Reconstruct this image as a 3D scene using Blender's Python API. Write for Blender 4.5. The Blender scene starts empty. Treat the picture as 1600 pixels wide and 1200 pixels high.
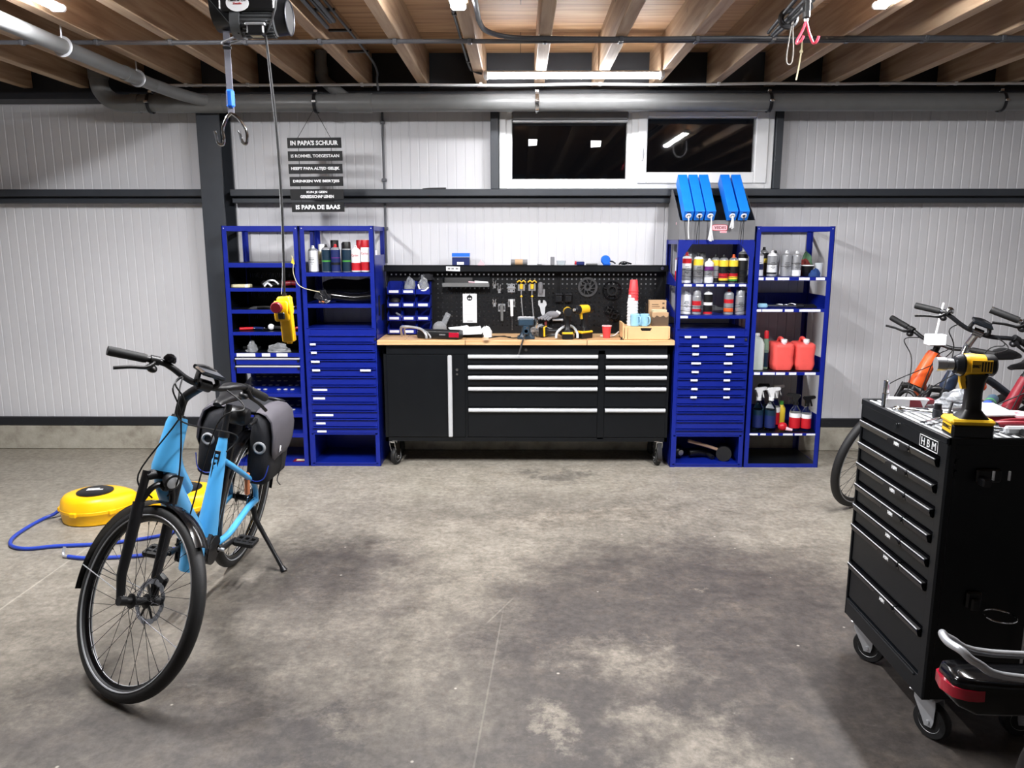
import bpy, math, random
from math import pi, sin, cos, radians, sqrt, atan2
from mathutils import Vector, Matrix, noise

S = bpy.context.scene
COL = S.collection
rnd = random.Random(7)

# ---------------------------------------------------------------- camera, world, exposure
cam_d = bpy.data.cameras.new('camera')
cam = bpy.data.objects.new('camera', cam_d)
COL.objects.link(cam)
cam_d.sensor_fit = 'HORIZONTAL'
cam_d.sensor_width = 36.0
cam_d.lens = 36.0 * 1202.0 / 1600.0
cam_d.clip_start = 0.05
cam.location = (0, 0, 1.70)
cam.rotation_euler = (radians(90 - 10.5), 0, radians(0.6))
S.camera = cam

W = bpy.data.worlds.new('night')
S.world = W
W.use_nodes = True
W.node_tree.nodes['Background'].inputs[0].default_value = (0.0016, 0.002, 0.003, 1)
W.node_tree.nodes['Background'].inputs[1].default_value = 1.0

S.view_settings.view_transform = 'Standard'
S.view_settings.look = 'None'
S.view_settings.gamma = 1.0
S.view_settings.use_curve_mapping = False
S.view_settings.exposure = 0.0
S.cycles.use_denoising = True
S.cycles.max_bounces = 8
S.cycles.diffuse_bounces = 4
S.cycles.glossy_bounces = 4
S.cycles.transmission_bounces = 8
S.cycles.transparent_max_bounces = 8
S.cycles.sample_clamp_indirect = 6.0

LAMP_BACK = 105.0       # strip light over the workbench
LAMP_ROW = 560.0        # strip lights under the joists

# ---------------------------------------------------------------- materials
def lin(c):
    c = c / 255.0
    return c / 12.92 if c <= 0.04045 else ((c + 0.055) / 1.055) ** 2.4

def rgb(r, g, b):
    return (lin(r), lin(g), lin(b), 1)

MATS = {}
def mat(name, col, rough=0.5, metal=0.0, var=0.06, scale=14.0, bump=0.0, bscale=90.0, trans=0.0, coat=0.0,
        emit=None, estr=0.0, spec=0.5, alpha=1.0, ior=1.45):
    """principled material with a little procedural variation of colour, gloss and relief"""
    if name in MATS:
        return MATS[name]
    m = bpy.data.materials.new(name)
    m.use_nodes = True
    nt = m.node_tree
    p = nt.nodes['Principled BSDF']
    c = rgb(*col)
    p.inputs['Metallic'].default_value = metal
    p.inputs['Transmission Weight'].default_value = trans
    p.inputs['Coat Weight'].default_value = coat
    p.inputs['Specular IOR Level'].default_value = spec
    p.inputs['IOR'].default_value = ior
    p.inputs['Alpha'].default_value = alpha
    tc = nt.nodes.new('ShaderNodeTexCoord')
    n = nt.nodes.new('ShaderNodeTexNoise')
    n.inputs['Scale'].default_value = scale
    n.inputs['Detail'].default_value = 4
    nt.links.new(tc.outputs['Object'], n.inputs['Vector'])
    r = nt.nodes.new('ShaderNodeValToRGB')
    r.color_ramp.elements[0].position = 0.3
    r.color_ramp.elements[1].position = 0.7
    r.color_ramp.elements[0].color = [max(0, x * (1 - var)) for x in c[:3]] + [1]
    r.color_ramp.elements[1].color = [min(1, x * (1 + var)) for x in c[:3]] + [1]
    nt.links.new(n.outputs['Fac'], r.inputs['Fac'])
    nt.links.new(r.outputs['Color'], p.inputs['Base Color'])
    mr = nt.nodes.new('ShaderNodeMapRange')
    mr.inputs['To Min'].default_value = max(0.0, rough - 0.05)
    mr.inputs['To Max'].default_value = min(1.0, rough + 0.05)
    nt.links.new(n.outputs['Fac'], mr.inputs['Value'])
    nt.links.new(mr.outputs['Result'], p.inputs['Roughness'])
    if bump:
        n2 = nt.nodes.new('ShaderNodeTexNoise')
        n2.inputs['Scale'].default_value = bscale
        n2.inputs['Detail'].default_value = 3
        nt.links.new(tc.outputs['Object'], n2.inputs['Vector'])
        b = nt.nodes.new('ShaderNodeBump')
        b.inputs['Strength'].default_value = bump
        b.inputs['Distance'].default_value = 0.003
        nt.links.new(n2.outputs['Fac'], b.inputs['Height'])
        nt.links.new(b.outputs['Normal'], p.inputs['Normal'])
    if emit:
        p.inputs['Emission Color'].default_value = rgb(*emit)
        p.inputs['Emission Strength'].default_value = estr
    MATS[name] = m
    return m

mat('blue_steel', (14, 33, 132), 0.32, 0.0, var=0.05, spec=0.5)
mat('black_steel', (11, 14, 18), 0.36, spec=0.4)
mat('black_board', (11, 12, 15), 0.5, spec=0.3)
mat('dark_grey_paint', (52, 56, 62), 0.42, bump=0.05)
mat('black_beam', (36, 38, 43), 0.5)
mat('grey_pvc', (106, 107, 107), 0.33)
mat('grey_conduit', (86, 87, 92), 0.4)
mat('white_conduit', (228, 228, 230), 0.4)
mat('dark_conduit', (60, 62, 66), 0.4)
mat('galv', (188, 190, 194), 0.3, 0.55)
mat('chrome', (215, 217, 220), 0.12, 1.0, var=0.02)
mat('alu', (205, 207, 210), 0.35, 0.25, var=0.02)
mat('steel_tool', (160, 163, 168), 0.26, 1.0)
mat('dark_metal', (52, 53, 57), 0.34, 0.8)
mat('sprocket_grey', (92, 92, 94), 0.3, 0.6)
mat('motor_grey', (92, 94, 96), 0.32, 0.5)
mat('black_plastic', (17, 17, 19), 0.4)
mat('black_gloss', (9, 9, 11), 0.14)
mat('black_rubber', (20, 20, 21), 0.62, bump=0.15, bscale=240)
mat('tyre', (26, 26, 27), 0.6, bump=0.25, bscale=160)
mat('reflex', (150, 152, 155), 0.4)
mat('black_fabric', (22, 23, 28), 0.82, bump=0.4, bscale=400)
mat('grey_fabric', (78, 75, 81), 0.72, bump=0.4, bscale=400)
mat('white', (236, 237, 239), 0.45)
mat('upvc', (238, 239, 240), 0.3, var=0.01)
mat('paper', (232, 233, 235), 0.7)
mat('label_white', (228, 230, 236), 0.5)
mat('yellow', (246, 186, 12), 0.36)
mat('drill_yellow', (238, 190, 40), 0.4)
mat('red', (190, 28, 40), 0.4)
mat('dark_red', (120, 20, 34), 0.42)
mat('jug_red', (238, 92, 86), 0.4)
mat('cup_red', (222, 70, 74), 0.45)
mat('tail_red', (170, 24, 48), 0.15, coat=0.5)
mat('box_blue', (20, 128, 240), 0.45)
mat('navy', (28, 40, 92), 0.35)
mat('teal_dark', (18, 44, 62), 0.35)
mat('mug_blue', (150, 196, 220), 0.25)
mat('hose_blue', (40, 66, 168), 0.4)
mat('bike_blue', (78, 164, 220), 0.3, coat=0.3, var=0.03)
mat('bike_orange', (226, 92, 40), 0.32, coat=0.3)
mat('bike_navy', (30, 40, 58), 0.35)
mat('copper', (196, 120, 78), 0.4)
mat('silver_can', (186, 188, 192), 0.3, 0.6)
mat('purple', (110, 40, 120), 0.4)
mat('orange', (232, 96, 40), 0.4)
mat('green', (70, 150, 60), 0.4)
mat('rainbow_yellow', (236, 206, 60), 0.4)
mat('grey_box', (112, 112, 114), 0.5)
mat('cardboard', (186, 152, 116), 0.75)
mat('cardboard_dark', (90, 72, 56), 0.75)
mat('light_wood', (226, 184, 134), 0.5, var=0.1, scale=6)
mat('handle_wood', (170, 140, 118), 0.55)
mat('pink', (232, 190, 198), 0.5)
mat('hook_pink', (236, 92, 112), 0.35)
mat('grey_glove', (120, 120, 124), 0.85, bump=0.3)
mat('vise_blue', (38, 58, 74), 0.4)
mat('clear', (235, 240, 242), 0.08, trans=1.0, var=0.0, ior=1.2)
mat('clear_green', (190, 225, 195), 0.25, trans=0.75, var=0.02, ior=1.1)
mat('jug_white', (222, 230, 226), 0.3, trans=0.35, var=0.02, ior=1.1)
mat('bag_dark', (40, 40, 43), 0.18, bump=0.9, bscale=50)
mat('cord_grey', (84, 80, 74), 0.6)
mat('fluid_green', (110, 190, 90), 0.3)
mat('bag_clear', (215, 218, 222), 0.14, trans=0.72, bump=0.8, bscale=60, ior=1.2)
mat('screen', (20, 24, 28), 0.1, coat=0.5)
mat('strap_grey', (112, 112, 122), 0.75, bump=0.3, bscale=500)
mat('clip_blue', (28, 104, 216), 0.4)
mat('led', (255, 255, 255), 0.4, emit=(250, 250, 252), estr=LAMP_BACK, var=0)
mat('led_row', (255, 255, 255), 0.4, emit=(250, 250, 252), estr=LAMP_ROW, var=0)
mat('lens', (200, 205, 210), 0.08, coat=1.0)
mat('red_cloth', (120, 50, 46), 0.9)
mat('green_cloth', (86, 120, 92), 0.9)
mat('blue_cloth', (36, 66, 120), 0.9)
mat('cream', (214, 206, 170), 0.5)

# ---------------------------------------------------------------- mesh builder
class B:
    """collects shapes (boxes, tubes, lathes, prisms, lofts, lettering) and links them as ONE mesh object"""
    def __init__(s, m='white'):
        s.v = []; s.f = []; s.mi = []; s.ms = []; s.T = Matrix(); s.use(m)
    def use(s, m):
        if m not in s.ms:
            s.ms.append(m)
        s.cur = s.ms.index(m)
        return s
    def at(s, loc=(0, 0, 0), rot=(0, 0, 0), sc=1.0):
        from mathutils import Euler
        s.T = Matrix.Translation(loc) @ Euler(rot).to_matrix().to_4x4() @ Matrix.Scale(sc, 4)
        return s
    def add(s, vs, fs):
        o = len(s.v)
        s.v += [s.T @ Vector(p) for p in vs]
        s.f += [[o + i for i in f] for f in fs]
        s.mi += [s.cur] * len(fs)
        return s
    def box(s, x0, x1, y0, y1, z0, z1, bev=0.0):
        if x0 > x1: x0, x1 = x1, x0
        if y0 > y1: y0, y1 = y1, y0
        if z0 > z1: z0, z1 = z1, z0
        b = min(bev, (x1 - x0) * .45, (y1 - y0) * .45, (z1 - z0) * .45)
        if b <= 0:
            vs = [(x, y, z) for x in (x0, x1) for y in (y0, y1) for z in (z0, z1)]
            fs = [(0, 1, 3, 2), (4, 6, 7, 5), (0, 4, 5, 1), (2, 3, 7, 6), (0, 2, 6, 4), (1, 5, 7, 3)]
            return s.add(vs, fs)
        lo = (x0, y0, z0); hi = (x1, y1, z1); vs = []; idx = {}
        for i in (0, 1):
            for j in (0, 1):
                for k in (0, 1):
                    c = (i, j, k)
                    for a in range(3):
                        p = []
                        for d in range(3):
                            base = hi[d] if c[d] else lo[d]
                            if d != a: base += -b if c[d] else b
                            p.append(base)
                        idx[(c, a)] = len(vs); vs.append(tuple(p))
        fs = []
        for a in range(3):
            u, w = (a + 1) % 3, (a + 2) % 3
            for sgn in (0, 1):
                q = []
                for (p, r) in ((0, 0), (1, 0), (1, 1), (0, 1)):
                    c = [0, 0, 0]; c[a] = sgn; c[u] = p; c[w] = r
                    q.append(idx[(tuple(c), a)])
                fs.append(q if sgn else q[::-1])
        for a in range(3):
            u, w = (a + 1) % 3, (a + 2) % 3
            for p in (0, 1):
                for r in (0, 1):
                    c0 = [0, 0, 0]; c1 = [0, 0, 0]
                    c0[u] = c1[u] = p; c0[w] = c1[w] = r; c1[a] = 1
                    q = [idx[(tuple(c0), u)], idx[(tuple(c1), u)], idx[(tuple(c1), w)], idx[(tuple(c0), w)]]
                    fs.append(q if p != r else q[::-1])
        for c in [(i, j, k) for i in (0, 1) for j in (0, 1) for k in (0, 1)]:
            q = [idx[(c, 0)], idx[(c, 1)], idx[(c, 2)]]
            fs.append(q if sum(c) % 2 else q[::-1])
        return s.add(vs, fs)
    def ring(s, c, n_, u, r, n, r2=None):
        w = n_.cross(u); r2 = r if r2 is None else r2
        return [c + u * (r * cos(2 * pi * i / n)) + w * (r2 * sin(2 * pi * i / n)) for i in range(n)]
    def loft(s, rings, closed=False, caps=True):
        n = len(rings[0]); vs = [p for r in rings for p in r]; fs = []
        m = len(rings)
        for i in range(m if closed else m - 1):
            a = i * n; b = ((i + 1) % m) * n
            for j in range(n):
                k = (j + 1) % n
                fs.append((a + j, a + k, b + k, b + j))
        if caps and not closed:
            fs.append(list(range(n))[::-1]); fs.append([(m - 1) * n + j for j in range(n)])
        return s.add(vs, fs)
    def tube(s, pts, r, n=8, closed=False, caps=True, flat=None):
        P = [Vector(p) for p in pts]; m = len(P)
        R = list(r) if isinstance(r, (list, tuple)) else [r] * m
        tg = []
        for i in range(m):
            a = P[(i - 1) % m] if (closed or i > 0) else P[i]
            b = P[(i + 1) % m] if (closed or i < m - 1) else P[i]
            t = (b - a)
            tg.append(t.normalized() if t.length > 1e-9 else Vector((0, 0, 1)))
        up = Vector((0, 0, 1)) if abs(tg[0].z) < .9 else Vector((1, 0, 0))
        u = (up - tg[0] * up.dot(tg[0])).normalized(); rings = []
        for i in range(m):
            u = (u - tg[i] * u.dot(tg[i]))
            u = u.normalized() if u.length > 1e-6 else Vector((1, 0, 0))
            rings.append(s.ring(P[i], tg[i], u, R[i], n, R[i] * flat if flat else None))
        return s.loft(rings, closed, caps)
    def path(s, pts, r, n=8, res=6, closed=False, flat=None):
        """smooth (Catmull-Rom) tube through points"""
        return s.tube(spline(pts, res, closed), r, n, closed, flat=flat)
    def cyl(s, p0, p1, r0, r1=None, n=20, caps=True):
        return s.tube([p0, p1], [r0, r0 if r1 is None else r1], n, caps=caps)
    def lathe(s, prof, n=24, axis='z', c=(0, 0, 0), closed=False):
        """profile of (radius, height) turned about an axis through c"""
        rings = []
        for (r, h) in prof:
            r = max(r, 1e-5); ring = []
            for i in range(n):
                a = 2 * pi * i / n; x, y = r * cos(a), r * sin(a)
                if axis == 'z': p = (x, y, h)
                elif axis == 'y': p = (x, h, -y)
                else: p = (h, x, y)
                ring.append((p[0] + c[0], p[1] + c[1], p[2] + c[2]))
            rings.append(ring)
        return s.loft(rings, closed)
    def torus(s, c, axis, R, r, n=32, m=8, r2=None):
        pts = []
        for i in range(n):
            a = 2 * pi * i / n
            o = {'x': (0, cos(a), sin(a)), 'y': (cos(a), 0, sin(a)), 'z': (cos(a), sin(a), 0)}[axis]
            pts.append((c[0] + o[0] * R, c[1] + o[1] * R, c[2] + o[2] * R))
        return s.tube(pts, r, m, closed=True)
    def ball(s, c, r, n=16, m=10):
        rx, ry, rz = r if isinstance(r, (tuple, list)) else (r, r, r); rings = []
        for j in range(1, m):
            t = -pi / 2 + pi * j / m
            rings.append([(c[0] + rx * cos(t) * cos(2 * pi * i / n), c[1] + ry * cos(t) * sin(2 * pi * i / n), c[2] + rz * sin(t)) for i in range(n)])
        return s.loft(rings)
    def prism(s, poly, axis, d0, d1):
        """2-D outline extruded along an axis; outline coordinates are the other two axes in order"""
        def p3(a, b, d):
            return {'x': (d, a, b), 'y': (a, d, b), 'z': (a, b, d)}[axis]
        n = len(poly)
        vs = [p3(a, b, d0) for a, b in poly] + [p3(a, b, d1) for a, b in poly]
        fs = [(i, (i + 1) % n, n + (i + 1) % n, n + i) for i in range(n)]
        fs += [list(range(n))[::-1], list(range(n, 2 * n))]
        return s.add(vs, fs)
    def text(s, txt, h, M, depth=0.0008, width=None, bold=0.0, shear=0.0):
        """lettering, centred, lying in the XY plane of matrix M, letter height h"""
        cu = bpy.data.curves.new('t', 'FONT'); cu.body = txt; cu.align_x = 'CENTER'; cu.align_y = 'CENTER'
        cu.extrude = depth; cu.size = 1.0; cu.offset = bold; cu.resolution_u = 2; cu.shear = shear
        ob = bpy.data.objects.new('t', cu); COL.objects.link(ob)
        dg = bpy.context.evaluated_depsgraph_get()
        me = bpy.data.meshes.new_from_object(ob.evaluated_get(dg))
        xs = [v.co.x for v in me.vertices]; ys = [v.co.y for v in me.vertices]
        if xs:
            cx = (min(xs) + max(xs)) / 2; cy = (min(ys) + max(ys)) / 2
            ky = h / (max(ys) - min(ys)); kx = ky if width is None else width / (max(xs) - min(xs))
            s.add([M @ Vector(((v.co.x - cx) * kx, (v.co.y - cy) * ky, v.co.z)) for v in me.vertices],
                  [list(p.vertices) for p in me.polygons])
        bpy.data.objects.remove(ob); bpy.data.meshes.remove(me); bpy.data.curves.remove(cu)
        return s
    def obj(s, name, parent=None, smooth=35.0, world=True, fix=True):
        me = bpy.data.meshes.new(name)
        vs = s.v
        if parent is not None and world:
            inv = WM(parent).inverted()
            vs = [inv @ p for p in vs]
        me.from_pydata([tuple(p) for p in vs], [], s.f)
        for m in s.ms:
            me.materials.append(MATS[m])
        me.polygons.foreach_set('material_index', s.mi)
        me.polygons.foreach_set('use_smooth', [True] * len(s.f))
        if fix:
            import bmesh
            bm = bmesh.new(); bm.from_mesh(me); bmesh.ops.recalc_face_normals(bm, faces=bm.faces); bm.to_mesh(me); bm.free()
        me.update()
        me.set_sharp_from_angle(angle=radians(smooth))
        o = bpy.data.objects.new(name, me); COL.objects.link(o)
        if parent is not None:
            o.parent = parent
        return o

def spline(pts, res=6, closed=False):
    P = [Vector(p) for p in pts]; n = len(P); out = []
    for i in range(n if closed else n - 1):
        if closed:
            a, b, c, d = P[(i - 1) % n], P[i], P[(i + 1) % n], P[(i + 2) % n]
        else:
            a, b, c, d = P[max(i - 1, 0)], P[i], P[i + 1], P[min(i + 2, n - 1)]
        for k in range(res):
            t = k / res
            out.append(0.5 * ((2 * b) + (c - a) * t + (2 * a - 5 * b + 4 * c - d) * t * t + (3 * b - a - 3 * c + d) * t ** 3))
    if not closed:
        out.append(P[-1])
    return out

def WM(o):
    """world matrix from the object's own location and rotation (parents included)"""
    m = Matrix.Translation(o.location) @ o.rotation_euler.to_matrix().to_4x4()
    return WM(o.parent) @ m if o.parent else m

def tag(o, label, cat, group=None, kind=None):
    o['label'] = label; o['category'] = cat
    if group: o['group'] = group
    if kind: o['kind'] = kind
    return o

def thing(name, label, cat, loc=(0, 0, 0), rot=(0, 0, 0), group=None):
    o = bpy.data.objects.new(name, None); COL.objects.link(o)
    o.empty_display_size = 0.05
    o.location = loc; o.rotation_euler = rot
    return tag(o, label, cat, group)

def struct(b, name, smooth=35.0):
    o = b.obj(name, smooth=smooth); o['kind'] = 'structure'
    return o

def sub(name, parent, loc=(0, 0, 0), rot=(0, 0, 0)):
    o = bpy.data.objects.new(name, None); COL.objects.link(o)
    o.location = loc; o.rotation_euler = rot; o.parent = parent
    return o

def dup(root, loc, label, rot=None, parent=None):
    r = root.copy(); COL.objects.link(r)
    r.location = loc
    if rot is not None: r.rotation_euler = rot
    if label: r['label'] = label
    if parent is not None: r.parent = parent
    def kids(src, dst):
        for ch in src.children:
            c = ch.copy(); COL.objects.link(c); c.parent = dst
            kids(ch, c)
    kids(root, r)
    return r

RX = Matrix.Rotation(pi / 2, 4, 'X')          # lettering stood upright, facing -Y
def face_y(x, y, z, roll=0.0, tilt=0.0):
    return Matrix.Translation((x, y, z)) @ Matrix.Rotation(roll, 4, 'Y') @ Matrix.Rotation(tilt, 4, 'X') @ RX
def face_mx(x, y, z):
    """lettering stood upright, facing -X"""
    return Matrix.Translation((x, y, z)) @ Matrix.Rotation(-pi / 2, 4, 'Z') @ RX

# ================================================================ THE SETTING
def nodes(name):
    m = bpy.data.materials.new(name); m.use_nodes = True
    MATS[name] = m
    nt = m.node_tree
    def N(t, **kw):
        n = nt.nodes.new('ShaderNode' + t)
        for k, v in kw.items():
            if k.startswith('i_'):
                n.inputs[k[2:].replace('_', ' ')].default_value = v
            else:
                setattr(n, k, v)
        return n
    return m, nt, N, nt.links.new, nt.nodes['Principled BSDF']

def ramp(N, stops):
    r = N('ValToRGB'); e = r.color_ramp.elements
    while len(e) < len(stops): e.new(0.5)
    for i, (p, c) in enumerate(stops):
        e[i].position = p; e[i].color = c if len(c) == 4 else rgb(*c)
    return r

def mk_floor():
    m, nt, N, L, P = nodes('concrete_floor')
    tc = N('TexCoord'); obj = tc.outputs['Object']
    n1 = N('TexNoise'); n1.inputs['Scale'].default_value = 0.9; n1.inputs['Detail'].default_value = 9; n1.inputs['Roughness'].default_value = .62
    n2 = N('TexNoise'); n2.inputs['Scale'].default_value = 5.5; n2.inputs['Detail'].default_value = 10; n2.inputs['Roughness'].default_value = .78
    n3 = N('TexNoise'); n3.inputs['Scale'].default_value = 26; n3.inputs['Detail'].default_value = 9; n3.inputs['Roughness'].default_value = .75
    for n in (n1, n2, n3): L(obj, n.inputs['Vector'])
    base = ramp(N, [(0.30, (132, 126, 114)), (0.52, (158, 152, 140)), (0.72, (173, 167, 156))])
    L(n2.outputs['Fac'], base.inputs['Fac'])
    worn = ramp(N, [(0.28, (52, 48, 47)), (0.50, (71, 66, 63)), (0.62, (86, 79, 73)), (0.78, (116, 106, 95))])
    L(n2.outputs['Fac'], worn.inputs['Fac'])
    # warped position, so that every stain has a ragged edge
    sep = N('SeparateXYZ'); 
    wv = N('TexNoise'); wv.inputs['Scale'].default_value = 2.2; wv.inputs['Detail'].default_value = 7; wv.inputs['Roughness'].default_value = .74
    L(obj, wv.inputs['Vector'])
    vm = N('VectorMath', operation='SUBTRACT'); vm.inputs[1].default_value = (.5, .5, .5); L(wv.outputs['Color'], vm.inputs[0])
    vs = N('VectorMath', operation='SCALE'); vs.inputs['Scale'].default_value = 1.25; L(vm.outputs[0], vs.inputs[0])
    va = N('VectorMath', operation='ADD'); L(obj, va.inputs[0]); L(vs.outputs[0], va.inputs[1])
    def blob(cx, cy, rx, ry, soft, rot=0.0):
        mp = N('Mapping', vector_type='TEXTURE')
        mp.inputs['Location'].default_value = (cx, cy, 0); mp.inputs['Rotation'].default_value = (0, 0, rot); mp.inputs['Scale'].default_value = (rx, ry, 1e6)
        L(va.outputs[0], mp.inputs['Vector'])
        ln = N('VectorMath', operation='LENGTH'); L(mp.outputs[0], ln.inputs[0])
        r = N('MapRange'); r.inputs['From Min'].default_value = 1 + soft; r.inputs['From Max'].default_value = 1 - soft
        L(ln.outputs['Value'], r.inputs['Value'])
        return r.outputs['Result']
    def mx(a, b, fac):
        x = N('Mix', data_type='RGBA'); L(a, x.inputs[6]); L(b, x.inputs[7])
        if isinstance(fac, float): x.inputs[0].default_value = fac
        else: L(fac, x.inputs[0])
        return x.outputs[2]
    def mul(a, k):
        q = N('Math', operation='MULTIPLY'); L(a, q.inputs[0])
        if isinstance(k, float): q.inputs[1].default_value = k
        else: L(k, q.inputs[1])
        return q.outputs[0]
    def col(c):
        q = N('RGB'); q.outputs[0].default_value = rgb(*c); return q.outputs[0]
    c = base.outputs['Color']
    used = ramp(N, [(0.28, (82, 77, 71)), (0.5, (108, 102, 93)), (0.74, (136, 129, 118))]); L(n2.outputs['Fac'], used.inputs['Fac'])
    c = mx(c, used.outputs['Color'], mul(blob(.1, 1.3, 4.5, 3.1, .22), .85))
    for b_, k_ in (((.85, 2.80, 1.05, 1.45, .22), .95), ((.35, 2.2, .8, .7, .4), .6), ((-1.0, 3.75, .45, .40, .45), .75), ((-1.3, 2.35, .85, .36, .45), .85),
                   ((-1.15, 3.0, .6, .55, .6), .45), ((0.1, 4.75, 1.5, .34, .6), .42), ((-.35, 2.0, .8, .35, .5), .5), ((2.2, 2.2, 1.2, 1.6, .4), .85), ((0, .6, 9, 1.3, .3), .6)):
        c = mx(c, worn.outputs['Color'], mul(blob(*b_), k_))
    c = mx(c, col((58, 55, 55)), mul(blob(-0.72, 2.44, .17, .11, .25), 0.6))
    c = mx(c, col((62, 60, 60)), mul(blob(0.28, 5.45, .22, .14, .4), 0.5))
    c = mx(c, col((70, 66, 64)), mul(blob(.28, 3.25, .25, .22, .6), 0.4))
    pale = ramp(N, [(0.4, (104, 97, 88)), (0.62, (160, 152, 139))]); L(n2.outputs['Fac'], pale.inputs['Fac'])
    for b_ in ((0.64, 2.36, .22, .15, .5, .3), (0.42, 2.86, .17, .15, .7, 0), (0.08, 2.50, .12, .06, .5, -.5), (0.88, 3.62, .05, .04, .5, 0), (0.32, 2.08, .16, .10, .5, 0), (.35, 4.55, .7, .10, .7, .1)):
        c = mx(c, pale.outputs['Color'], mul(blob(*b_), 0.6))
    # fine grain and small flecks
    g = ramp(N, [(0.36, (188, 186, 184)), (0.62, (255, 255, 255))]); L(n3.outputs['Fac'], g.inputs['Fac'])
    x = N('Mix', data_type='RGBA', blend_type='MULTIPLY'); x.inputs[0].default_value = .8; L(c, x.inputs[6]); L(g.outputs['Color'], x.inputs[7]); c = x.outputs[2]
    vor = N('TexVoronoi'); vor.inputs['Scale'].default_value = 5.5; L(obj, vor.inputs['Vector'])
    fl = N('MapRange'); fl.inputs['From Min'].default_value = .045; fl.inputs['From Max'].default_value = .02; L(vor.outputs['Distance'], fl.inputs['Value'])
    c = mx(c, col((190, 184, 172)), mul(fl.outputs['Result'], 0.55))
    # long scratches
    sc = N('TexNoise'); sc.inputs['Scale'].default_value = 3.0; sc.inputs['Detail'].default_value = 12; sc.inputs['Roughness'].default_value = .85
    mp = N('Mapping'); mp.inputs['Rotation'].default_value = (0, 0, .6); mp.inputs['Scale'].default_value = (1, 9, 1); L(obj, mp.inputs['Vector']); L(mp.outputs[0], sc.inputs['Vector'])
    sr = ramp(N, [(0.60, (0, 0, 0)), (0.68, (255, 255, 255))]); L(sc.outputs['Fac'], sr.inputs['Fac'])
    c = mx(c, col((176, 170, 160)), mul(sr.outputs['Color'], 0.35))
    # pale straight lines: saw joints and chalk
    def line(x0, y0, x1, y1, w):
        d = Vector((x1 - x0, y1 - y0)); ln = d.length
        mp = N('Mapping', vector_type='TEXTURE'); mp.inputs['Location'].default_value = ((x0 + x1) / 2, (y0 + y1) / 2, 0)
        mp.inputs['Rotation'].default_value = (0, 0, atan2(d.y, d.x)); mp.inputs['Scale'].default_value = (ln / 2, w, 1e6)
        L(obj, mp.inputs['Vector'])
        ab = N('VectorMath', operation='ABSOLUTE'); L(mp.outputs[0], ab.inputs[0]); sp = N('SeparateXYZ'); L(ab.outputs[0], sp.inputs[0])
        q = N('Math', operation='MAXIMUM'); L(sp.outputs[0], q.inputs[0]); L(sp.outputs[1], q.inputs[1])
        r = N('MapRange'); r.inputs['From Min'].default_value = 1.0; r.inputs['From Max'].default_value = .7; L(q.outputs[0], r.inputs['Value'])
        return r.outputs['Result']
    for a in ((-2.44, 0.5, -2.44, 6.2, .006), (-0.2, 1.5, -0.07, 3.45, .004), (-0.16, 3.2, -0.02, 3.5, .005)):
        c = mx(c, col((205, 198, 184)), mul(line(*a), 0.22 if a[0] < -2 else .07))
    L(c, P.inputs['Base Color'])
    rr = N('MapRange'); rr.inputs['To Min'].default_value = .38; rr.inputs['To Max'].default_value = .68; L(n2.outputs['Fac'], rr.inputs['Value'])
    L(rr.outputs['Result'], P.inputs['Roughness'])
    P.inputs['Specular IOR Level'].default_value = .4
    bp = N('Bump'); bp.inputs['Strength'].default_value = .2; bp.inputs['Distance'].default_value = .004; L(n3.outputs['Fac'], bp.inputs['Height'])
    L(bp.outputs['Normal'], P.inputs['Normal'])
mk_floor()

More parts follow.
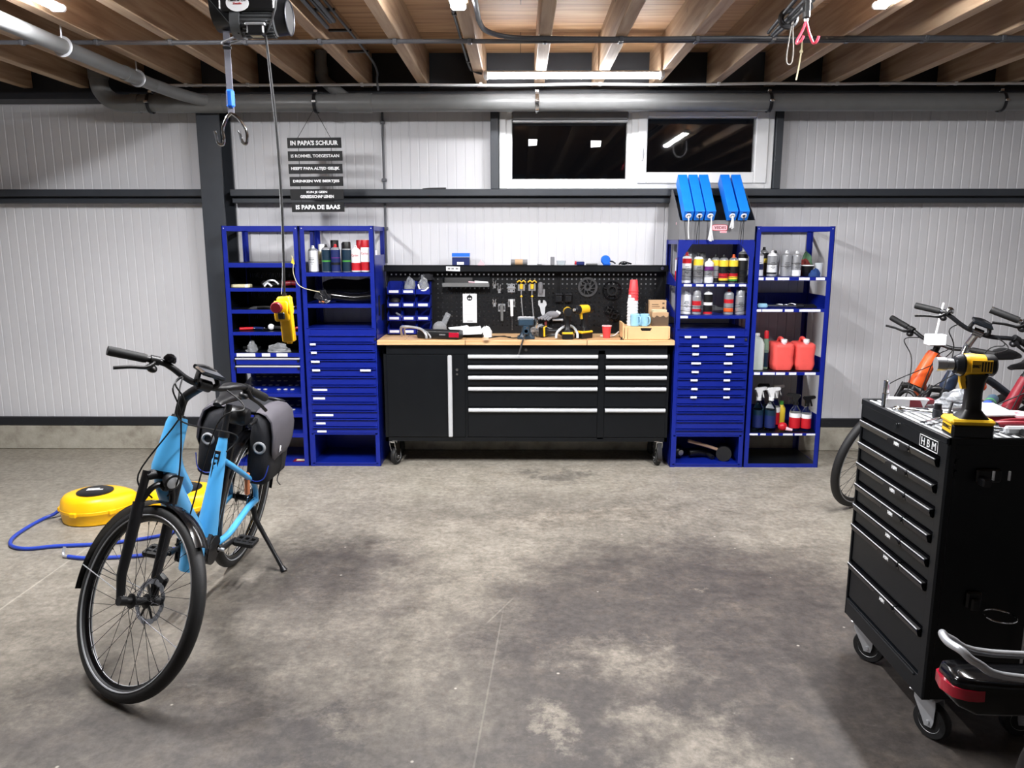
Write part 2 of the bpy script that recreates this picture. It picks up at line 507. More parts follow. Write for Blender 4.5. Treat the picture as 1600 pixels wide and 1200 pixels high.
def mk_wood(name, dark, mid, light, axis, k=1.0, rough=.6, plank=None, sat=None):
    m, nt, N, L, P = nodes(name)
    tc = N('TexCoord'); oi = N('ObjectInfo')
    off = N('VectorMath', operation='SCALE'); off.inputs[0].default_value = (13.1, 7.7, 5.3); L(oi.outputs['Random'], off.inputs['Scale'])
    ad = N('VectorMath', operation='ADD'); L(tc.outputs['Object'], ad.inputs[0]); L(off.outputs[0], ad.inputs[1])
    mp = N('Mapping'); s = [14, 14, 14]; s['xyz'.index(axis)] = 0.9; mp.inputs['Scale'].default_value = [q * k for q in s]
    L(ad.outputs[0], mp.inputs['Vector'])
    n = N('TexNoise'); n.inputs['Scale'].default_value = 1.6; n.inputs['Detail'].default_value = 8; n.inputs['Distortion'].default_value = .6
    L(mp.outputs[0], n.inputs['Vector'])
    r = ramp(N, [(0.3, dark), (0.5, mid), (0.7, light)]); L(n.outputs['Fac'], r.inputs['Fac'])
    # knots
    v = N('TexVoronoi'); v.inputs['Scale'].default_value = 2.3 * k; mp2 = N('Mapping'); s2 = [1, 1, 1]; s2['xyz'.index(axis)] = .55; mp2.inputs['Scale'].default_value = s2
    L(ad.outputs[0], mp2.inputs['Vector']); L(mp2.outputs[0], v.inputs['Vector'])
    kr = N('MapRange'); kr.inputs['From Min'].default_value = .07; kr.inputs['From Max'].default_value = .03; L(v.outputs['Distance'], kr.inputs['Value'])
    x = N('Mix', data_type='RGBA'); L(kr.outputs['Result'], x.inputs[0]); L(r.outputs['Color'], x.inputs[6]); x.inputs[7].default_value = rgb(*[int(q * .62) for q in dark])
    c = x.outputs[2]
    if plank:
        br = N('TexBrick'); br.offset = .5
        br.inputs['Scale'].default_value = 1; br.inputs['Brick Width'].default_value = plank[0]; br.inputs['Row Height'].default_value = plank[1]
        br.inputs['Mortar Size'].default_value = .003; br.inputs['Mortar Smooth'].default_value = .1
        br.inputs['Color1'].default_value = (1, 1, 1, 1); br.inputs['Color2'].default_value = (.86, .84, .82, 1); br.inputs['Mortar'].default_value = (.25, .2, .16, 1)
        L(tc.outputs['Object'], br.inputs['Vector'])
        y = N('Mix', data_type='RGBA', blend_type='MULTIPLY'); y.inputs[0].default_value = 1; L(c, y.inputs[6]); L(br.outputs['Color'], y.inputs[7]); c = y.outputs[2]
    L(c, P.inputs['Base Color']); P.inputs['Roughness'].default_value = rough
    b = N('Bump'); b.inputs['Strength'].default_value = .15; b.inputs['Distance'].default_value = .002; L(n.outputs['Fac'], b.inputs['Height']); L(b.outputs['Normal'], P.inputs['Normal'])
mk_wood('joist_wood', (146, 118, 94), (172, 145, 118), (190, 166, 138), 'y')
mk_wood('deck_wood', (156, 120, 88), (188, 150, 112), (206, 170, 130), 'x', plank=(2.44, .61))
mk_wood('bench_wood', (206, 158, 108), (226, 184, 136), (238, 202, 158), 'x', k=1.6, rough=.4, plank=(.9, .045))

def mk_wall():
    m, nt, N, L, P = nodes('panel_white')
    tc = N('TexCoord')
    n = N('TexNoise'); n.inputs['Scale'].default_value = 1.3; n.inputs['Detail'].default_value = 5; L(tc.outputs['Object'], n.inputs['Vector'])
    r = ramp(N, [(.3, (204, 204, 208)), (.7, (214, 214, 217))]); L(n.outputs['Fac'], r.inputs['Fac']); L(r.outputs['Color'], P.inputs['Base Color'])
    P.inputs['Roughness'].default_value = .38
    m, nt, N, L, P = nodes('plinth_concrete')
    tc = N('TexCoord')
    n = N('TexNoise'); n.inputs['Scale'].default_value = 7; n.inputs['Detail'].default_value = 9; n.inputs['Roughness'].default_value = .7; L(tc.outputs['Object'], n.inputs['Vector'])
    r = ramp(N, [(.3, (132, 126, 114)), (.5, (166, 161, 148)), (.7, (184, 180, 168))]); L(n.outputs['Fac'], r.inputs['Fac']); L(r.outputs['Color'], P.inputs['Base Color'])
    P.inputs['Roughness'].default_value = .8
    b = N('Bump'); b.inputs['Strength'].default_value = .4; b.inputs['Distance'].default_value = .006; L(n.outputs['Fac'], b.inputs['Height']); L(b.outputs['Normal'], P.inputs['Normal'])
    m, nt, N, L, P = nodes('kick_black')
    tc = N('TexCoord')
    n = N('TexNoise'); n.inputs['Scale'].default_value = 16; n.inputs['Detail'].default_value = 10; n.inputs['Roughness'].default_value = .8; L(tc.outputs['Object'], n.inputs['Vector'])
    r = ramp(N, [(.60, (26, 28, 33)), (.68, (70, 74, 80))]); L(n.outputs['Fac'], r.inputs['Fac']); L(r.outputs['Color'], P.inputs['Base Color'])
    P.inputs['Roughness'].default_value = .5
mk_wall()

YW = 6.19          # face of the back wall
XL, XR, YB = -6.2, 6.2, -4.2
WX0, WX1, WZ0, WZ1 = -0.163, 1.932, 2.098, 2.69

struct(B('concrete_floor').box(XL - .2, XR + .2, YB - .2, YW + .3, -0.15, 0), 'floor')

# back wall: insulated metal panels with shallow grooves, deeper at every panel seam
b = B('panel_white')
xs = []
x = XL
seam0 = -2.86
while x < XR:
    xs.append((x, 0)); k = round((x + .06 - seam0) / .0713)
    deep = .006 if k % 14 == 0 else .0022
    xs += [(x + .0575, 0), (x + .0600, deep), (x + .0688, deep)]
    x += .0713
xs.append((XR, 0))
cut = [q for q in xs if not (abs(q[0] - WX0) < .01 or abs(q[0] - WX1) < .01)] + [(WX0, 0), (WX1, 0)]
cut.sort()
for (xa, da), (xb, db) in zip(cut, cut[1:]):
    inside = xa >= WX0 - 1e-6 and xb <= WX1 + 1e-6
    for z0, z1 in (((0, WZ0), (WZ1, 3.1)) if inside else ((0, 3.1),)):
        b.add([(xa, YW + da, z0), (xb, YW + db, z0), (xb, YW + db, z1), (xa, YW + da, z1)], [(0, 1, 2, 3)])
b.box(XL, WX0, YW + .02, YW + .12, 0, 3.1); b.box(WX1, XR, YW + .02, YW + .12, 0, 3.1)
b.box(WX0, WX1, YW + .02, YW + .12, 0, WZ0); b.box(WX0, WX1, YW + .02, YW + .12, WZ1, 3.1)
o = b.obj('wall_back', smooth=15, fix=False); o['kind'] = 'structure'
struct(B('panel_white').box(XL - .12, XL, YB, YW, 0, 3.1), 'wall_left')
struct(B('panel_white').box(XR, XR + .12, YB, YW, 0, 3.1), 'wall_right')
struct(B('panel_white').box(XL, XR, YB - .12, YB, 0, 3.1), 'wall_front')
struct(B('plinth_concrete').box(XL, XR, YW - .03, YW, 0, .204, .008), 'trim_1')
struct(B('kick_black').box(XL, XR, YW - .035, YW, .204, .274, .004), 'baseboard_back')
struct(B('deck_wood').box(XL - .1, XR + .1, YB - .1, YW + .1, 3.076, 3.12), 'ceiling')

for k in range(-13, 15):
    xj = -0.288 + .4262 * k
    o = B('joist_wood').box(xj - .036, xj + .036, YB, 6.05, 2.83, 3.076, .004).obj('ceiling_joist'); o['kind'] = 'structure'

# steel: beam under the joist ends, column, girts, posts beside the window
b = B('black_beam').box(XL, XR, 6.06, 6.09, 2.757, 3.076).box(XL, XR, 5.98, YW, 2.742, 2.757)
struct(b, 'steel_beam')
b = B('dark_grey_paint')
b.box(-2.405, -2.235, 5.935, 5.952, 0, 2.742, .002).box(-2.405, -2.235, 6.16, 6.178, 0, 2.742, .002).box(-2.330, -2.310, 5.95, 6.162, 0, 2.742)
struct(b, 'steel_column')
for xa, xb, n in ((XL, -2.412, 1), (-2.228, XR, 2)):
    b = B('dark_grey_paint').box(xa, xb, 6.045, YW - .002, 2.042, 2.094, .004)
    b.use('dark_grey_paint').box(xa, xb, 6.085, YW - .002, 1.992, 2.028, .004)
    b.use('black_beam').box(xa, xb, 6.10, YW - .002, 2.026, 2.044)
    struct(b, 'wall_girt')
for xa, xb in ((-.228, -.166), (1.936, 1.99)):
    struct(B('dark_grey_paint').box(xa, xb, 6.09, YW - .002, 2.097, 2.742, .003), 'window_post')

# window
m, nt, N, L, P = nodes('night_glass')
P.inputs['Base Color'].default_value = (1, 1, 1, 1); P.inputs['Transmission Weight'].default_value = 1.0; P.inputs['Roughness'].default_value = .02; P.inputs['IOR'].default_value = 1.5
win = thing('window', 'w', 'window', (.885, YW - .06, WZ0)); win['kind'] = 'structure'
del win['label']; del win['category']; win.name = 'window_1'
def frame(b, x0, x1, z0, z1, y0, y1, wl, wr, wb, wt):
    b.box(x0, x0 + wl, y0, y1, z0, z1, .006).box(x1 - wr, x1, y0, y1, z0, z1, .006)
    b.box(x0 + wl, x1 - wr, y0, y1, z0, z0 + wb, .006).box(x0 + wl, x1 - wr, y0, y1, z1 - wt, z1, .006)
    return b
b = B('upvc'); frame(b, WX0, WX1, WZ0, WZ1, 6.12, 6.235, .055, .05, .045, .03); b.box(.845, .90, 6.12, 6.235, WZ0 + .04, WZ1 - .02, .006)
b.obj('window_frame', win)
b = B('upvc'); frame(b, WX0 + .05, .85, WZ0 + .038, WZ1 - .02, 6.135, 6.20, .05, .036, .038, .04)
fs = b.obj('window_sash', win)
B('night_glass').box(-.068, .818, 6.165, 6.172, 2.17, 2.65).obj('pane', fs)
b = B('upvc'); frame(b, .895, WX1 - .045, WZ0 + .04, WZ1 - .022, 6.105, 6.19, .072, .098, .084, .045)
ss = b.obj('window_sash', win)
B('night_glass').box(.96, 1.80, 6.150, 6.157, 2.215, 2.63).obj('pane', ss)
b = B('alu').box(.915, .935, 6.092, 6.106, 2.33, 2.41, .004).box(.917, .933, 6.06, 6.092, 2.385, 2.40, .004).box(.916, .934, 6.058, 6.072, 2.30, 2.40, .006)
b.obj('window_handle', ss)
bl = thing('roller_blind', 'dark grey roller blind rolled up along the top of the left window pane', 'blind', (.376, 6.12, 2.61))
B('grey_box').box(-.066, .816, 6.07, 6.132, 2.600, 2.668, .012).obj('cassette', bl)
B('alu').box(-.060, .810, 6.07, 6.13, 2.586, 2.599, .003).obj('bottom_bar', bl)
for nm, cx, cz, w in (('left', .094, 2.448, .064), ('right', .579, 2.437, .076)):  # two flat white quads just in front of the pane
    b = B('paper').add([(cx - w / 2, 6.161, cz - .026), (cx + w / 2, 6.161, cz - .021), (cx + w / 2 + .005, 6.158, cz + .024), (cx - w / 2, 6.1585, cz + .025),
                        (cx - w / 2, 6.1645, cz - .026), (cx + w / 2, 6.1645, cz - .021), (cx + w / 2 + .005, 6.1645, cz + .024), (cx - w / 2, 6.1645, cz + .025)],
                       [(0, 1, 2, 3), (7, 6, 5, 4), (0, 4, 5, 1), (1, 5, 6, 2), (2, 6, 7, 3), (3, 7, 4, 0)])
    tag(b.obj('white_quad'), 'small white quad on the %s half of the blind-topped dark window pane' % nm, 'quad')

# ================================================================ LAMPS
def batten(loc, length, along, label, led, cable=None):
    t = thing('ceiling_light', label, 'lamp', loc, (0, 0, 0 if along == 'x' else pi / 2), 'strip lights under the joists')
    h = length / 2
    B('white').box(-h, h, -.026, .026, -.014 if led == 'led' else -.020, .0, .004).obj('housing', t, world=False)
    dp = .019 if led == 'led' else .013
    a0 = .7 if led == 'led' else 0
    pr = [((.025 if a0 else .034) * cos(pi - a0 + (pi + 2 * a0) * i / 12), (-.028 if a0 else -.018) + dp * sin(pi - a0 + (pi + 2 * a0) * i / 12)) for i in range(13)]
    B(led).prism(pr, 'x', -h + .03, h - .03).obj('diffuser', t, world=False)
    for s in (-1, 1):
        B('white').box(s * (h - .03), s * (h + .004), -.037, .037, -.032 - dp if led == 'led' else -.020 - dp, .001, .01).obj('end_cap', t, world=False)
    return t
batten((.360, 5.50, 2.830), 1.21, 'x', 'lit strip light running along the wall above the window', 'led')
for i, (x, lab) in enumerate(((-2.245, 'lit strip light under the joists above the branch of grey pipe'), (-.300, 'lit strip light on the joist left of the double conduit bend'), (1.725, 'lit strip light under the joists right of the pink hook'))):
    batten((x, 3.39, 2.830), 1.21, 'y', lab, 'led_row')
# ================================================================ PIPES AND CONDUITS
t = thing('drain_pipe', 'fat grey drain pipe running along the top of the back wall', 'pipe', (0, 5.88, 2.63))
PY, PZ, PR = 5.875, 2.692, .0625
b = B('grey_pvc').cyl((-2.78, PY, PZ), (XR, PY, PZ), PR, n=28)
b.obj('pipe_run', t)
el = [(-2.78, PY, PZ), (-2.90, PY, PZ), (-2.985, PY, PZ + .02), (-3.045, PY, PZ + .075), (-3.07, PY, PZ + .15), (-3.07, PY, 3.07)]
b = B('grey_pvc').path(el, PR, 24, 6); b.cyl((-2.84, PY, PZ), (-2.78, PY, PZ), PR + .005, n=28).cyl((-3.07, PY, 2.86), (-3.07, PY, 2.93), PR + .006, n=28)
b.obj('elbow', t)
b = B('grey_pvc').cyl((-2.66, PY, PZ), (-2.16, PY, PZ), PR + .006, n=28)
b.obj('junction', t)
br = B('grey_pvc').path([(-2.49, YB, 2.742), (-2.49, 4.0, 2.742), (-2.49, 5.3, 2.742), (-2.47, 5.5, 2.738), (-2.40, 5.68, 2.72), (-2.28, 5.84, 2.70)], .041, 20, 6)
br.cyl((-2.49, 5.08, 2.742), (-2.49, 5.16, 2.742), .046, n=24)
br.obj('branch_pipe', t)
b = B('grey_pvc').path([(-1.46, 5.955, 3.07), (-1.46, 5.955, 2.95), (-1.45, 5.945, 2.88), (-1.37, 5.92, 2.80), (-1.25, 5.88, 2.71)], .043, 20, 6).cyl((-1.46, 5.955, 2.90), (-1.46, 5.955, 2.96), .048, n=24)
b.cyl((-1.33, PY, PZ), (-1.08, PY, PZ), PR + .006, n=28)
b.obj('drop_pipe', t)
for i, x in enumerate((-2.70, -1.49, .12, 1.80, 3.47)):
    b = B('black_rubber').torus((x, PY, PZ), 'x', PR + .006, .005, 28, 6, ).use('chrome' if i in (2,) else 'dark_metal')
    ring = [(x, PY + (PR + .009) * cos(2 * pi * k / 32), PZ + (PR + .009) * sin(2 * pi * k / 32)) for k in range(32)]
    b.tube(ring, .012, 4, closed=True, flat=.25)
    b.use('chrome').cyl((x, PY, PZ + PR + .01), (x, PY + .05, 2.745), .006, n=10).box(x - .016, x + .016, PY - PR - .03, PY - PR - .006, PZ - .008, PZ + .008, .003).box(x - .014, x + .014, PY - .014, PY + .014, PZ + PR + .008, PZ + PR + .028, .003)
    b.obj('pipe_clamp', t)
for y in (4.42, 5.25):
    b = B('galv').cyl((-2.49, y, 2.785), (-2.49, y, 3.07), .005, n=8)
    ring = [(-2.49 + .045 * cos(2 * pi * k / 28), y, 2.742 + .045 * sin(2 * pi * k / 28)) for k in range(28)]
    b.tube(ring, .010, 4, closed=True, flat=.25)
    b.obj('pipe_hanger', t)

def wavy(x0, x1, y, z, amp, n, seed):
    r = random.Random(seed)
    return [(x0 + (x1 - x0) * i / n, y, z + r.uniform(-amp, amp)) for i in range(n + 1)]
t = thing('conduit', 'thin pale conduit clipped along the joist ends above the drain pipe', 'conduit', (0, 5.87, 2.81))
B('white_conduit').path(wavy(-2.62, XR, 5.865, 2.816, .004, 20, 3), .0100, 8, 4).obj('tube', t)
for x in (-2.43, -1.98, -1.15, -.288, .575, 1.43, 2.28, 3.13):
    B('white_conduit').box(x - .012, x + .012, 5.853, 5.877, 2.805, 2.83, .003).obj('clip', t)
t = thing('conduit', 'grey conduit crossing under all the joists from wall to wall', 'conduit', (0, 4.64, 2.82))
B('grey_conduit').path(wavy(XL, XR, 4.645, 2.816, .002, 18, 5), .0125, 10, 4).obj('tube', t)
for k in range(-7, 9):
    x = -0.288 + .4262 * k
    B('grey_conduit').box(x - .012, x + .012, 4.628, 4.662, 2.802, 2.83, .003).obj('clip', t)
t = thing('conduit', 'dark grey conduit bending off a joist and running right beside the long one', 'conduit', (0, 4.58, 2.82))
b = B('dark_conduit').path([(-.215, 1.5, 2.818), (-.215, 3.9, 2.818), (-.212, 4.25, 2.818), (-.18, 4.44, 2.818), (-.06, 4.56, 2.818), (.15, 4.59, 2.818)] + wavy(.6, XR, 4.605, 2.818, .002, 10, 8), .0135, 10, 5)
b.obj('tube', t)
for k in (2, 3, 4, 6, 7):
    x = -0.288 + .4262 * k
    B('dark_conduit').box(x - .012, x + .012, 4.588, 4.622, 2.802, 2.83, .003).obj('clip', t)
t = thing('conduit', 'bundle of three dark conduits running down one joist beside the hoist', 'conduit', (-1.02, 4.2, 2.82))
for i, (x, ye, z) in enumerate(((-1.050, 4.45, 2.845), (-1.020, 4.4, 2.86), (-.990, 4.35, 2.85))):
    B('dark_metal').cyl((x, 1.5, z), (x, ye, z), .012, n=10).obj('tube', t)
b = B('dark_conduit').path([(-.985, 1.5, 2.89), (-.985, 4.3, 2.89), (-.985, 5.3, 2.885), (-1.0, 5.66, 2.87), (-1.02, 5.76, 2.83), (-1.02, 5.80, 2.765)], .008, 8, 5)
t = tag(b.obj('cable'), 'thin dark cable clipped along the joist beside the three conduits', 'cable')
for y in (3.2, 4.3, 4.7, 5.2):
    B('black_plastic').box(-1.102, -.970, y - .012, y + .012, 2.884, 2.898, .003).obj('clip', t)
t = thing('conduit', 'dark conduit running along the joist that carries the middle strip light', 'conduit', (-.345, 4.0, 2.84))
B('dark_conduit').path([(-.342, 1.5, 2.845), (-.342, 4.0, 2.845), (-.342, 5.35, 2.845), (-.318, 5.50, 2.835), (-.262, 5.50, 2.815)], .008, 8, 5).obj('tube', t)
for y in (4.2, 4.75, 5.25):
    B('black_plastic').box(-.352, -.322, y - .012, y + .012, 2.835, 2.856, .003).obj('clip', t)
t = thing('bar', 'thin black bar lying on the wall girt left of the window', 'bar', (-.66, 6.10, 2.095))
B('black_plastic').prism([(-.75, 2.0945), (-.57, 2.0945), (-.57, 2.106), (-.70, 2.104), (-.75, 2.099)], 'y', 6.06, 6.09).obj('body', t)
t = thing('conduit', 'slim grey conduit running down the wall panels left of the bench back', 'conduit', (-1.06, 6.17, 1.53))
B('grey_conduit').cyl((-1.06, 6.168, 1.53), (-1.06, 6.168, 2.74), .009, n=10).obj('tube', t)
for z in (2.60, 2.17, 1.8):
    B('grey_conduit').box(-1.078, -1.042, 6.155, 6.19, z - .012, z + .012, .004).obj('clip', t)

# ================================================================ BLUE SHELVING AND TOOL CABINETS
YF, YK = 5.69, 6.145      # front and back of the shelving

def posts(t, x0, x1, z1, m='blue_steel', back='blue_steel'):
    w, k = .036, .004
    for (x, y, sx, sy, mm) in ((x0, YF, 1, 1, m), (x1, YF, -1, 1, m), (x0, YK, 1, -1, back), (x1, YK, -1, -1, back)):
        b = B(mm)
        b.box(x, x + sx * w, y, y + sy * k, 0, z1).box(x, x + sx * k, y, y + sy * w, 0, z1)
        if mm == m:
            b.use('alu')
            for z in (z1 - .018,):
                b.cyl((x + sx * .018, y - .002, z), (x + sx * .018, y + .002, z), .004, n=8)
        b.obj('post', t)

def rails(t, x0, x1, zt, zb, name='top_rail'):
    b = B('blue_steel').box(x0 + .005, x1 - .005, YF - .001, YF + .003, zb, zt).box(x0 + .005, x1 - .005, YF, YF + .018, zt - .003, zt)
    b.box(x0 + .005, x1 - .005, YK - .004, YK, zb, zt)
    b.box(x0 + .004, x0 + .007, YF, YK, zb, zt).box(x1 - .007, x1 - .004, YF, YK, zb, zt)
    b.obj(name, t)

def shelf(t, x0, x1, zt, zb, tray=0.0, m='blue_steel', labels=(), floor_m=None):
    b = B(m).box(x0 + .006, x1 - .006, YF + .002, YF + .005, zb, zt)
    b.use(floor_m or 'blue_steel').box(x0 + .006, x1 - .006, YF + .005, YK - .004, zt - .004, zt - .001)
    b.use(m).box(x0 + .006, x1 - .006, YK - .007, YK - .004, zb, zt + tray)
    b.box(x0 + .006, x0 + .009, YF + .005, YK - .007, zb, zt + tray * .0 + .001).box(x1 - .009, x1 - .006, YF + .005, YK - .007, zb, zt + tray)
    o = b.obj('shelf', t)
    for la, lb in labels:
        B('label_white').box(la, lb, YF, YF + .002, zb + .003, zt - .003).obj('label_strip', o)
    return o

def slotted(x0, x1, y0, y1, z0, z1, rows, pitch, w, m):
    """sheet with rows of vertical slots cut through it"""
    b = B(m); zs = z0
    n = int((x1 - x0 - .06) / pitch)
    for zc, h in sorted(rows):
        b.box(x0, x1, y0, y1, zs, zc - h / 2)
        xa = x0
        for i in range(n + 1):
            xc = x0 + .03 + i * pitch
            b.box(xa, xc - w / 2, y0, y1, zc - h / 2, zc + h / 2); xa = xc + w / 2
        b.box(xa, x1, y0, y1, zc - h / 2, zc + h / 2); zs = zc + h / 2
    return b.box(x0, x1, y0, y1, zs, z1)

def drawers(t, x0, x1, edges, labels):
    """stack of shallow drawers between successive heights (top first); each with its rolled grip edge"""
    xa, xb = x0 + .037, x1 - .016
    for i, (zt, zb) in enumerate(zip(edges, edges[1:])):
        b = B('blue_steel').box(xa, xb, YF - .004, YF + .40, zb + .004, zt - .006, .002)
        d = b.obj('drawer', t)
        g = B('blue_steel').prism([(YF - .004, zt - .014), (YF - .020, zt - .006), (YF - .020, zt - .001), (YF + .012, zt - .001), (YF + .012, zt - .004)], 'x', xa - .002, xb + .002)
        g.obj('grip_edge', d)
        for la, lb, f in labels.get(i, ()):
            z = zt - .008 - f * (zt - zb - .016)
            B('label_white').box(la, lb, YF - .0225 if f < .2 else YF - .006, YF - .0195 if f < .2 else YF - .003, z - .008, z + .008, .001).obj('label_strip', d)

def carcass(t, x0, x1, zt, zb):
    b = B('blue_steel').box(x0 + .003, x0 + .020, YF + .004, YK, 0.0, zt).box(x1 - .020, x1 - .003, YF + .004, YK, 0.0, zt)
    b.box(x0 + .036, x0 + .044, YF + .001, YF + .012, .03, zt).box(x1 - .034, x1 - .02, YF + .012, YF + .02, .03, zt)
    b.box(x0 + .02, x1 - .02, YF, YF + .42, zt - .006, zt).box(x0 + .03, x1 - .006, YF + .005, YF + .009, zt - .05, zt - .006)
    b.use('blue_steel').box(x0 + .02, x1 - .02, YK - .006, YK, 0.02, zt)
    b.use('blue_steel').box(x0 + .02, x1 - .02, YF, YK, zb - .012, zb - .002)
    b.box(x0 + .006, x1 - .006, YF + .0045, YF + .009, 0, .030).box(x0 + .02, x1 - .02, YF, YK, .018, .026)
    return b.obj('carcass', t)

# ---- leftmost open shelf
t = thing('shelf_unit', 'open blue shelf unit beside the steel column, small tools on its shelves', 'shelf', (-1.908, 5.92, 0))
x0, x1 = -2.178, -1.618
posts(t, x0, x1, 1.812); rails(t, x0, x1, 1.811, 1.774)
for zt, zb in ((1.544, 1.512), (1.362, 1.336), (1.202, 1.173), (1.037, 1.011)):
    shelf(t, x0, x1, zt, zb, floor_m='black_steel')
shelf(t, x0, x1, .878, .848, floor_m='black_steel', labels=((-2.125, -1.985), (-1.935, -1.872), (-1.825, -1.742)))
slotted(x0 + .01, x1 - .01, YK - .012, YK - .009, .85, 1.53, ((1.435, .035), (1.285, .035), (1.105, .03), (.955, .03)), .018, .005, 'black_steel').obj('back_panel', t)
B('black_steel').box(x0 + .005, x0 + .008, YF + .03, YK - .02, .85, 1.53).obj('side_panel', t)
B('black_steel').box(x1 - .008, x1 - .005, YF + .03, YK - .02, .85, 1.53).obj('side_panel', t)
for zt, zb in ((.842, .790), (.784, .724)):
    b = B('blue_steel').box(x0 + .05, x1 - .036, YF - .012, YF + .38, zb, zt - .010, .002)
    d = b.obj('drawer', t)
    B('alu').box(x0 + .045, x1 - .030, YF - .022, YF - .004, zt - .012, zt, .003).obj('handle', d)
    for sx, xx in ((1, x0 + .036), (-1, x1 - .036)):
        B('black_plastic').box(xx, xx + sx * .012, YF - .02, YF + .3, zt - .03, zt - .008).obj('runner', d)
for zt, zb in ((.568, .541), (.409, .384)):
    o = shelf(t, x0, x1, zt, zb)
    # sloping holder plates with rows of cut holes
    b = B('blue_steel')
    ya, yb, za, zb_ = YF + .03, YK - .05, zt + .004, zt + .075
    b.add([(x0 + .02, ya, za), (x1 - .02, ya, za), (x1 - .02, yb, zb_), (x0 + .02, yb, zb_), (x0 + .02, ya, za - .004), (x1 - .02, ya, za - .004), (x1 - .02, yb, zb_ - .004), (x0 + .02, yb, zb_ - .004)],
          [(0, 1, 2, 3), (7, 6, 5, 4), (0, 4, 5, 1), (1, 5, 6, 2), (2, 6, 7, 3), (3, 7, 4, 0)])
    b.use('alu')
    for r_ in range(4):
        for c_ in range(9):
            if (c_ * 7 + r_ * 5) % 4 == 0: continue
            f_ = .14 + .24 * r_; xc = x0 + .07 + c_ * .052 + .014 * (r_ % 2); yc = ya + (yb - ya) * f_; zc = za + (zb_ - za) * f_ + .003
            b.torus((xc, yc, zc), 'z', .013, .0034, 14, 5)
    b.obj('holder_plate', o)
    B('cardboard').box(x0 + .12, x1 - .03, YK - .05, YK - .03, zt + .10, zt + .155).obj('backing_strip', o) if zt > .5 else None
shelf(t, x0, x1, .259, .226); shelf(t, x0, x1, .030, .0)
L1 = t

# ---- left drawer cabinet
t = thing('tool_cabinet', 'tall blue drawer cabinet left of the workbench, spray cans on its top shelf', 'cabinet', (-1.31, 5.92, 0))
x0, x1 = -1.610, -1.066
posts(t, x0, x1, 1.812); rails(t, x0, x1, 1.811, 1.779)
shelf(t, x0, x1, 1.475, 1.447); shelf(t, x0, x1, 1.245, 1.216)
ed = [1.016, .959, .896, .828, .763, .699, .633, .567, .502, .438, .376, .311, .258]
q = lambda a: (a - 812.6) * 5.72 / 1202
LB = {1: ((q(484), q(493), .1),), 2: ((q(485), q(494), .1),), 3: ((q(484.5), q(498), .1),), 4: ((q(485.5), q(498), .1), (q(561), q(578), .1)),
      6: ((q(484), q(507), .55),), 7: ((q(484), q(503), .55),), 9: ((q(487), q(515), .6),), 10: ((q(487), q(502), .6),), 11: ((q(488), q(503), .75),)}
carcass(t, x0, x1, 1.064, .262)
drawers(t, x0, x1, ed, LB)
B('blue_steel').box(x1 - .004, x1, YF + .03, YK - .03, 1.05, 1.60).obj('side_panel', t)
b = B('black_plastic').box(x1, x1 + .003, YF + .10, YF + .16, 1.15, 1.30).box(x1, x1 + .003, YF + .22, YF + .34, 1.1, 1.22)
b.obj('magnet_strip', t)
B('chrome').cyl((x1 - .012, YF - .002, .985), (x1 - .012, YF - .012, .985), .009, n=14).obj('lock', t)

# ---- right drawer cabinet
t = thing('tool_cabinet', 'tall blue drawer cabinet right of the workbench, under the cable cartons', 'cabinet', (1.42, 5.92, 0))
x0, x1 = 1.147, 1.702
posts(t, x0, x1, 1.712); rails(t, x0, x1, 1.711, 1.680)
for sx, xx in ((1, x0), (-1, x1)):
    B('blue_steel').prism([(xx, 1.70), (xx + sx * .115, 1.70), (xx + sx * .034, 1.585), (xx, 1.585)], 'y', YF - .003, YF).obj('gusset', t)
q = lambda a: (a - 812.6) * 5.66 / 1202
o = shelf(t, x0, x1, 1.394, 1.373, labels=[(q(1030 + a / 5.217), q(1030 + c / 5.217)) for a, c in ((195, 260), (295, 355), (375, 440), (463, 528), (558, 608), (643, 700))])
shelf(t, x0, x1, 1.162, 1.139, labels=[(q(1064), q(1076))])
for z in (1.50, 1.455, 1.235, 1.20):
    B('black_plastic').path([(x0 + .01, YF + .02, z), (x0 + .15, YF + .010, z - .012), (x0 + .28, YF + .008, z - .008), (x0 + .42, YF + .010, z - .014), (x1 - .01, YF + .02, z)], .0018, 6, 4).obj('retaining_wire', t)
for z0_, z1_ in ((1.394, 1.42), (1.162, 1.19)):
    B('blue_steel').prism([(YF, z0_ - .02), (YK, z0_ - .02), (YK, z1_ + .09), (YF, z1_ - .02)], 'x', x0 - .001, x0 + .003).obj('side_panel', t)
ed = [1.015, .948, .886, .818, .753, .69, .624, .56, .494, .432, .365, .3, .25]
carcass(t, x0, x1, 1.058, .254)
q2 = lambda a: (1030 + a / 4.8 - 812.6) * 5.73 / 1202
lab = {0: ((183, 230), (297, 348), (503, 555)), 1: ((240, 292), (480, 552)), 2: ((245, 293), (495, 547)), 3: ((240, 312), (483, 546)), 4: ((245, 298), (488, 542)),
       5: ((240, 293), (488, 536)), 6: ((248, 296), (490, 540)), 7: ((245, 292), (492, 540))}
drawers(t, x0, x1, ed, {k: [(q2(a), q2(c), .05) for a, c in v] for k, v in lab.items()})
B('chrome').cyl((1.672, YF - .002, .985), (1.672, YF - .014, .985), .010, n=14).obj('lock', t)

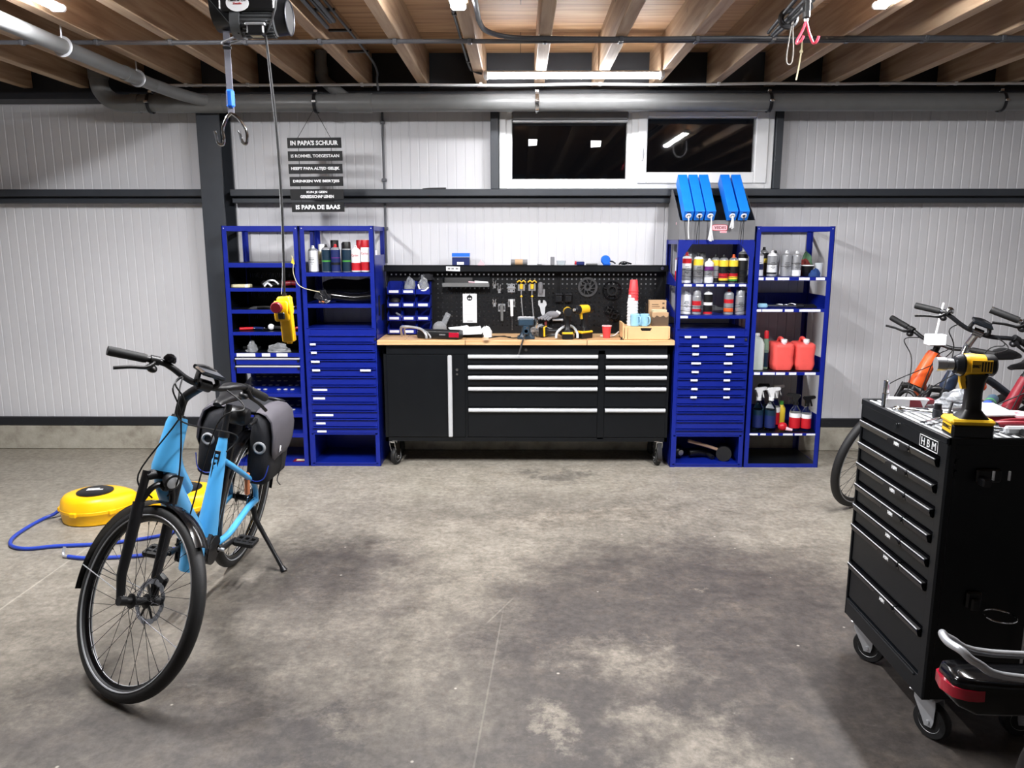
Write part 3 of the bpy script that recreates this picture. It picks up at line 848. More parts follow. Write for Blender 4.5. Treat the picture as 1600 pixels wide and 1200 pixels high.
# ---- rightmost open shelf
t = thing('shelf_unit', 'open blue shelf unit at the right end holding bottles, jugs and spray cans', 'shelf', (1.99, 5.92, 0))
x0, x1 = 1.708, 2.276
posts(t, x0, x1, 1.808); rails(t, x0, x1, 1.806, 1.771)
def lbs(px, off, k, d): return [((off + a / k - 812.6) * d / 1202, (off + c / k - 812.6) * d / 1202) for a, c in px]
shelf(t, x0, x1, 1.444, 1.418, labels=lbs(((805, 845), (863, 930), (960, 1053), (1132, 1218), (1270, 1343)), 1030, 5.217, 5.64))
shelf(t, x0, x1, 1.212, 1.187, tray=.09, labels=lbs(((785, 825), (832, 995), (1015, 1085), (1133, 1303)), 1030, 5.217, 5.69))
shelf(t, x0, x1, .740, .716, tray=.10, floor_m='black_steel', labels=lbs(((707, 753), (772, 862), (871, 938), (968, 1023), (1085, 1167)), 1030, 4.8, 5.77))
shelf(t, x0, x1, .270, .250, tray=.13, floor_m='black_steel', labels=lbs(((673, 738), (757, 797), (841, 891), (926, 998), (1013, 1068), (1100, 1172)), 1030, 4.8, 5.85))
shelf(t, x0, x1, .030, .0, floor_m='black_steel')
b = slotted(x0 + .06, x1 - .06, YK - .010, YK - .008, 1.30 - .09, 1.30, ((1.255, .035),), .02, .004, 'blue_steel')
b.obj('slotted_strip', t)

# ================================================================ WORKBENCH
t = thing('workbench', 'black workbench on castors with a wooden top and a pegboard back', 'workbench', (.045, 5.88, 0))
BX0, BX1 = -1.022, 1.118
b = B('black_steel').box(BX0, BX1, 5.70, 6.12, .212, .944, .004)
b.box(BX0, BX1, 5.69, 5.70, .20, .232).box(BX0, BX1, 5.69, 5.70, .872, .944).box(BX0, BX0 + .022, 5.69, 5.70, .2, .944).box(BX1 - .02, BX1, 5.69, 5.70, .2, .944)
b.box(-.412, -.394, 5.692, 5.70, .22, .9).box(.586, .634, 5.69, 5.70, .22, .9)
b.obj('body', t)
B('bench_wood').box(-1.060, 1.143, 5.648, 6.135, .944, .981, .004).obj('worktop', t)
d = B('black_steel').box(-1.000, -.412, 5.682, 5.70, .235, .868, .003).obj('door', t)
B('alu').box(-.540, -.508, 5.655, 5.683, .240, .866, .006).obj('handle', d)
for z in (.756, .722):
    B('chrome').cyl((-.471, 5.684, z), (-.471, 5.672, z), .010 if z > .73 else .008, n=16).obj('lock', d)
rows = ((.872, .800), (.792, .720), (.712, .636), (.626, .472), (.463, .236))
for xa, xb in ((-.392, .584), (.636, 1.098)):
    for zt, zb in rows:
        d = B('black_steel').box(xa, xb, 5.684, 5.70, zb, zt, .002).obj('drawer', t)
        B('alu').prism([(5.684, zt - .003), (5.660, zt - .003), (5.656, zt - .010), (5.656, zt - .022), (5.664, zt - .030), (5.672, zt - .028), (5.672, zt - .012), (5.684, zt - .010)], 'x', xa + .005, xb - .004).obj('handle', d)
B('chrome').cyl((.045, 5.69, .905), (.045, 5.678, .905), .011, n=16).obj('lock', t)
def castor(t, x, y, z1, r, w, yaw, chrome='chrome', cover=False):
    c = sub('castor', t, (x - t.location.x, y - t.location.y, 0), (0, 0, yaw))
    b = B(chrome).box(-.045, .045, -.045, .045, z1 - .006, z1, .002).cyl((0, 0, z1 - .026), (0, 0, z1 - .006), .026, n=20)
    off = .022
    for s in (-1, 1):
        b.prism([(-.036, z1 - .012), (.040, z1 - .012), (.044, z1 - .04), (off + .020, r + .006), (off + .014, r - .016), (off - .012, r - .018), (off - .022, r + .004), (-.036, z1 - .035)], 'y', s * (w / 2 + .004), s * (w / 2 + .0075))
    b.box(-.036, .040, -w / 2 - .0075, w / 2 + .0075, z1 - .022, z1 - .012)
    if cover:
        b.prism([(-.042, z1 - .02), (-.03, z1 - .015), (-.045, r + .03), (-.062, r - .01), (-.072, r - .005), (-.058, r + .04)], 'y', -w / 2, w / 2)
    b.cyl((off, -w / 2 - .012, r), (off, w / 2 + .012, r), .007, n=12)
    b.obj('fork', c, world=False)
    b = B('black_rubber').lathe([(r * .62, -w / 2), (r * .93, -w / 2), (r, -w / 2 + .008), (r, w / 2 - .008), (r * .93, w / 2), (r * .62, w / 2)], 32, 'y', (off, 0, r))
    wl = b.obj('wheel', c, world=False)
    B('alu').lathe([(.008, -w / 2 - .002), (r * .25, -w / 2 - .002), (r * .3, -w / 2 + .006), (r * .58, -w / 2 + .004), (r * .63, -w / 2 - .001), (r * .63, w / 2 + .001), (r * .58, w / 2 - .004), (r * .3, w / 2 - .006), (r * .25, w / 2 + .002), (.008, w / 2 + .002)], 28, 'y', (off, 0, r)).obj('hub', wl, world=False)
    return c
castor(t, -.965, 5.735, .206, .068, .032, radians(70))
castor(t, 1.062, 5.735, .206, .062, .034, radians(96), 'chrome', True)
castor(t, -.965, 6.05, .206, .068, .034, radians(120))
castor(t, 1.062, 6.05, .206, .068, .034, radians(60))
# pegboard: a sheet with real holes
PX0, PX1, PZ0, PZ1, PY_ = -1.045, 1.135, .981, 1.475, 6.085
b = B('black_board')
pit, hs = .0363, .0115
cols = [PX0 + .035 + i * pit for i in range(int((PX1 - PX0 - .05) / pit))]
rws = [1.445 - i * pit for i in range(12)]
skip = lambda x: abs(x + .695) < .03 or abs(x - .30) < .015
xe = [PX0]; ze = [PZ0]
for c in cols: xe += [c - hs / 2, c + hs / 2]
for r in sorted(rws): ze += [r - hs / 2, r + hs / 2]
xe.append(PX1); ze.append(PZ1)
for yy in (PY_, PY_ + .0025):
    vs = [(x, yy, z) for x in xe for z in ze]; nz = len(ze); fs = []
    for i in range(len(xe) - 1):
        for j in range(nz - 1):
            hole = i % 2 == 1 and j % 2 == 1 and not skip((xe[i] + xe[i + 1]) / 2)
            if not hole: fs.append((i * nz + j, (i + 1) * nz + j, (i + 1) * nz + j + 1, i * nz + j + 1))
    b.add(vs, fs)
b.box(PX0 - .004, PX0 + .012, PY_ - .022, PY_ + .02, PZ0, PZ1).box(PX1 - .012, PX1 + .004, PY_ - .022, PY_ + .02, PZ0, PZ1)
b.box(-.705, -.685, PY_ - .008, PY_, PZ0, PZ1, .002).box(.293, .307, PY_ - .006, PY_, PZ0, PZ1, .002)
tag(b.obj('pegboard', fix=False), 'black pegboard standing on the back edge of the bench', 'pegboard')
b = B('black_steel').box(-1.05, 1.14, 5.985, 5.989, 1.472, 1.520).box(-1.05, 1.14, 5.985, 6.105, 1.514, 1.518).box(-1.05, -1.046, 5.985, 6.1, 1.472, 1.518).box(1.136, 1.14, 5.985, 6.1, 1.472, 1.518)
o = tag(b.obj('ledge_shelf'), 'long black ledge along the top of the pegboard', 'shelf')
B('chrome').cyl((1.092, 5.986, 1.497), (1.092, 5.976, 1.497), .013, n=18).obj('lock', o)
b = B('label_white').add([(-.570, 5.983, 1.478), (-.463, 5.983, 1.473), (-.463, 5.983, 1.508), (-.570, 5.983, 1.512), (-.570, 5.985, 1.478), (-.463, 5.985, 1.473), (-.463, 5.985, 1.508), (-.570, 5.985, 1.512)],
                         [(0, 1, 2, 3), (7, 6, 5, 4), (0, 4, 5, 1), (1, 5, 6, 2), (2, 6, 7, 3), (3, 7, 4, 0)])
b.use('grey_box')
for x in (-.548, -.52, -.488):
    b.box(x - .010, x + .010, 5.9825, 5.983, 1.488, 1.500)
b.obj('label_strip', o)

# ================================================================ CANS, BOTTLES AND TOOLS ON THE SHELVES
def spray_can(x, y, z, h, r, body, bands, dome, cap, label, group, txt=None, capm='white', yaw=0.0, kind='nozzle'):
    """aerosol: body with printed bands, steel dome, and a nozzle or a full-width cap"""
    t = thing('spray_can', label, 'spray can', (x, y, z), (0, 0, yaw), group)
    hb = h * (.80 if kind == 'nozzle' else .74)
    b = B('silver_can').lathe([(r * .9, 0), (r, .003), (r, .006)], 24)
    cuts = sorted([(0.0, body)] + [(a, m) for a, m in bands]); cuts.append((1.0, None))
    for (a, m), (c, _) in zip(cuts, cuts[1:]):
        b.use(m).lathe([(r, .005 + a * (hb - .005)), (r, .005 + c * (hb - .005))], 24)
    if not txt and body in ('white', 'silver_can', 'label_white', 'cream'):
        b.use('dark_metal')
        for k_ in range(5):
            w_ = r * (.55, .7, .4, .62, .3)[k_]; b.box(-w_ * .8, w_ * .6, -r - .0008, -r * .8, hb * (.66 - .07 * k_), hb * (.68 - .07 * k_))
    b.use(dome).lathe([(r, hb), (r * .97, hb + .003), (r * .84, hb + .011), (r * .58, hb + .018), (r * .44, hb + .019)], 24)
    if txt:
        s_, hh, f, m = txt
        b.use(m).text(s_, hh, face_y(0, -r - .0006, f * hb), width=r * 1.5)
    b.obj('body', t, world=False)
    if kind == 'nozzle':
        b = B(capm).lathe([(r * .42, hb + .018), (r * .42, hb + .023), (r * .30, hb + .024), (r * .28, h - .003), (r * .22, h), (0, h)], 18)
        b.use('black_plastic').cyl((0, -r * .25, h - .010), (0, -r * .30, h - .010), .003, n=8)
    else:
        b = B(capm).lathe([(r * .9, hb + .005), (r * .9, h - .006), (r * .84, h), (0, h)], 22)
    b.obj('nozzle' if kind == 'nozzle' else 'cap', t, world=False)
    return t

G1, G2, G3, G4 = 'aerosols on the left cabinet', 'aerosols on the upper shelf of the right cabinet', 'aerosols on the lower shelf of the right cabinet', 'silver cans on the right shelf'
z = 1.475
spray_can(-1.544, 5.80, z, .195, .037, 'white', [], 'silver_can', 'cap', 'leftmost white spray can on the top shelf of the left cabinet', G1)
spray_can(-1.497, 5.90, z, .205, .036, 'cream', [(.0, 'grey_box'), (.35, 'cream')], 'white', 'cap', 'cream can with a pale cap standing behind the leftmost white can', G1, kind='cap')
spray_can(-1.4415, 5.78, z, .205, .034, 'teal_dark', [(.45, 'green'), (.52, 'teal_dark')], 'silver_can', 'cap', 'dark teal can with a green mark left of the purple-blue can', G1, capm='black_plastic')
spray_can(-1.405, 5.90, z, .235, .034, 'navy', [], 'navy', 'cap', 'tall can with a wide black cap peeping out behind the first teal can', G1, kind='cap', capm='black_plastic')
spray_can(-1.370, 5.775, z, .205, .035, 'navy', [(.30, 'black_plastic'), (.42, 'navy'), (.62, 'purple'), (.65, 'navy')], 'silver_can', 'cap', 'blue-violet spray can with a red nozzle between the two teal cans', G1, capm='red')
spray_can(-1.325, 5.91, z, .215, .033, 'black_plastic', [], 'dark_metal', 'cap', 'black can standing behind the gap left of the second teal can', G1, kind='cap', capm='black_plastic')
spray_can(-1.2875, 5.78, z, .222, .034, 'teal_dark', [(.45, 'green'), (.52, 'teal_dark')], 'silver_can', 'cap', 'dark teal can with a tall black cap left of the red cans', G1, kind='cap', capm='black_plastic')
spray_can(-1.218, 5.77, z, .196, .034, 'red', [(.0, 'white'), (.05, 'red'), (.42, 'white')], 'white', 'cap', 'red and white can without a cap, left one of the red pair', G1, txt=('Cyclon', .022, .78, 'red'))
spray_can(-1.205, 5.88, z, .236, .034, 'red', [], 'red', 'cap', 'red can with a red cap half hidden behind the red pair', G1, kind='cap', capm='red')
spray_can(-1.146, 5.77, z, .236, .035, 'red', [(.0, 'white'), (.05, 'red'), (.42, 'white')], 'white', 'cap', 'red and white can with a square red cap, right one of the red pair', G1, txt=('Cyclon', .022, .78, 'red'), kind='cap', capm='red')
spray_can(-1.109, 5.85, z, .200, .034, 'white', [(.2, 'label_white'), (.5, 'white')], 'silver_can', 'cap', 'white can with a black nozzle at the right end of the left cabinet', G1, capm='black_plastic')

z = 1.394
Yc = 5.775
spray_can(1.233, Yc, z, .228, .035, 'white', [(.1, 'silver_can'), (.6, 'white'), (.8, 'red')], 'white', 'n', 'white and silver can with a red nozzle at the left of the upper wire shelf', G2, capm='red')
spray_can(1.200, 5.86, z, .215, .034, 'red', [(.5, 'white')], 'red', 'n', 'red can tucked behind the leftmost can of the upper wire shelf', G2, capm='red')
spray_can(1.320, Yc, z, .222, .036, 'silver_can', [(.15, 'grey_box'), (.55, 'silver_can'), (.74, 'rainbow_yellow')], 'white', 'n', 'silver can with a yellow shoulder band and black nozzle', G2, capm='black_plastic')
spray_can(1.399, Yc, z, .182, .034, 'white', [(.35, 'silver_can'), (.62, 'purple'), (.85, 'white')], 'white', 'n', 'short white can with a purple patch', G2)
spray_can(1.365, 5.89, z, .225, .038, 'silver_can', [], 'silver_can', 'n', 'grey domed can standing behind the short purple-patched can', G2, kind='cap', capm='grey_box')
spray_can(1.280, 5.89, z, .215, .036, 'silver_can', [], 'silver_can', 'n', 'grey can hidden behind the silver can with the yellow shoulder', G2, kind='cap', capm='silver_can')
spray_can(1.456, 5.82, z, .212, .034, 'black_plastic', [(.2, 'silver_can'), (.75, 'rainbow_yellow')], 'silver_can', 'n', 'yellow topped can leaning in behind the black and yellow pair', G2, capm='black_plastic')
spray_can(1.507, Yc, z, .212, .034, 'dark_metal', [(.1, 'rainbow_yellow'), (.2, 'red'), (.42, 'black_plastic'), (.72, 'rainbow_yellow')], 'silver_can', 'n', 'black and yellow can with coloured stripes, left of the matching pair', G2, capm='black_plastic')
spray_can(1.578, Yc, z, .212, .034, 'dark_metal', [(.08, 'green'), (.16, 'rainbow_yellow'), (.28, 'red'), (.42, 'black_plastic'), (.72, 'rainbow_yellow')], 'silver_can', 'n', 'black and yellow can with rainbow stripes, right of the matching pair', G2, capm='orange')
spray_can(1.648, Yc, z, .268, .036, 'black_plastic', [(.3, 'dark_metal'), (.45, 'black_plastic'), (.78, 'white'), (.86, 'black_plastic')], 'silver_can', 'n', 'tall black can with a white nozzle at the right of the upper wire shelf', G2)
z = 1.162
spray_can(1.239, Yc, z, .185, .036, 'white', [(.2, 'label_white')], 'silver_can', 'n', 'plain white can at the left of the lower wire shelf', G3)
spray_can(1.319, Yc, z, .182, .034, 'red', [(.0, 'silver_can'), (.12, 'red'), (.3, 'silver_can'), (.5, 'red'), (.75, 'silver_can')], 'silver_can', 'n', 'red and silver can between the plain white can and the black can', G3, capm='silver_can', kind='cap')
spray_can(1.403, Yc, z, .188, .033, 'black_plastic', [(.0, 'red'), (.12, 'black_plastic'), (.45, 'white'), (.6, 'black_plastic')], 'white', 'n', 'black can with a white nozzle and a red straw on the lower wire shelf', G3)
spray_can(1.557, Yc, z, .190, .035, 'orange', [(.0, 'silver_can'), (.1, 'orange'), (.3, 'silver_can'), (.55, 'red'), (.75, 'silver_can')], 'silver_can', 'n', 'silver and orange can with a red nozzle standing past the gap', G3, capm='red')
spray_can(1.643, Yc, z, .182, .036, 'silver_can', [(.5, 'grey_box'), (.56, 'silver_can')], 'silver_can', 'n', 'silver can at the right end of the lower wire shelf', G3, kind='cap', capm='silver_can')
z = 1.444
spray_can(1.772, 5.80, z, .190, .034, 'label_white', [(.3, 'navy'), (.6, 'label_white')], 'silver_can', 'n', 'white and blue can half hidden by the left post of the open shelf', G4)
spray_can(1.838, 5.90, z, .215, .034, 'cardboard_dark', [(.55, 'rainbow_yellow'), (.75, 'black_plastic')], 'silver_can', 'n', 'brown and yellow can with a black nozzle behind the silver cans', G4, capm='black_plastic')
spray_can(1.862, Yc, z, .190, .035, 'silver_can', [(.1, 'black_plastic'), (.18, 'white'), (.55, 'grey_box'), (.62, 'silver_can')], 'white', 'n', 'silver white can with black print, leftmost of the three front cans', G4)
spray_can(1.922, 5.90, z, .190, .034, 'silver_can', [], 'silver_can', 'n', 'silver can with a black nozzle in the second row of the open shelf', G4, capm='black_plastic')
spray_can(1.966, Yc, z, .190, .037, 'silver_can', [(.45, 'grey_box'), (.5, 'silver_can')], 'silver_can', 'n', 'wide silver can in the middle of the three front cans', G4)
spray_can(2.042, Yc, z, .188, .034, 'silver_can', [(.0, 'white'), (.3, 'silver_can'), (.6, 'grey_box'), (.66, 'silver_can')], 'silver_can', 'n', 'silver can with a pale lower half, rightmost of the three front cans', G4)
tb = thing('bowl', 'black bowl with a white rim on the top shelf beside the silver cans', 'bowl', (2.135, 5.80, z))
B('black_plastic').lathe([(.026, 0), (.030, .004), (.046, .072), (.046, .080), (.042, .080), (.028, .012), (0, .010)], 28).obj('body', tb, world=False)
B('white').torus((0, 0, .080), 'z', .044, .0035, 28, 8).obj('rim', tb, world=False)
b = B('lens').at((2.213, 5.79, z)).lathe([(.024, 0), (.026, .004), (.028, .085), (.030, .10), (.027, .10), (.024, .01), (0, .008)], 24)
tag(b.obj('jar'), 'small glass jar at the right end of the shelf with silver cans', 'jar')
def cloth(name, m, label, cx, cy, z, rx, ry, h, seed, cat='cloth', grp=None):
    """crumpled fabric or bag: a lumpy closed surface resting flat underneath"""
    vs = []; n, k = 22, 9
    rings = []
    for j in range(k + 1):
        f = j / k; rr = sqrt(max(0, 1 - f ** 2.4)) if j < k else .02
        rr = max(rr, .03); ring = []
        for i in range(n):
            a = 2 * pi * i / n
            q = 1 + .34 * noise.noise(Vector((cos(a) * 1.6 + seed, sin(a) * 1.6, f * 2.2)))
            zz = h * f * (1 + .35 * noise.noise(Vector((cos(a) * 2.0, sin(a) * 2.0 + seed, f * 1.7)))) if j else 0
            if m == 'bag_clear' and j:
                q *= 1 + .42 * noise.noise(Vector((cos(a) * 4.5 + seed, sin(a) * 4.5, f * 5)))
                zz *= 1 + .30 * noise.noise(Vector((cos(a) * 5, sin(a) * 5 - seed, f * 4)))
            ring.append((cx + rx * rr * q * cos(a), cy + ry * rr * q * sin(a), z + zz))
        rings.append(ring)
    o = B(m).loft(rings).obj(name, smooth=50)
    return tag(o, label, cat, grp)
cloth('rag', 'red_cloth', 'rust brown rag bunched behind the bowl on the open shelf', 2.16, 5.93, z, .07, .05, .11, 2.0)
cloth('rag', 'green_cloth', 'grey green rag heaped at the right end above the blue rag', 2.205, 6.02, z, .05, .05, .16, 7.0)
cloth('rag', 'blue_cloth', 'dark blue rag between the bowl and the glass jar', 2.172, 5.755, z, .04, .03, .055, 4.0)

# tools lying in the second tray of the open shelf
z = 1.212
t = thing('torque_wrench', 'long bright torque wrench lying in the second tray of the open shelf', 'wrench', (1.98, 5.76, z))
B('steel_tool').cyl((1.84, 5.755, z + .016), (2.055, 5.755, z + .013), .012, n=14).obj('shaft', t)
B('dark_metal').cyl((2.055, 5.755, z + .014), (2.105, 5.755, z + .014), .020, n=18).obj('head', t)
B('mug_blue').box(1.768, 1.84, 5.735, 5.775, z, z + .035, .01).obj('grip', t)
t = thing('pliers', 'dark pliers beyond the torque wrench head in the second tray', 'pliers', (2.16, 5.77, z))
B('dark_metal').prism([(2.115, z), (2.14, z + .02), (2.18, z + .03), (2.21, z + .012), (2.21, z)], 'y', 5.76, 5.79).obj('jaw', t)
B('black_plastic').path([(2.12, 5.80, z + .01), (2.16, 5.83, z + .012), (2.22, 5.84, z + .01)], .010, 8, 5).obj('handle', t)
for i, (x, w, h) in enumerate(((1.95, .05, .022), (2.0, .04, .018), (2.045, .05, .028))):
    b = B('steel_tool').path([(x - w, 5.83, z + .008), (x, 5.835, z + h), (x + w, 5.82, z + .008)], .007, 8, 4)
    b.ball((x - w, 5.83, z + .010), (.016, .014, .010)).ball((x + w, 5.82, z + .010), (.014, .014, .010))
    tag(b.obj('spanner'), 'bright spanner lying behind the torque wrench shaft', 'spanner', 'spanners behind the torque wrench')

# third shelf: coolant jug, bottle, two red jerry cans
z = .740
t = thing('jug', 'translucent white jug half full of green fluid on the third shelf', 'jug', (1.80, 5.83, z))
def rrect(cx, cy, wx, wy, r, n=5):
    out = []
    for (sx, sy, a0) in ((1, 1, 0), (-1, 1, pi / 2), (-1, -1, pi), (1, -1, 3 * pi / 2)):
        for i in range(n + 1):
            a = a0 + pi / 2 * i / n
            out.append((cx + sx * (wx - r) + r * cos(a), cy + sy * (wy - r) + r * sin(a)))
    return out
def rbody(b, cx, cy, prof, r):
    """stack of rounded rectangles: prof = (z, half width x, half width y)"""
    return b.loft([[(x, y, zz) for x, y in rrect(cx, cy, wx, wy, min(r, wx * .95, wy * .95))] for zz, wx, wy in prof])
b = rbody(B('jug_white'), 1.80, 5.83, [(z, .040, .06), (z + .004, .045, .068), (z + .20, .045, .068), (z + .235, .034, .05), (z + .25, .018, .018), (z + .258, .018, .018)], .02); b.obj('body', t)
b = rbody(B('fluid_green'), 1.80, 5.83, [(z + .003, .038, .06), (z + .07, .040, .063)], .018); b.obj('fluid', t)
B('white').cyl((1.80, 5.83, z + .258), (1.80, 5.83, z + .275), .021, n=20).obj('cap', t)
t = thing('bottle', 'slim clear bottle with a red cap between the green jug and the red cans', 'bottle', (1.872, 5.83, z))
B('clear_green').at((1.872, 5.83, z)).lathe([(.020, 0), (.023, .004), (.023, .19), (.016, .235), (.012, .24)], 22).obj('body', t)
B('teal_dark').at((1.872, 5.83, z)).lathe([(.0236, .02), (.0236, .13)], 22).obj('label', t)
B('red').at((1.872, 5.83, z)).lathe([(.017, .236), (.017, .285), (.012, .296), (0, .296)], 20).obj('cap', t)
for i, (x, w, lab) in enumerate(((1.986, .080, 'red translucent jerry can beside the slim bottle, left of the pair'), (2.152, .074, 'red translucent jerry can at the right, the narrower of the pair'))):
    t = thing('jerry_can', lab, 'jerry can', (x, 5.84, z), group='red jerry cans on the open shelf')
    b = rbody(B('jug_red'), x, 5.84, [(z, w * .82, .085), (z + .006, w * .88, .095), (z + .05, w, .1), (z + .10, w * .94, .094), (z + .17, w, .1), (z + .195, w * .97, .098), (z + .208, w * .80, .08)], .03)
    b.obj('body', t, smooth=50)
    B('jug_red').path([(x, 5.80, z + .205), (x, 5.815, z + .232), (x, 5.87, z + .235), (x, 5.90, z + .205)], .013, 10, 5).obj('handle', t)
    B('pink').cyl((x, 5.765, z + .20), (x, 5.765, z + .215), .018, n=20).use('white').cyl((x, 5.765, z + .213), (x, 5.765, z + .238), .022, n=20).obj('cap', t)

# fourth shelf: trigger bottles
def trigger_bottle(x, y, z, h, r, body, lab_m, lab2, head, label, yaw=0.3, group='trigger spray bottles on the open shelf', fluid=None):
    t = thing('spray_bottle', label, 'spray bottle', (x, y, z), (0, 0, yaw), group)
    hb = h * .60
    B(body).lathe([(r * .92, 0), (r, .004), (r, hb * .80), (r * .86, hb * .92), (r * .42, hb * 1.08), (r * .36, hb * 1.12), (r * .36, hb * 1.18)], 24).obj('body', t, world=False)
    B(lab_m).lathe([(r * 1.01, hb * .12), (r * 1.01, hb * .60)], 24).use(lab2).lathe([(r * 1.012, hb * .60), (r * 1.012, hb * .80)], 24).obj('label', t, world=False)
    zt = hb * 1.16
    b = B(head).cyl((0, 0, zt), (0, 0, zt + .022), r * .46, n=18)
    b.prism([(-r * .35, zt + .02), (r * .30, zt + .02), (r * .42, zt + .045), (r * .9, h - .018), (r * .6, h - .004), (-r * 1.5, h), (-r * 1.7, h - .012), (-r * 1.6, h - .022), (-r * .5, h - .03)], 'y', -.011, .011)
    b.obj('trigger_head', t, world=False)
    B(head).prism([(-r * .75, h - .03), (-r * .55, h - .028), (-r * .72, h - .055), (-r * 1.0, h - .085), (-r * 1.15, h - .080), (-r * .9, h - .05)], 'y', -.007, .007).obj('trigger', t, world=False)
    return t
z = .270
trigger_bottle(1.832, 5.80, z, .335, .040, 'clear', 'navy', 'teal_dark', 'white', 'blue labelled spray bottle with a white trigger at the left of the fourth shelf', radians(200))
trigger_bottle(1.925, 5.79, z, .335, .042, 'clear', 'navy', 'teal_dark', 'white', 'blue labelled spray bottle with a white trigger, second from the left', radians(195))
trigger_bottle(1.995, 5.90, z, .335, .038, 'clear', 'red', 'white', 'white', 'red labelled spray bottle with a white trigger behind the blue ones', radians(190))
trigger_bottle(1.90, 5.96, z, .335, .036, 'clear', 'teal_dark', 'teal_dark', 'black_plastic', 'spray bottle with a black trigger in the back row behind the blue ones', radians(160))
trigger_bottle(2.117, 5.80, z, .285, .041, 'clear', 'red', 'white', 'black_plastic', 'pink and white labelled spray bottle with a black trigger, left of the two', radians(-25))
trigger_bottle(2.200, 5.79, z, .270, .038, 'clear', 'red', 'white', 'black_plastic', 'pink and white labelled spray bottle with a black trigger at the right end', radians(190))
t = thing('bottle', 'small yellow green bottle in the back row of the fourth shelf', 'bottle', (2.06, 5.95, z))
B('rainbow_yellow').at((2.06, 5.95, z)).lathe([(.03, 0), (.032, .004), (.032, .14), (.014, .17)], 20).obj('body', t)
B('green').at((2.06, 5.95, z)).lathe([(.016, .168), (.016, .195), (0, .195)], 16).obj('cap', t)
t = thing('funnel', 'small red and pink funnel lying in front of the spray bottles', 'funnel', (2.02, 5.76, z))
B('red').ball((2.015, 5.765, z + .034), (.036, .032, .034)).obj('bowl', t)
B('pink').cyl((2.035, 5.745, z + .022), (2.078, 5.730, z + .014), .016, .010, n=14).obj('spout', t)

# mallet and dark tools in the open foot of the right cabinet
z = .027
t = thing('mallet', 'black rubber mallet with a pale wooden handle in the foot of the right cabinet', 'mallet', (1.54, 5.80, z))
B('black_rubber').cyl((1.575, 5.76, z + .058), (1.600, 5.87, z + .058), .058, n=28).obj('head', t)
B('handle_wood').path([(1.56, 5.80, z + .075), (1.45, 5.79, z + .115), (1.30, 5.775, z + .160)], 0.013, 12, 6).obj('handle', t)
t = thing('hand_drill', 'black electric tool lying behind the mallet handle', 'tool', (1.40, 5.88, z))
B('black_plastic').path([(1.33, 5.86, z + .04), (1.40, 5.87, z + .045), (1.47, 5.88, z + .035)], [.03] * 13, 14, 6).obj('body', t)
B('dark_metal').cyl((1.47, 5.87, z + .035), (1.50, 5.80, z + .020), .018, n=14).obj('chuck', t)
t = thing('angle_grinder', 'black angle grinder at the left in the foot of the right cabinet', 'tool', (1.24, 5.88, z))
B('black_plastic').ball((1.235, 5.87, z + .052), (.055, .06, .052)).obj('body', t)
B('steel_tool').cyl((1.255, 5.806, z + .055), (1.252, 5.815, z + .055), .022, n=20).obj('flange', t)

# ---- clutter on the left shelf unit
def lump(name, x, y, z, parts, label, cat, group=None):
    t = thing(name, label, cat, (x, y, z), group=group)
    for nm, m, f in parts:
        b = B(m).at((x, y, z)); f(b); b.obj(nm, t)
    return t
z = 1.362
lump('block', -2.07, 5.78, z, [('body', 'cream', lambda b: b.box(-.085, .055, -.03, .03, 0, .022, .003)), ('band', 'white', lambda b: b.box(.02, .04, -.031, .031, -.0005 + .001, .023))], 'pale flat carton at the left of the second shelf', 'carton')
lump('lever', -1.87, 5.80, z, [('arm', 'galv', lambda b: b.path([(-.06, 0, .02), (-.01, .0, .05), (.03, 0, .045), (.06, -.01, .02)], .008, 8, 5)), ('bracket', 'white', lambda b: b.path([(-.045, -.02, .0075), (-.02, -.02, .03), (.01, -.02, .0075)], .007, 8, 4)), ('body', 'black_plastic', lambda b: b.box(-.09, .08, .02, .08, 0, .045, .015))], 'bright bent lever lying on a black block on the second shelf', 'lever')
lump('tool_roll', -1.73, 5.84, z, [('body', 'dark_red', lambda b: b.path([(-.07, 0, .02), (0, .01, .028), (.07, 0, .02)], .02, 12, 5)), ('strap', 'black_fabric', lambda b: b.torus((0, .01, .028), 'x', .0215, .003, 18, 6))], 'dark red roll at the right of the second shelf', 'tool roll')
z = 1.202
lump('pliers', -1.95, 5.79, z, [('jaw', 'steel_tool', lambda b: b.prism([(-.10, .0), (-.06, .016), (-.03, .018), (-.03, .0)], 'y', -.01, .01)), ('handle', 'black_rubber', lambda b: b.path([(-.03, 0, .010), (.04, -.02, .014), (.10, -.03, .010)], .009, 8, 5))], 'black handled pliers at the left of the third shelf', 'pliers')
lump('pliers', -1.85, 5.82, z, [('jaw', 'steel_tool', lambda b: b.prism([(-.06, .0), (-.03, .02), (.0, .022), (.0, .0)], 'y', -.01, .01)), ('handle', 'dark_metal', lambda b: b.path([(0, 0, .012), (.06, -.01, .016), (.15, -.01, .009)], .008, 8, 5))], 'long grey pliers right of the black handled ones', 'pliers')
lump('cutter', -1.72, 5.85, z, [('jaw', 'steel_tool', lambda b: b.box(-.02, .02, -.012, .012, 0, .02, .004)), ('handle', 'red', lambda b: b.path([(.02, 0, .010), (.06, -.005, .012), (.075, -.01, .010)], .009, 8, 4))], 'small red handled cutter at the right of the third shelf', 'cutter')
z = 1.037
lump('screwdriver', -2.06, 5.79, z, [('handle', 'red', lambda b: b.cyl((-.06, -.02, .013), (.03, .02, .013), .012, .010, 12)), ('blade', 'steel_tool', lambda b: b.cyl((.03, .02, .013), (.11, .055, .010), .0035, n=8))], 'red handled screwdriver at the left of the fourth shelf', 'screwdriver')
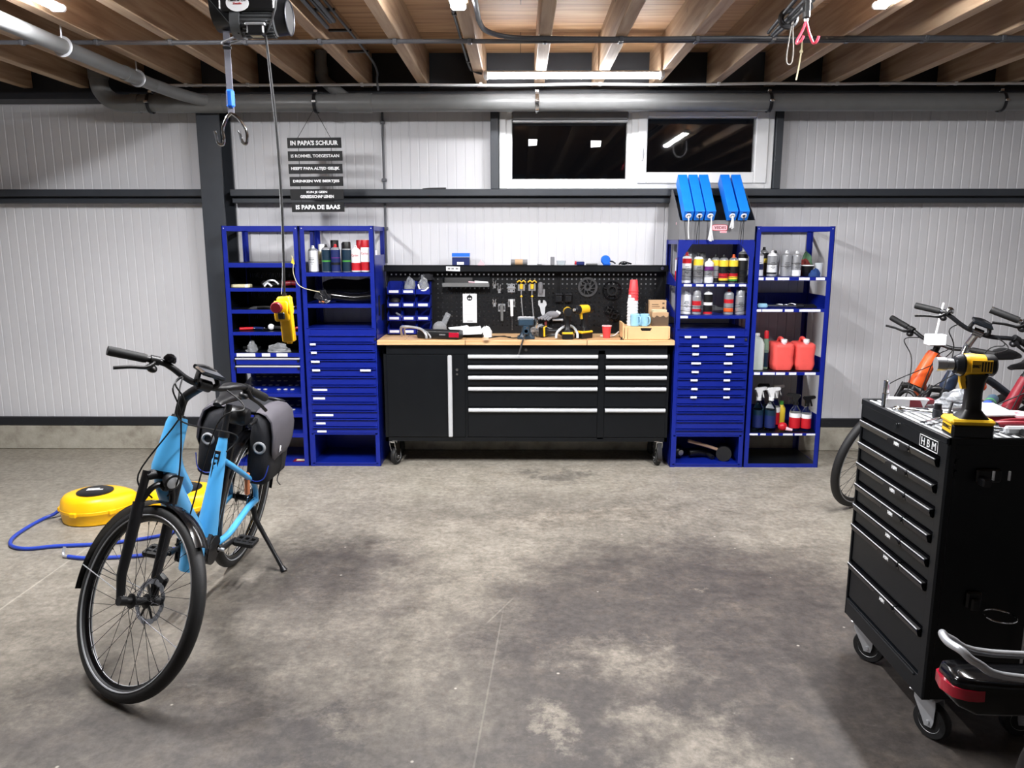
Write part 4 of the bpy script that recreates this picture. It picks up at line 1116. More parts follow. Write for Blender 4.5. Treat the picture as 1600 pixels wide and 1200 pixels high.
lump('screwdriver', -1.98, 5.80, z, [('handle', 'navy', lambda b: b.cyl((-.05, .03, .013), (.03, .0, .013), .012, .010, 12)), ('blade', 'steel_tool', lambda b: b.cyl((.03, .0, .013), (.09, -.03, .010), .0035, n=8))], 'blue handled screwdriver on the fourth shelf', 'screwdriver')
lump('gauge', -1.855, 5.79, z, [('dial', 'white', lambda b: b.ball((-.03, 0, .026), (.024, .022, .024))), ('body', 'black_plastic', lambda b: b.path([(-.01, .0, .022), (.04, .01, .018), (.10, .0, .012)], .015, 10, 5))], 'black handled tool with a round white dial on the fourth shelf', 'gauge')
lump('clamp', -1.765, 5.79, z, [('frame', 'galv', lambda b: b.path([(-.03, 0, .008), (-.02, 0, .035), (.01, 0, .045), (.02, 0, .008)], .008, 8, 5)), ('screw', 'chrome', lambda b: b.cyl((-.02, -.004, .022), (.03, -.004, .022), .005, n=10))], 'bright bent clamp in the middle of the fourth shelf', 'clamp')
lump('tyre_lever', -1.68, 5.79, z, [('body', 'red', lambda b: b.path([(-.03, 0, .012), (.0, 0, .02), (.035, 0, .012)], .011, 8, 4)), ('tip', 'dark_red', lambda b: b.ball((.038, 0, .012), (.01, .01, .010)))], 'red plastic lever at the right of the fourth shelf', 'tyre lever')
z = .878
cloth('plastic_bag', 'bag_clear', 'crumpled clear bag on the left of the labelled tray', -2.03, 5.76, z, .036, .03, .075, 11.0, 'bag')
cloth('plastic_bag', 'bag_clear', 'wide crumpled clear bag on the right of the labelled tray', -1.83, 5.76, z, .085, .04, .055, 15.0, 'bag')
lump('handlebar_grip', -2.07, 5.86, z, [('body', 'black_rubber', lambda b: b.cyl((-.06, 0, .018), (.07, .01, .018), .017, n=14)), ('end_cap', 'dark_metal', lambda b: b.cyl((.07, .01, .018), (.075, .01, .018), .018, n=14))], 'black rubber grip behind the left clear bag', 'grip')
t = thing('tie_tag', 'thin pale tie dangling from the shelf posts behind the yellow control', 'tie', (-1.66, 5.66, 1.45))
b = B('cream').path([(-1.665, 5.665, 1.60), (-1.655, 5.665, 1.545), (-1.66, 5.665, 1.48), (-1.635, 5.665, 1.40), (-1.59, 5.66, 1.365), (-1.52, 5.66, 1.345), (-1.47, 5.66, 1.335)], .003, 6, 6)
b.obj('tie', t)
B('rainbow_yellow').prism([(-1.672, 1.545), (-1.645, 1.535), (-1.658, 1.585)], 'y', 5.66, 5.667).obj('knot', t)
lump('leaflet', -1.70, 5.745, .030, [('sheet', 'dark_red', lambda b: b.box(-.05, .06, -.035, .03, 0, .004)), ('panel', 'cream', lambda b: b.box(-.03, .05, -.025, .018, .004, .005))], 'red and cream leaflet lying on the bottom shelf behind the bicycle bag', 'leaflet')
# ---- inner tubes on the left cabinet
z = 1.245
def slab(name, m, label, pts, r, flat, parent=None):
    return tag(B(m).path(pts, r, 14, 6, flat=flat).obj(name, smooth=60), label, 'inner tube', 'folded inner tubes')
slab('inner_tube', 'black_fabric', 'flat black folded tube at the back of the pile on the left cabinet', [(-1.50, 5.95, z + .10), (-1.42, 5.94, z + .125), (-1.25, 5.94, z + .115), (-1.16, 5.95, z + .125), (-1.12, 5.95, z + .07)], .05, .5)
slab('inner_tube', 'black_gloss', 'shiny black folded tube lying across the front of the pile', [(-1.49, 5.80, z + .045), (-1.40, 5.79, z + .05), (-1.25, 5.78, z + .035), (-1.11, 5.78, z + .045)], .034, .8)
slab('inner_tube', 'black_rubber', 'dull black folded tube under the shiny one', [(-1.40, 5.87, z + .032), (-1.25, 5.86, z + .03), (-1.11, 5.86, z + .032)], .03, .9)
t = thing('valve_bag', 'crinkled clear bag with valves at the left of the tube pile', 'bag', (-1.49, 5.74, z))
b = B('bag_dark')
for k_ in range(9):
    a_ = k_ * 2.4; b.at((-1.475 + .028 * cos(a_), 5.75, z + .048 + .022 * sin(a_)), (a_, a_ * .7, a_ * 1.3)).box(-.036, .036, -.003, .003, -.022, .022, .002)
b.at(); b.obj('bag', t)
B('copper').cyl((-1.50, 5.745, z + .012), (-1.46, 5.745, z + .012), .008, n=10).obj('valve', t)

# ---- cable dispenser with blue cartons on the right cabinet
t = thing('cable_dispenser', 'grey sheet stand holding blue cartons on top of the right cabinet', 'dispenser', (1.42, 5.88, 1.712))
x0, x1 = 1.152, 1.698
b = B('grey_box').box(x0, x1, 5.690, 5.694, 1.712, 1.850); b.obj('front_panel', t)
pr = [(5.694, 1.712), (5.694, 1.850), (6.00, 2.085), (6.14, 2.085), (6.14, 1.712)]
for xx, m in ((x0, 'grey_box'), (x1 - .004, 'grey_box')):
    B(m).prism(pr, 'x', xx, xx + .004).obj('side_panel', t)
b = B('black_steel').add([(x0 + .004, 5.694, 1.80), (x1 - .004, 5.694, 1.80), (x1 - .004, 6.05, 2.03), (x0 + .004, 6.05, 2.03), (x0 + .004, 5.694, 1.795), (x1 - .004, 5.694, 1.795), (x1 - .004, 6.05, 2.025), (x0 + .004, 6.05, 2.025)],
                         [(0, 1, 2, 3), (7, 6, 5, 4), (0, 4, 5, 1), (1, 5, 6, 2), (2, 6, 7, 3), (3, 7, 4, 0)])
b.obj('inner_tray', t)
b = B('red').prism([(1.385, 1.782), (1.400, 1.775), (1.484, 1.775), (1.499, 1.782), (1.499, 1.812), (1.484, 1.820), (1.400, 1.820), (1.385, 1.812)], 'y', 5.688, 5.690)
b.use('pink').prism([(1.390, 1.784), (1.402, 1.779), (1.482, 1.779), (1.494, 1.784), (1.494, 1.811), (1.482, 1.816), (1.402, 1.816), (1.390, 1.811)], 'y', 5.687, 5.688)
b.use('dark_red').text('VEDES', .022, face_y(1.445, 5.6865, 1.798), width=.085, bold=.02)
b.use('pink').box(1.445, 1.494, 5.688, 5.690, 1.760, 1.773)
b.use('red').text('CABLES', .007, face_y(1.47, 5.6875, 1.7665), width=.036)
b.obj('badge', t)
b = B('pink').cyl((1.149, 5.80, 1.83), (1.150, 5.80, 1.83), .010, n=14).obj('sticker', t)
cart = []
tilt = radians(43)
for i, (x, lab) in enumerate(((1.203, 'blue cable carton at the left end of the grey stand'), (1.281, 'second blue cable carton from the left in the grey stand'), (1.359, 'third blue cable carton from the left, white beads hanging out'), (1.516, 'fourth blue cable carton, just right of the gap in the stand'), (1.598, 'blue cable carton at the right end of the grey stand'))):
    c = thing('cable_carton', lab, 'carton', (x, 5.672, 1.848), (tilt, 0, 0), 'blue cable cartons')
    b = B('box_blue').box(-.034, .034, 0, .405, 0, .088, .002)
    b.obj('box', c, world=False)
    b = B('label_white').torus((0, -.001, .044), 'y', .0155, .0065, 20, 6).use('black_plastic').cyl((0, -.001, .044), (0, .001, .044), .010, n=14)
    b.use('navy').box(-.014, .014, -.0008, 0, .070, .076)
    b.obj('outlet', c, world=False)
    # cable ends hanging out
    def lo(p): return p
    b = B('white' if i in (0, 2, 3) else 'dark_metal')
    if i == 0: b.path([(0, 0, .044), (0, -.03, .03), (.004, -.06, -.03), (.012, -.10, -.085)], .004, 6, 5)
    elif i == 2:
        for k in range(9):
            a = k * 2.4; q = .012 + .004 * (k % 3)
            b.path([(.004, .0, .044), (.006, -.03, .03), (.008 + q * cos(a) * .3, -.07, -.03), (.012 + q * cos(a), -.10 + q * sin(a), -.09)], .0045, 6, 5)
    elif i == 3:
        for k in range(4):
            a = k * 1.6
            b.path([(0, .0, .044), (.004 * cos(a), -.03, .03), (.012 * cos(a), -.055 + .01 * sin(a), -.02)], .005, 6, 5)
    else:
        b.path([(0, 0, .044), (-.004, -.03, .03), (-.010, -.08, -.05), (-.012, -.12, -.10)], .0022, 6, 5)
        b.path([(.004, 0, .044), (.0, -.03, .03), (.004, -.085, -.055), (.006, -.13, -.11)], .0022, 6, 5)
    b.obj('cable_end', c, world=False)
b = B('galv').at((1.66, 6.02, 2.03), (0, radians(8), 0)).box(-.004, .004, -.015, .015, -.02, .08, .002).obj('divider', t)

# ================================================================ ON THE WORKBENCH
ZB = .981
# rack battery with tail light and its bright tube handle
t = thing('rack_battery', 'black bicycle rack battery with a red tail light lying on the bench', 'battery', (-.61, 5.75, ZB))
b = B('black_plastic'); rbody(b, 0, 0, [(-.17, .028, .040), (-.165, .032, .046), (.14, .034, .050), (.165, .03, .046)], .015)
b.v = [Matrix.Translation((-.600, 5.75, ZB + .034)) @ Matrix.Rotation(radians(-14), 4, 'Z') @ Matrix.Rotation(pi / 2, 4, 'Y') @ p for p in b.v]
b.obj('body', t)
B('tail_red').at((-.487, 5.680, ZB + .036), (0, 0, radians(-14))).box(-.045, .036, -.012, .012, -.022, .020, .006).obj('tail_light', t)
B('grey_box').at((-.575, 5.692, ZB + .036), (0, 0, radians(-14))).box(-.028, .02, -.0015, .0015, -.005, .005).obj('print', t)
t = thing('rack_tube', 'bright bent rack tube standing on the bench beside the rack battery', 'rack', (-.80, 5.73, ZB))
B('galv').path([(-.905, 5.86, ZB + .011), (-.905, 5.82, ZB + .06), (-.885, 5.76, ZB + .088), (-.80, 5.73, ZB + .088), (-.735, 5.70, ZB + .075), (-.70, 5.67, ZB + .045), (-.692, 5.665, ZB + .011)], .010, 12, 6).obj('tube', t)
B('galv').path([(-.885, 5.90, ZB + .011), (-.885, 5.86, ZB + .055), (-.86, 5.80, ZB + .078), (-.79, 5.77, ZB + .078), (-.715, 5.73, ZB + .06), (-.675, 5.70, ZB + .03), (-.668, 5.695, ZB + .008)], .007, 10, 6).obj('inner_tube_rail', t)
t = thing('plastic_bag', 'clear plastic pouch leaning against the pegboard behind the rack battery', 'bag', (-.605, 5.98, ZB))
B('bag_clear').at((-.625, 5.97, ZB + .055)).ball((0, 0, 0), (.055, .03, .055), 16, 10).obj('bag', t)
B('bag_clear').at((-.585, 5.985, ZB + .11), (0, radians(25), 0)).box(-.022, .022, -.006, .006, -.03, .065, .005).obj('neck', t)
t = thing('paper_stack', 'loose white papers spread over the bench behind the tail light', 'paper', (-.40, 5.87, ZB))
for i, (x, y, a, w, d, z) in enumerate(((-.40, 5.88, .15, .105, .07, .050), (-.375, 5.84, -.22, .10, .065, .040), (-.46, 5.90, .4, .08, .06, .056))):
    B('paper').at((x, y, ZB + z), (radians(12), radians(-4), a)).box(-w, w, -d, d, 0, .0012).obj('sheet', t)
B('black_plastic').at((-.36, 5.86, ZB), (0, 0, -.2)).box(-.10, .09, -.05, .06, 0, .028, .008).obj('tray', t)
cloth('paper_bag', 'paper', 'crumpled white paper bag at the right end of the papers', -.262, 5.87, ZB, .045, .05, .075, 21.0, 'bag')
t = thing('cable', 'thin black cable lying on the bench left of the vise', 'cable', (-.13, 5.82, ZB))
B('black_rubber').path([(-.235, 5.76, ZB + .004), (-.18, 5.83, ZB + .004), (-.12, 5.88, ZB + .004), (-.09, 5.80, ZB + .004), (-.05, 5.76, ZB + .004), (-.01, 5.79, ZB + .004)], .0035, 6, 5).path([(-.22, 5.87, ZB + .004), (-.15, 5.84, ZB + .006), (-.07, 5.79, ZB + .008)], .003, 6, 5).obj('wire', t)

# vise
t = thing('vise', 'dark blue grey bench vise with a long handle bar at the bench edge', 'vise', (.045, 5.74, ZB))
b = B('vise_blue').box(-.02, .11, 5.71, 5.82, ZB, ZB + .018, .004).loft([[(x, y, z) for x, y in rrect(.045, 5.765, wx, wy, .012)] for z, wx, wy in ((ZB + .016, .055, .05), (ZB + .05, .034, .036), (ZB + .10, .034, .045), (ZB + .125, .055, .05), (ZB + .145, .062, .05))])
b.obj('body', t)
B('galv').box(-.018, .108, 5.735, 5.765, ZB + .140, ZB + .166, .003).obj('fixed_jaw', t)
b = B('vise_blue').box(-.012, .102, 5.690, 5.725, ZB + .10, ZB + .155, .008).box(.02, .07, 5.69, 5.76, ZB + .03, ZB + .11, .01); b.obj('moving_jaw', t)
B('galv').cyl((.045, 5.69, ZB + .07), (.045, 5.628, ZB + .07), .013, n=16).use('vise_blue').cyl((.045, 5.655, ZB + .07), (.045, 5.628, ZB + .07), .020, n=18).obj('spindle', t)
B('steel_tool').cyl((.052, 5.640, ZB + .10), (-.012, 5.632, ZB - .105), .006, n=12).obj('handle_bar', t)
B('chrome').path([(.115, 5.72, ZB + .09), (.125, 5.71, ZB + .13), (.115, 5.71, ZB + .155)], .012, 10, 5).obj('anvil', t)

def cordless(t, at, rot, sc=1.0, kind='drill', text=True, hx=1.0):
    """battery drill or impact driver standing on its battery: local X is the nose direction, Z up"""
    m = Matrix.Translation(at) @ Matrix.Rotation(rot[2], 4, 'Z') @ Matrix.Rotation(rot[1], 4, 'Y') @ Matrix.Rotation(rot[0], 4, 'X') @ Matrix.Scale(sc, 4)
    def mk(mm): b = B(mm); b.T = m; return b
    b = mk('black_plastic').box(-.050, .055, -.038, .038, .0, .038, .005); b.use('drill_yellow').box(-.052, .060, -.040, .040, .036, .052, .006)
    bat = b.obj('battery', t)
    if text:
        b = mk('drill_yellow').box(-.036, .036, -.0395, -.038, .010, .030).use('black_plastic').text('DEWALT', .010, m.inverted() @ m @ face_y(0, -.0398, .022), width=.056, bold=.02).use('white').text('18V 5.0Ah', .005, face_y(0, -.0385, .006), width=.04)
        b.obj('battery_label', bat)
    b = mk('black_plastic'); rbody(b, -.002, 0, [(.050, .040, .034), (.062, .030, .028), (.075, .022, .020), (.12, .021, .018), (.150, .024, .020), (.172, .030, .024)], .014)
    b.obj('handle', t)
    b = mk('drill_yellow')
    prof = [(-.055, .0), (-.055, .022), (-.050, .028), (.035, .031), (.055, .029)]
    b.lathe([(r, h * hx) for h, r in prof], 22, 'x', (0, 0, .195)); b.use('black_plastic').lathe([(r, h * hx) for r, h in ((.0, -.075), (.026, -.074), (.030, -.066), (.0305, -.045), (.030, -.03))], 22, 'x', (0, 0, .195))
    b.obj('housing', t)
    mk('drill_yellow').prism([(.022, .168), (.038, .168), (.036, .148), (.030, .130), (.020, .132), (.024, .150)], 'y', -.008, .008).obj('trigger', t)
    b = mk('dark_metal')
    if kind == 'drill':
        b.lathe([(.029, .053), (.026, .070), (.023, .074), (.023, .100), (.014, .118), (.0, .118)], 22, 'x', (0, 0, .195))
    else:
        b.lathe([(.030, .053 * hx), (.031, .062 * hx), (.024, .085 * hx), (.014, .090 * hx)], 22, 'x', (0, 0, .195)); b.use('galv').lathe([(.0, .088 * hx), (.010, .088 * hx), (.010, .10 * hx), (.0, .10 * hx)], 16, 'x', (0, 0, .195))
    b.obj('chuck', t)
    return m

t = thing('cordless_drill', 'yellow and black cordless drill lying on its side on the bench', 'drill', (.19, 5.80, ZB))
cordless(t, (.150, 5.84, ZB + .045), (radians(88), 0, radians(78)), .95, 'drill', False)
cloth('plastic_bag', 'bag_clear', 'shiny clear bag lying behind the drill on its side', .175, 5.93, ZB, .105, .05, .075, 31.0, 'bag')
t = thing('cordless_drill', 'black and yellow cordless drill standing inside the bent tube, nose to the wall', 'drill', (.355, 5.745, ZB))
cordless(t, (.355, 5.745, ZB), (0, 0, radians(90)), 1.05, 'drill', False)
t2 = thing('impact_driver', 'yellow topped cordless driver standing on the bench right of the bent tube', 'drill', (.472, 5.79, ZB))
cordless(t2, (.482, 5.79, ZB), (0, 0, radians(222)), 1.12, 'impact', False)
t = thing('rack_tube', 'bent bright tube bracketing the standing black drill', 'rack', (.345, 5.72, ZB))
B('alu').path([(.268, 5.69, ZB + .011), (.275, 5.70, ZB + .05), (.31, 5.72, ZB + .083), (.36, 5.83, ZB + .09), (.40, 5.80, ZB + .083), (.425, 5.72, ZB + .05), (.428, 5.70, ZB + .011)], .010, 12, 6).obj('tube', t)
def paper_cup(x, y, z, h, r0, r1, m, label, group=None, rim='white', flip=False):
    t = thing('paper_cup', label, 'cup', (x, y, z), (pi if flip else 0, 0, 0), group)
    if flip: t.location.z = z + h
    B(m).lathe([(r0 * .95, 0), (r0, .002), (r1, h), (r1 - .002, h), (r0 - .003, .006), (0, .005)], 26).obj('wall', t, world=False)
    B(rim).torus((0, 0, h), 'z', r1, .0022, 26, 6).obj('rim', t, world=False)
    return t
paper_cup(.655, 5.80, ZB, .092, .026, .036, 'cup_red', 'red paper cup standing alone on the bench')
t = thing('clip', 'small black clip lying beside the wooden box', 'clip', (.765, 5.70, ZB))
B('black_plastic').at((.765, 5.70, ZB)).prism([(-.02, 0), (-.004, .022), (.006, .026), (.016, .006), (.020, 0)], 'y', -.008, .008).obj('body', t)
t = thing('cable', 'white cable curling out behind the wooden box', 'cable', (.72, 5.86, ZB))
B('white').path([(.62, 5.90, ZB + .005), (.67, 5.86, ZB + .005), (.72, 5.85, ZB + .015), (.755, 5.87, ZB + .04)], .005, 8, 6).obj('wire', t)
# wooden box with a drawer
t = thing('wooden_box', 'light wooden drawer box at the right end of the bench', 'box', (.94, 5.78, ZB))
b = B('light_wood').box(.762, 1.112, 5.69, 5.90, ZB, ZB + .008).box(.762, .772, 5.69, 5.90, ZB, ZB + .122).box(1.102, 1.112, 5.69, 5.90, ZB, ZB + .098).box(.762, 1.112, 5.89, 5.90, ZB, ZB + .098).box(.772, 1.102, 5.69, 5.90, ZB + .088, ZB + .098)
b.obj('carcass', t)
b = B('light_wood').box(.800, .893, 5.684, 5.694, ZB + .006, ZB + .094).box(.893, .975, 5.684, 5.694, ZB + .006, ZB + .066).box(.975, 1.100, 5.684, 5.694, ZB + .006, ZB + .094)
b.prism([(.893, ZB + .066), (.903, ZB + .066), (.893, ZB + .080)], 'y', 5.684, 5.694).prism([(.965, ZB + .066), (.975, ZB + .066), (.975, ZB + .080)], 'y', 5.684, 5.694).box(.776, .797, 5.684, 5.694, ZB + .004, ZB + .094)
b.use('black_plastic').box(.893, .975, 5.694, 5.697, ZB + .066, ZB + .094)
b.obj('drawer_front', t)
ZT = ZB + .098
for i in range(8):
    paper_cup(.846, 5.80, ZT + .0 + .0235 * i if i else ZT, .090, .029, .041, 'white', 'white paper cup in the tall wooden box stack, %s' % ('lowest', 'second lowest', 'third from the box', 'fourth from the box', 'fourth below red', 'third below red', 'second below red', 'touching the red cups')[i], 'stacked paper cups', flip=True)
for i in range(4):
    paper_cup(.850 + .0, 5.80, ZT + .188 + .022 * i, .086, .027, .037, 'cup_red', 'red paper cup topping the tall white stack, %s' % ('lowest of the four', 'second of the four', 'third of the four', 'topmost of the four')[i], 'stacked paper cups', 'cup_red', flip=True)
for i, (x, lab) in enumerate(((.858, 'light blue mug on the wooden box beside the cup stack'), (.928, 'light blue mug on the wooden box beside the brown cartons'))):
    t = thing('mug', lab, 'mug', (x, 5.735, ZT), (0, 0, radians(-58)), 'light blue mugs')
    B('mug_blue').lathe([(.026, 0), (.036, .004), (.038, .05), (.036, .088), (.030, .092), (0, .092)], 28).obj('body', t, world=False)
    B('mug_blue').path([(.034, 0, .074), (.055, 0, .070), (.062, 0, .045), (.052, 0, .02), (.035, 0, .016)], .005, 8, 6).obj('handle', t, world=False)
t = thing('carton', 'brown carton with printing standing at the back of the wooden box', 'carton', (1.03, 5.86, ZT))
b = B('cardboard').box(.975, 1.105, 5.83, 5.888, ZT, ZT + .185, .002); b.use('cardboard_dark').cyl((1.082, 5.8295, ZT + .128), (1.082, 5.8285, ZT + .128), .009, n=16).box(.995, 1.045, 5.829, 5.83, ZT + .150, ZT + .155).box(.995, 1.055, 5.829, 5.83, ZT + .135, ZT + .139).box(1.074, 1.09, 5.829, 5.83, ZT + .155, ZT + .168)
b.obj('box', t)
t = thing('carton', 'opened brown carton with a dark scalloped front standing before the tall one', 'carton', (1.045, 5.79, ZT))
b = B('cardboard').box(.985, 1.108, 5.745, 5.815, ZT, ZT + .10, .002).use('cardboard_dark').prism([(.985, ZT), (1.108, ZT), (1.108, ZT + .075), (1.09, ZT + .062), (1.07, ZT + .078), (1.045, ZT + .066), (1.02, ZT + .078), (1.0, ZT + .06), (.985, ZT + .07)], 'y', 5.742, 5.745)
b.obj('box', t)
for z in (.10, .110):
    B('cream').at((1.04, 5.78, ZT + z), (0, 0, .08)).box(-.05, .055, -.03, .03, 0, .009, .002).obj('bag', t)
t = thing('glass', 'clear drinking glass behind the light blue mugs', 'glass', (.925, 5.84, ZT))
B('clear').at((.925, 5.85, ZT)).lathe([(.028, 0), (.030, .004), (.034, .16), (.032, .16), (.028, .010), (0, .009)], 26).obj('body', t)

# ================================================================ ON THE PEGBOARD
YP = 6.083
def bin_box(x, z, w, label, strip=True):
    """open-fronted storage bin: sloping sides, low front lip, name strip"""
    t = thing('storage_bin', label, 'bin', (x, YP, z), group='blue storage bins')
    h, d = .095, .135
    b = B('blue_steel').box(-w / 2, w / 2, -d, -.002, 0, .003).box(-w / 2, w / 2, -.006, -.002, 0, h)
    for s in (-1, 1):
        b.prism([(-d, .0), (-.002, .0), (-.002, h), (-d * .55, h * .92), (-d * .8, h * .62), (-d - .006, h * .58), (-d - .004, h * .36)], 'x', s * w / 2 - (.003 if s > 0 else 0), s * w / 2 + (0 if s > 0 else .003))
    b.prism([(-d, 0), (-d - .006, .038), (-d - .003, .038), (-d + .003, 0)], 'x', -w / 2, w / 2)
    b.obj('shell', t, world=False)
    if strip:
        B('label_white').box(-w * .36, w * .34, -d - .0085, -d - .005, .010, .030, .001).obj('label_strip', t, world=False)
    return t
rowz = (1.300, 1.198, 1.095, .992)
rn = ('top', 'second', 'third', 'bottom'); cn = ('left', 'middle', 'right')
for r_ in range(4):
    for c_ in range(3):
        bin_box(-.972 + .112 * c_ - .001 * r_, rowz[r_], .106, 'blue storage bin in the %s row, %s column of the bin rack' % (rn[r_], cn[c_]), strip=not (r_ == 0 and c_ == 2))
tag(B('black_board').box(-1.028, -.690, YP - .003, YP - .0005, .985, 1.42).box(-1.028, -.690, YP - .006, YP - .0005, 1.395, 1.405).obj('louvre_panel'), 'black back plate behind the blue bins', 'panel')
cloth('plastic_bag', 'bag_clear', 'clear bag of white parts bulging from the middle top bin', -.855, 6.015, rowz[0] + .004, .045, .045, .12, 41.0, 'bag')
cloth('plastic_bag', 'bag_clear', 'clear bag with a white ring bulging from the right top bin', -.75, 6.01, rowz[0] + .004, .045, .045, .115, 44.0, 'bag')
t = thing('cable_tie_bundle', 'white loop of plastic in the right top bin', 'loop', (-.74, 5.96, rowz[0] + .02))
B('white').path([(-.785, 5.955, rowz[0] + .075), (-.77, 5.95, rowz[0] + .035), (-.73, 5.945, rowz[0] + .03), (-.705, 5.95, rowz[0] + .055)], .006, 8, 5).obj('loop', t)
lump('bolt_pile', -.955, 5.99, rowz[2] + .004, [('tube', 'galv', lambda b: b.cyl((-.01, 0, .05), (.045, -.04, .025), .009, n=12)), ('body', 'black_plastic', lambda b: b.box(-.04, .03, -.03, .04, 0, .03, .006))], 'bright tube sticking out of the left bin in the third row', 'tube')
lump('cap_pile', -.862, 5.99, rowz[2] + .004, [('body', 'black_plastic', lambda b: b.box(-.04, .04, -.03, .04, 0, .022, .006)), ('cap', 'red', lambda b: b.ball((.0, -.03, .022), (.014, .012, .010)))], 'black parts with a red cap in the middle bin of the third row', 'parts')
lump('screw_pile', -.96, 5.985, rowz[0] + .004, [('body', 'galv', lambda b: b.ball((0, .0, .014), (.035, .03, .014)))], 'small heap of bright screws in the left top bin', 'screws')
lump('black_parts', -.965, 5.99, rowz[1] + .004, [('body', 'black_rubber', lambda b: b.ball((-.005, 0, .035), (.04, .035, .035)))], 'black rubber parts heaped in the left bin of the second row', 'parts')
cloth('black_bag', 'black_fabric', 'limp black sheet hanging above the right top bin', -.73, 6.045, rowz[0] + .105, .06, .03, .075, 52.0, 'bag')

t = thing('tray', 'grey magnetic tray shelf holding papers high on the pegboard', 'tray', (-.42, 6.03, 1.355))
b = B('grey_pvc').box(-.602, -.238, 5.985, YP, 1.357, 1.360).box(-.602, -.238, 5.983, 5.986, 1.355, 1.385); b.use('black_steel').box(-.602, -.599, 5.985, YP, 1.357, 1.43).box(-.241, -.238, 5.985, YP, 1.357, 1.43).box(-.602, -.238, YP - .004, YP - .001, 1.357, 1.432)
b.obj('body', t)
t = thing('notepad', 'pale pad and pink marker lying in the grey tray', 'notepad', (-.34, 6.02, 1.362))
B('paper').at((-.30, 6.02, 1.362), (0, radians(4), .1)).box(-.055, .05, -.03, .03, 0, .034, .002).obj('pad', t)
B('pink').cyl((-.40, 6.0, 1.392), (-.33, 6.0, 1.386), .006, n=10).obj('marker', t)
t = thing('folder', 'dark folder standing at the left in the grey tray', 'folder', (-.5, 6.05, 1.362))
B('black_plastic').at((-.49, 6.05, 1.361), (radians(-8), 0, 0)).box(-.10, .12, -.012, .0, 0, .062, .002).obj('cover', t)

t = thing('price_list', 'white printed sheet with a black oval emblem on the pegboard', 'notice', (-.397, YP, 1.065))
b = B('paper').box(-.452, -.342, YP - .003, YP - .0005, 1.066, 1.296); b.obj('sheet', t)
b = B('black_plastic').cyl((-.398, YP - .0036, 1.262), (-.398, YP - .003, 1.262), .022, n=24); b.T = Matrix(); b.box(-.401, -.395, YP - .0036, YP - .003, 1.278, 1.290)
b.use('paper').cyl((-.405, YP - .0042, 1.258), (-.405, YP - .0036, 1.258), .006, n=12).cyl((-.391, YP - .0042, 1.258), (-.391, YP - .0036, 1.258), .006, n=12)
b.use('grey_box')
for i in range(9): b.box(-.440, -.440 + .086 - (i % 3) * .008, YP - .0034, YP - .003, 1.215 - i * .014, 1.2162 - i * .014)
b.box(-.42, -.375, YP - .0034, YP - .003, 1.076, 1.082)
b.obj('print', t)

def hook_clip(x, z, h, label):
    t = thing('tool_clip', label, 'clip', (x, YP, z), group='steel spring clips on the pegboard')
    b = B('galv').box(-.010, .010, -.004, -.001, 0, h * .5, .001)
    for s in (-1, 1): b.path([(s * .008, -.004, h * .2), (s * .014, -.022, h * .45), (s * .007, -.030, h * .7), (s * .012, -.036, h)], .003, 6, 5)
    b.obj('spring', t, world=False)
for x, z, h, l in ((-.201, 1.338, .062, 'steel spring clip beside the right end of the grey tray'), (-.164, 1.300, .068, 'steel spring clip set lower, right of the one beside the tray'), (-.202, 1.194, .060, 'steel spring clip right of the white printed sheet')): hook_clip(x, z, h, l)
def plate(b, x, z, w, h):
    return b.box(x - w / 2, x + w / 2, YP - .004, YP - .001, z, z + h, .002)
t = thing('tool_bracket', 'empty double steel bracket left of the two yellow tools', 'bracket', (-.069, YP, 1.304))
b = plate(B('galv'), -.069, 1.306, .056, .030); plate(b, -.069, 1.345, .056, .028); b.box(-.104, -.036, YP - .012, YP - .001, 1.334, 1.346, .002)
b.use('black_plastic')
for dx in (-.018, .018):
    for z in (1.32, 1.36): b.box(-.069 + dx - .004, -.069 + dx + .004, YP - .005, YP - .004, z - .006, z + .006)
b.obj('plate', t)
for x, z0, kind, lab in ((-.145, 1.083, 'bar', 'grey straight tool held in a steel bracket right of the lower clip'), (-.067, 1.011, 'driver', 'white handled screwdriver held in a bracket below the empty double bracket')):
    t = thing('screwdriver' if kind == 'driver' else 'bar_tool', lab, 'screwdriver' if kind == 'driver' else 'tool', (x, YP, z0))
    zt = 1.219 if kind == 'bar' else 1.256
    b = plate(B('galv'), x, zt - .065, .056, .062); b.use('black_plastic')
    for dx in (-.019, .019): b.box(x + dx - .004, x + dx + .004, YP - .005, YP - .004, zt - .05, zt - .02)
    b.obj('bracket', t)
    B('grey_pvc' if kind == 'bar' else 'white').cyl((x, YP - .020, zt - .006), (x + .003, YP - .020, zt - .135), .013, .011, n=14).obj('handle', t)
    if kind == 'driver': B('steel_tool').cyl((x + .003, YP - .020, zt - .134), (x + .006, YP - .020, z0), .0035, n=8).obj('blade', t)
for x, lab in ((.010, 'yellow toggle hook on a thin rod, left of the yellow pair'), (.094, 'yellow toggle hook on a thin rod, right of the yellow pair')):
    t = thing('tool_hook', lab, 'hook', (x, YP, 1.11), group='yellow toggle hooks on the pegboard')
    b = plate(B('galv'), x, 1.318, .056, .05); b.obj('bracket', t)
    B('drill_yellow').cyl((x, YP - .022, 1.335), (x, YP - .022, 1.372), .014, n=14).path([(x - .034, YP - .022, 1.386), (x - .016, YP - .022, 1.398), (x, YP - .022, 1.388), (x + .018, YP - .022, 1.398), (x + .034, YP - .022, 1.384)], .005, 8, 5).obj('grip', t)
    B('galv').path([(x, YP - .022, 1.34), (x, YP - .022, 1.26), (x + .012, YP - .022, 1.12)], .004, 8, 5).ball((x, YP - .022, 1.275), .008).obj('rod', t)
    B('drill_yellow').ball((x + .0, YP - .022, 1.276), (.010, .010, .009)).obj('bead', t)
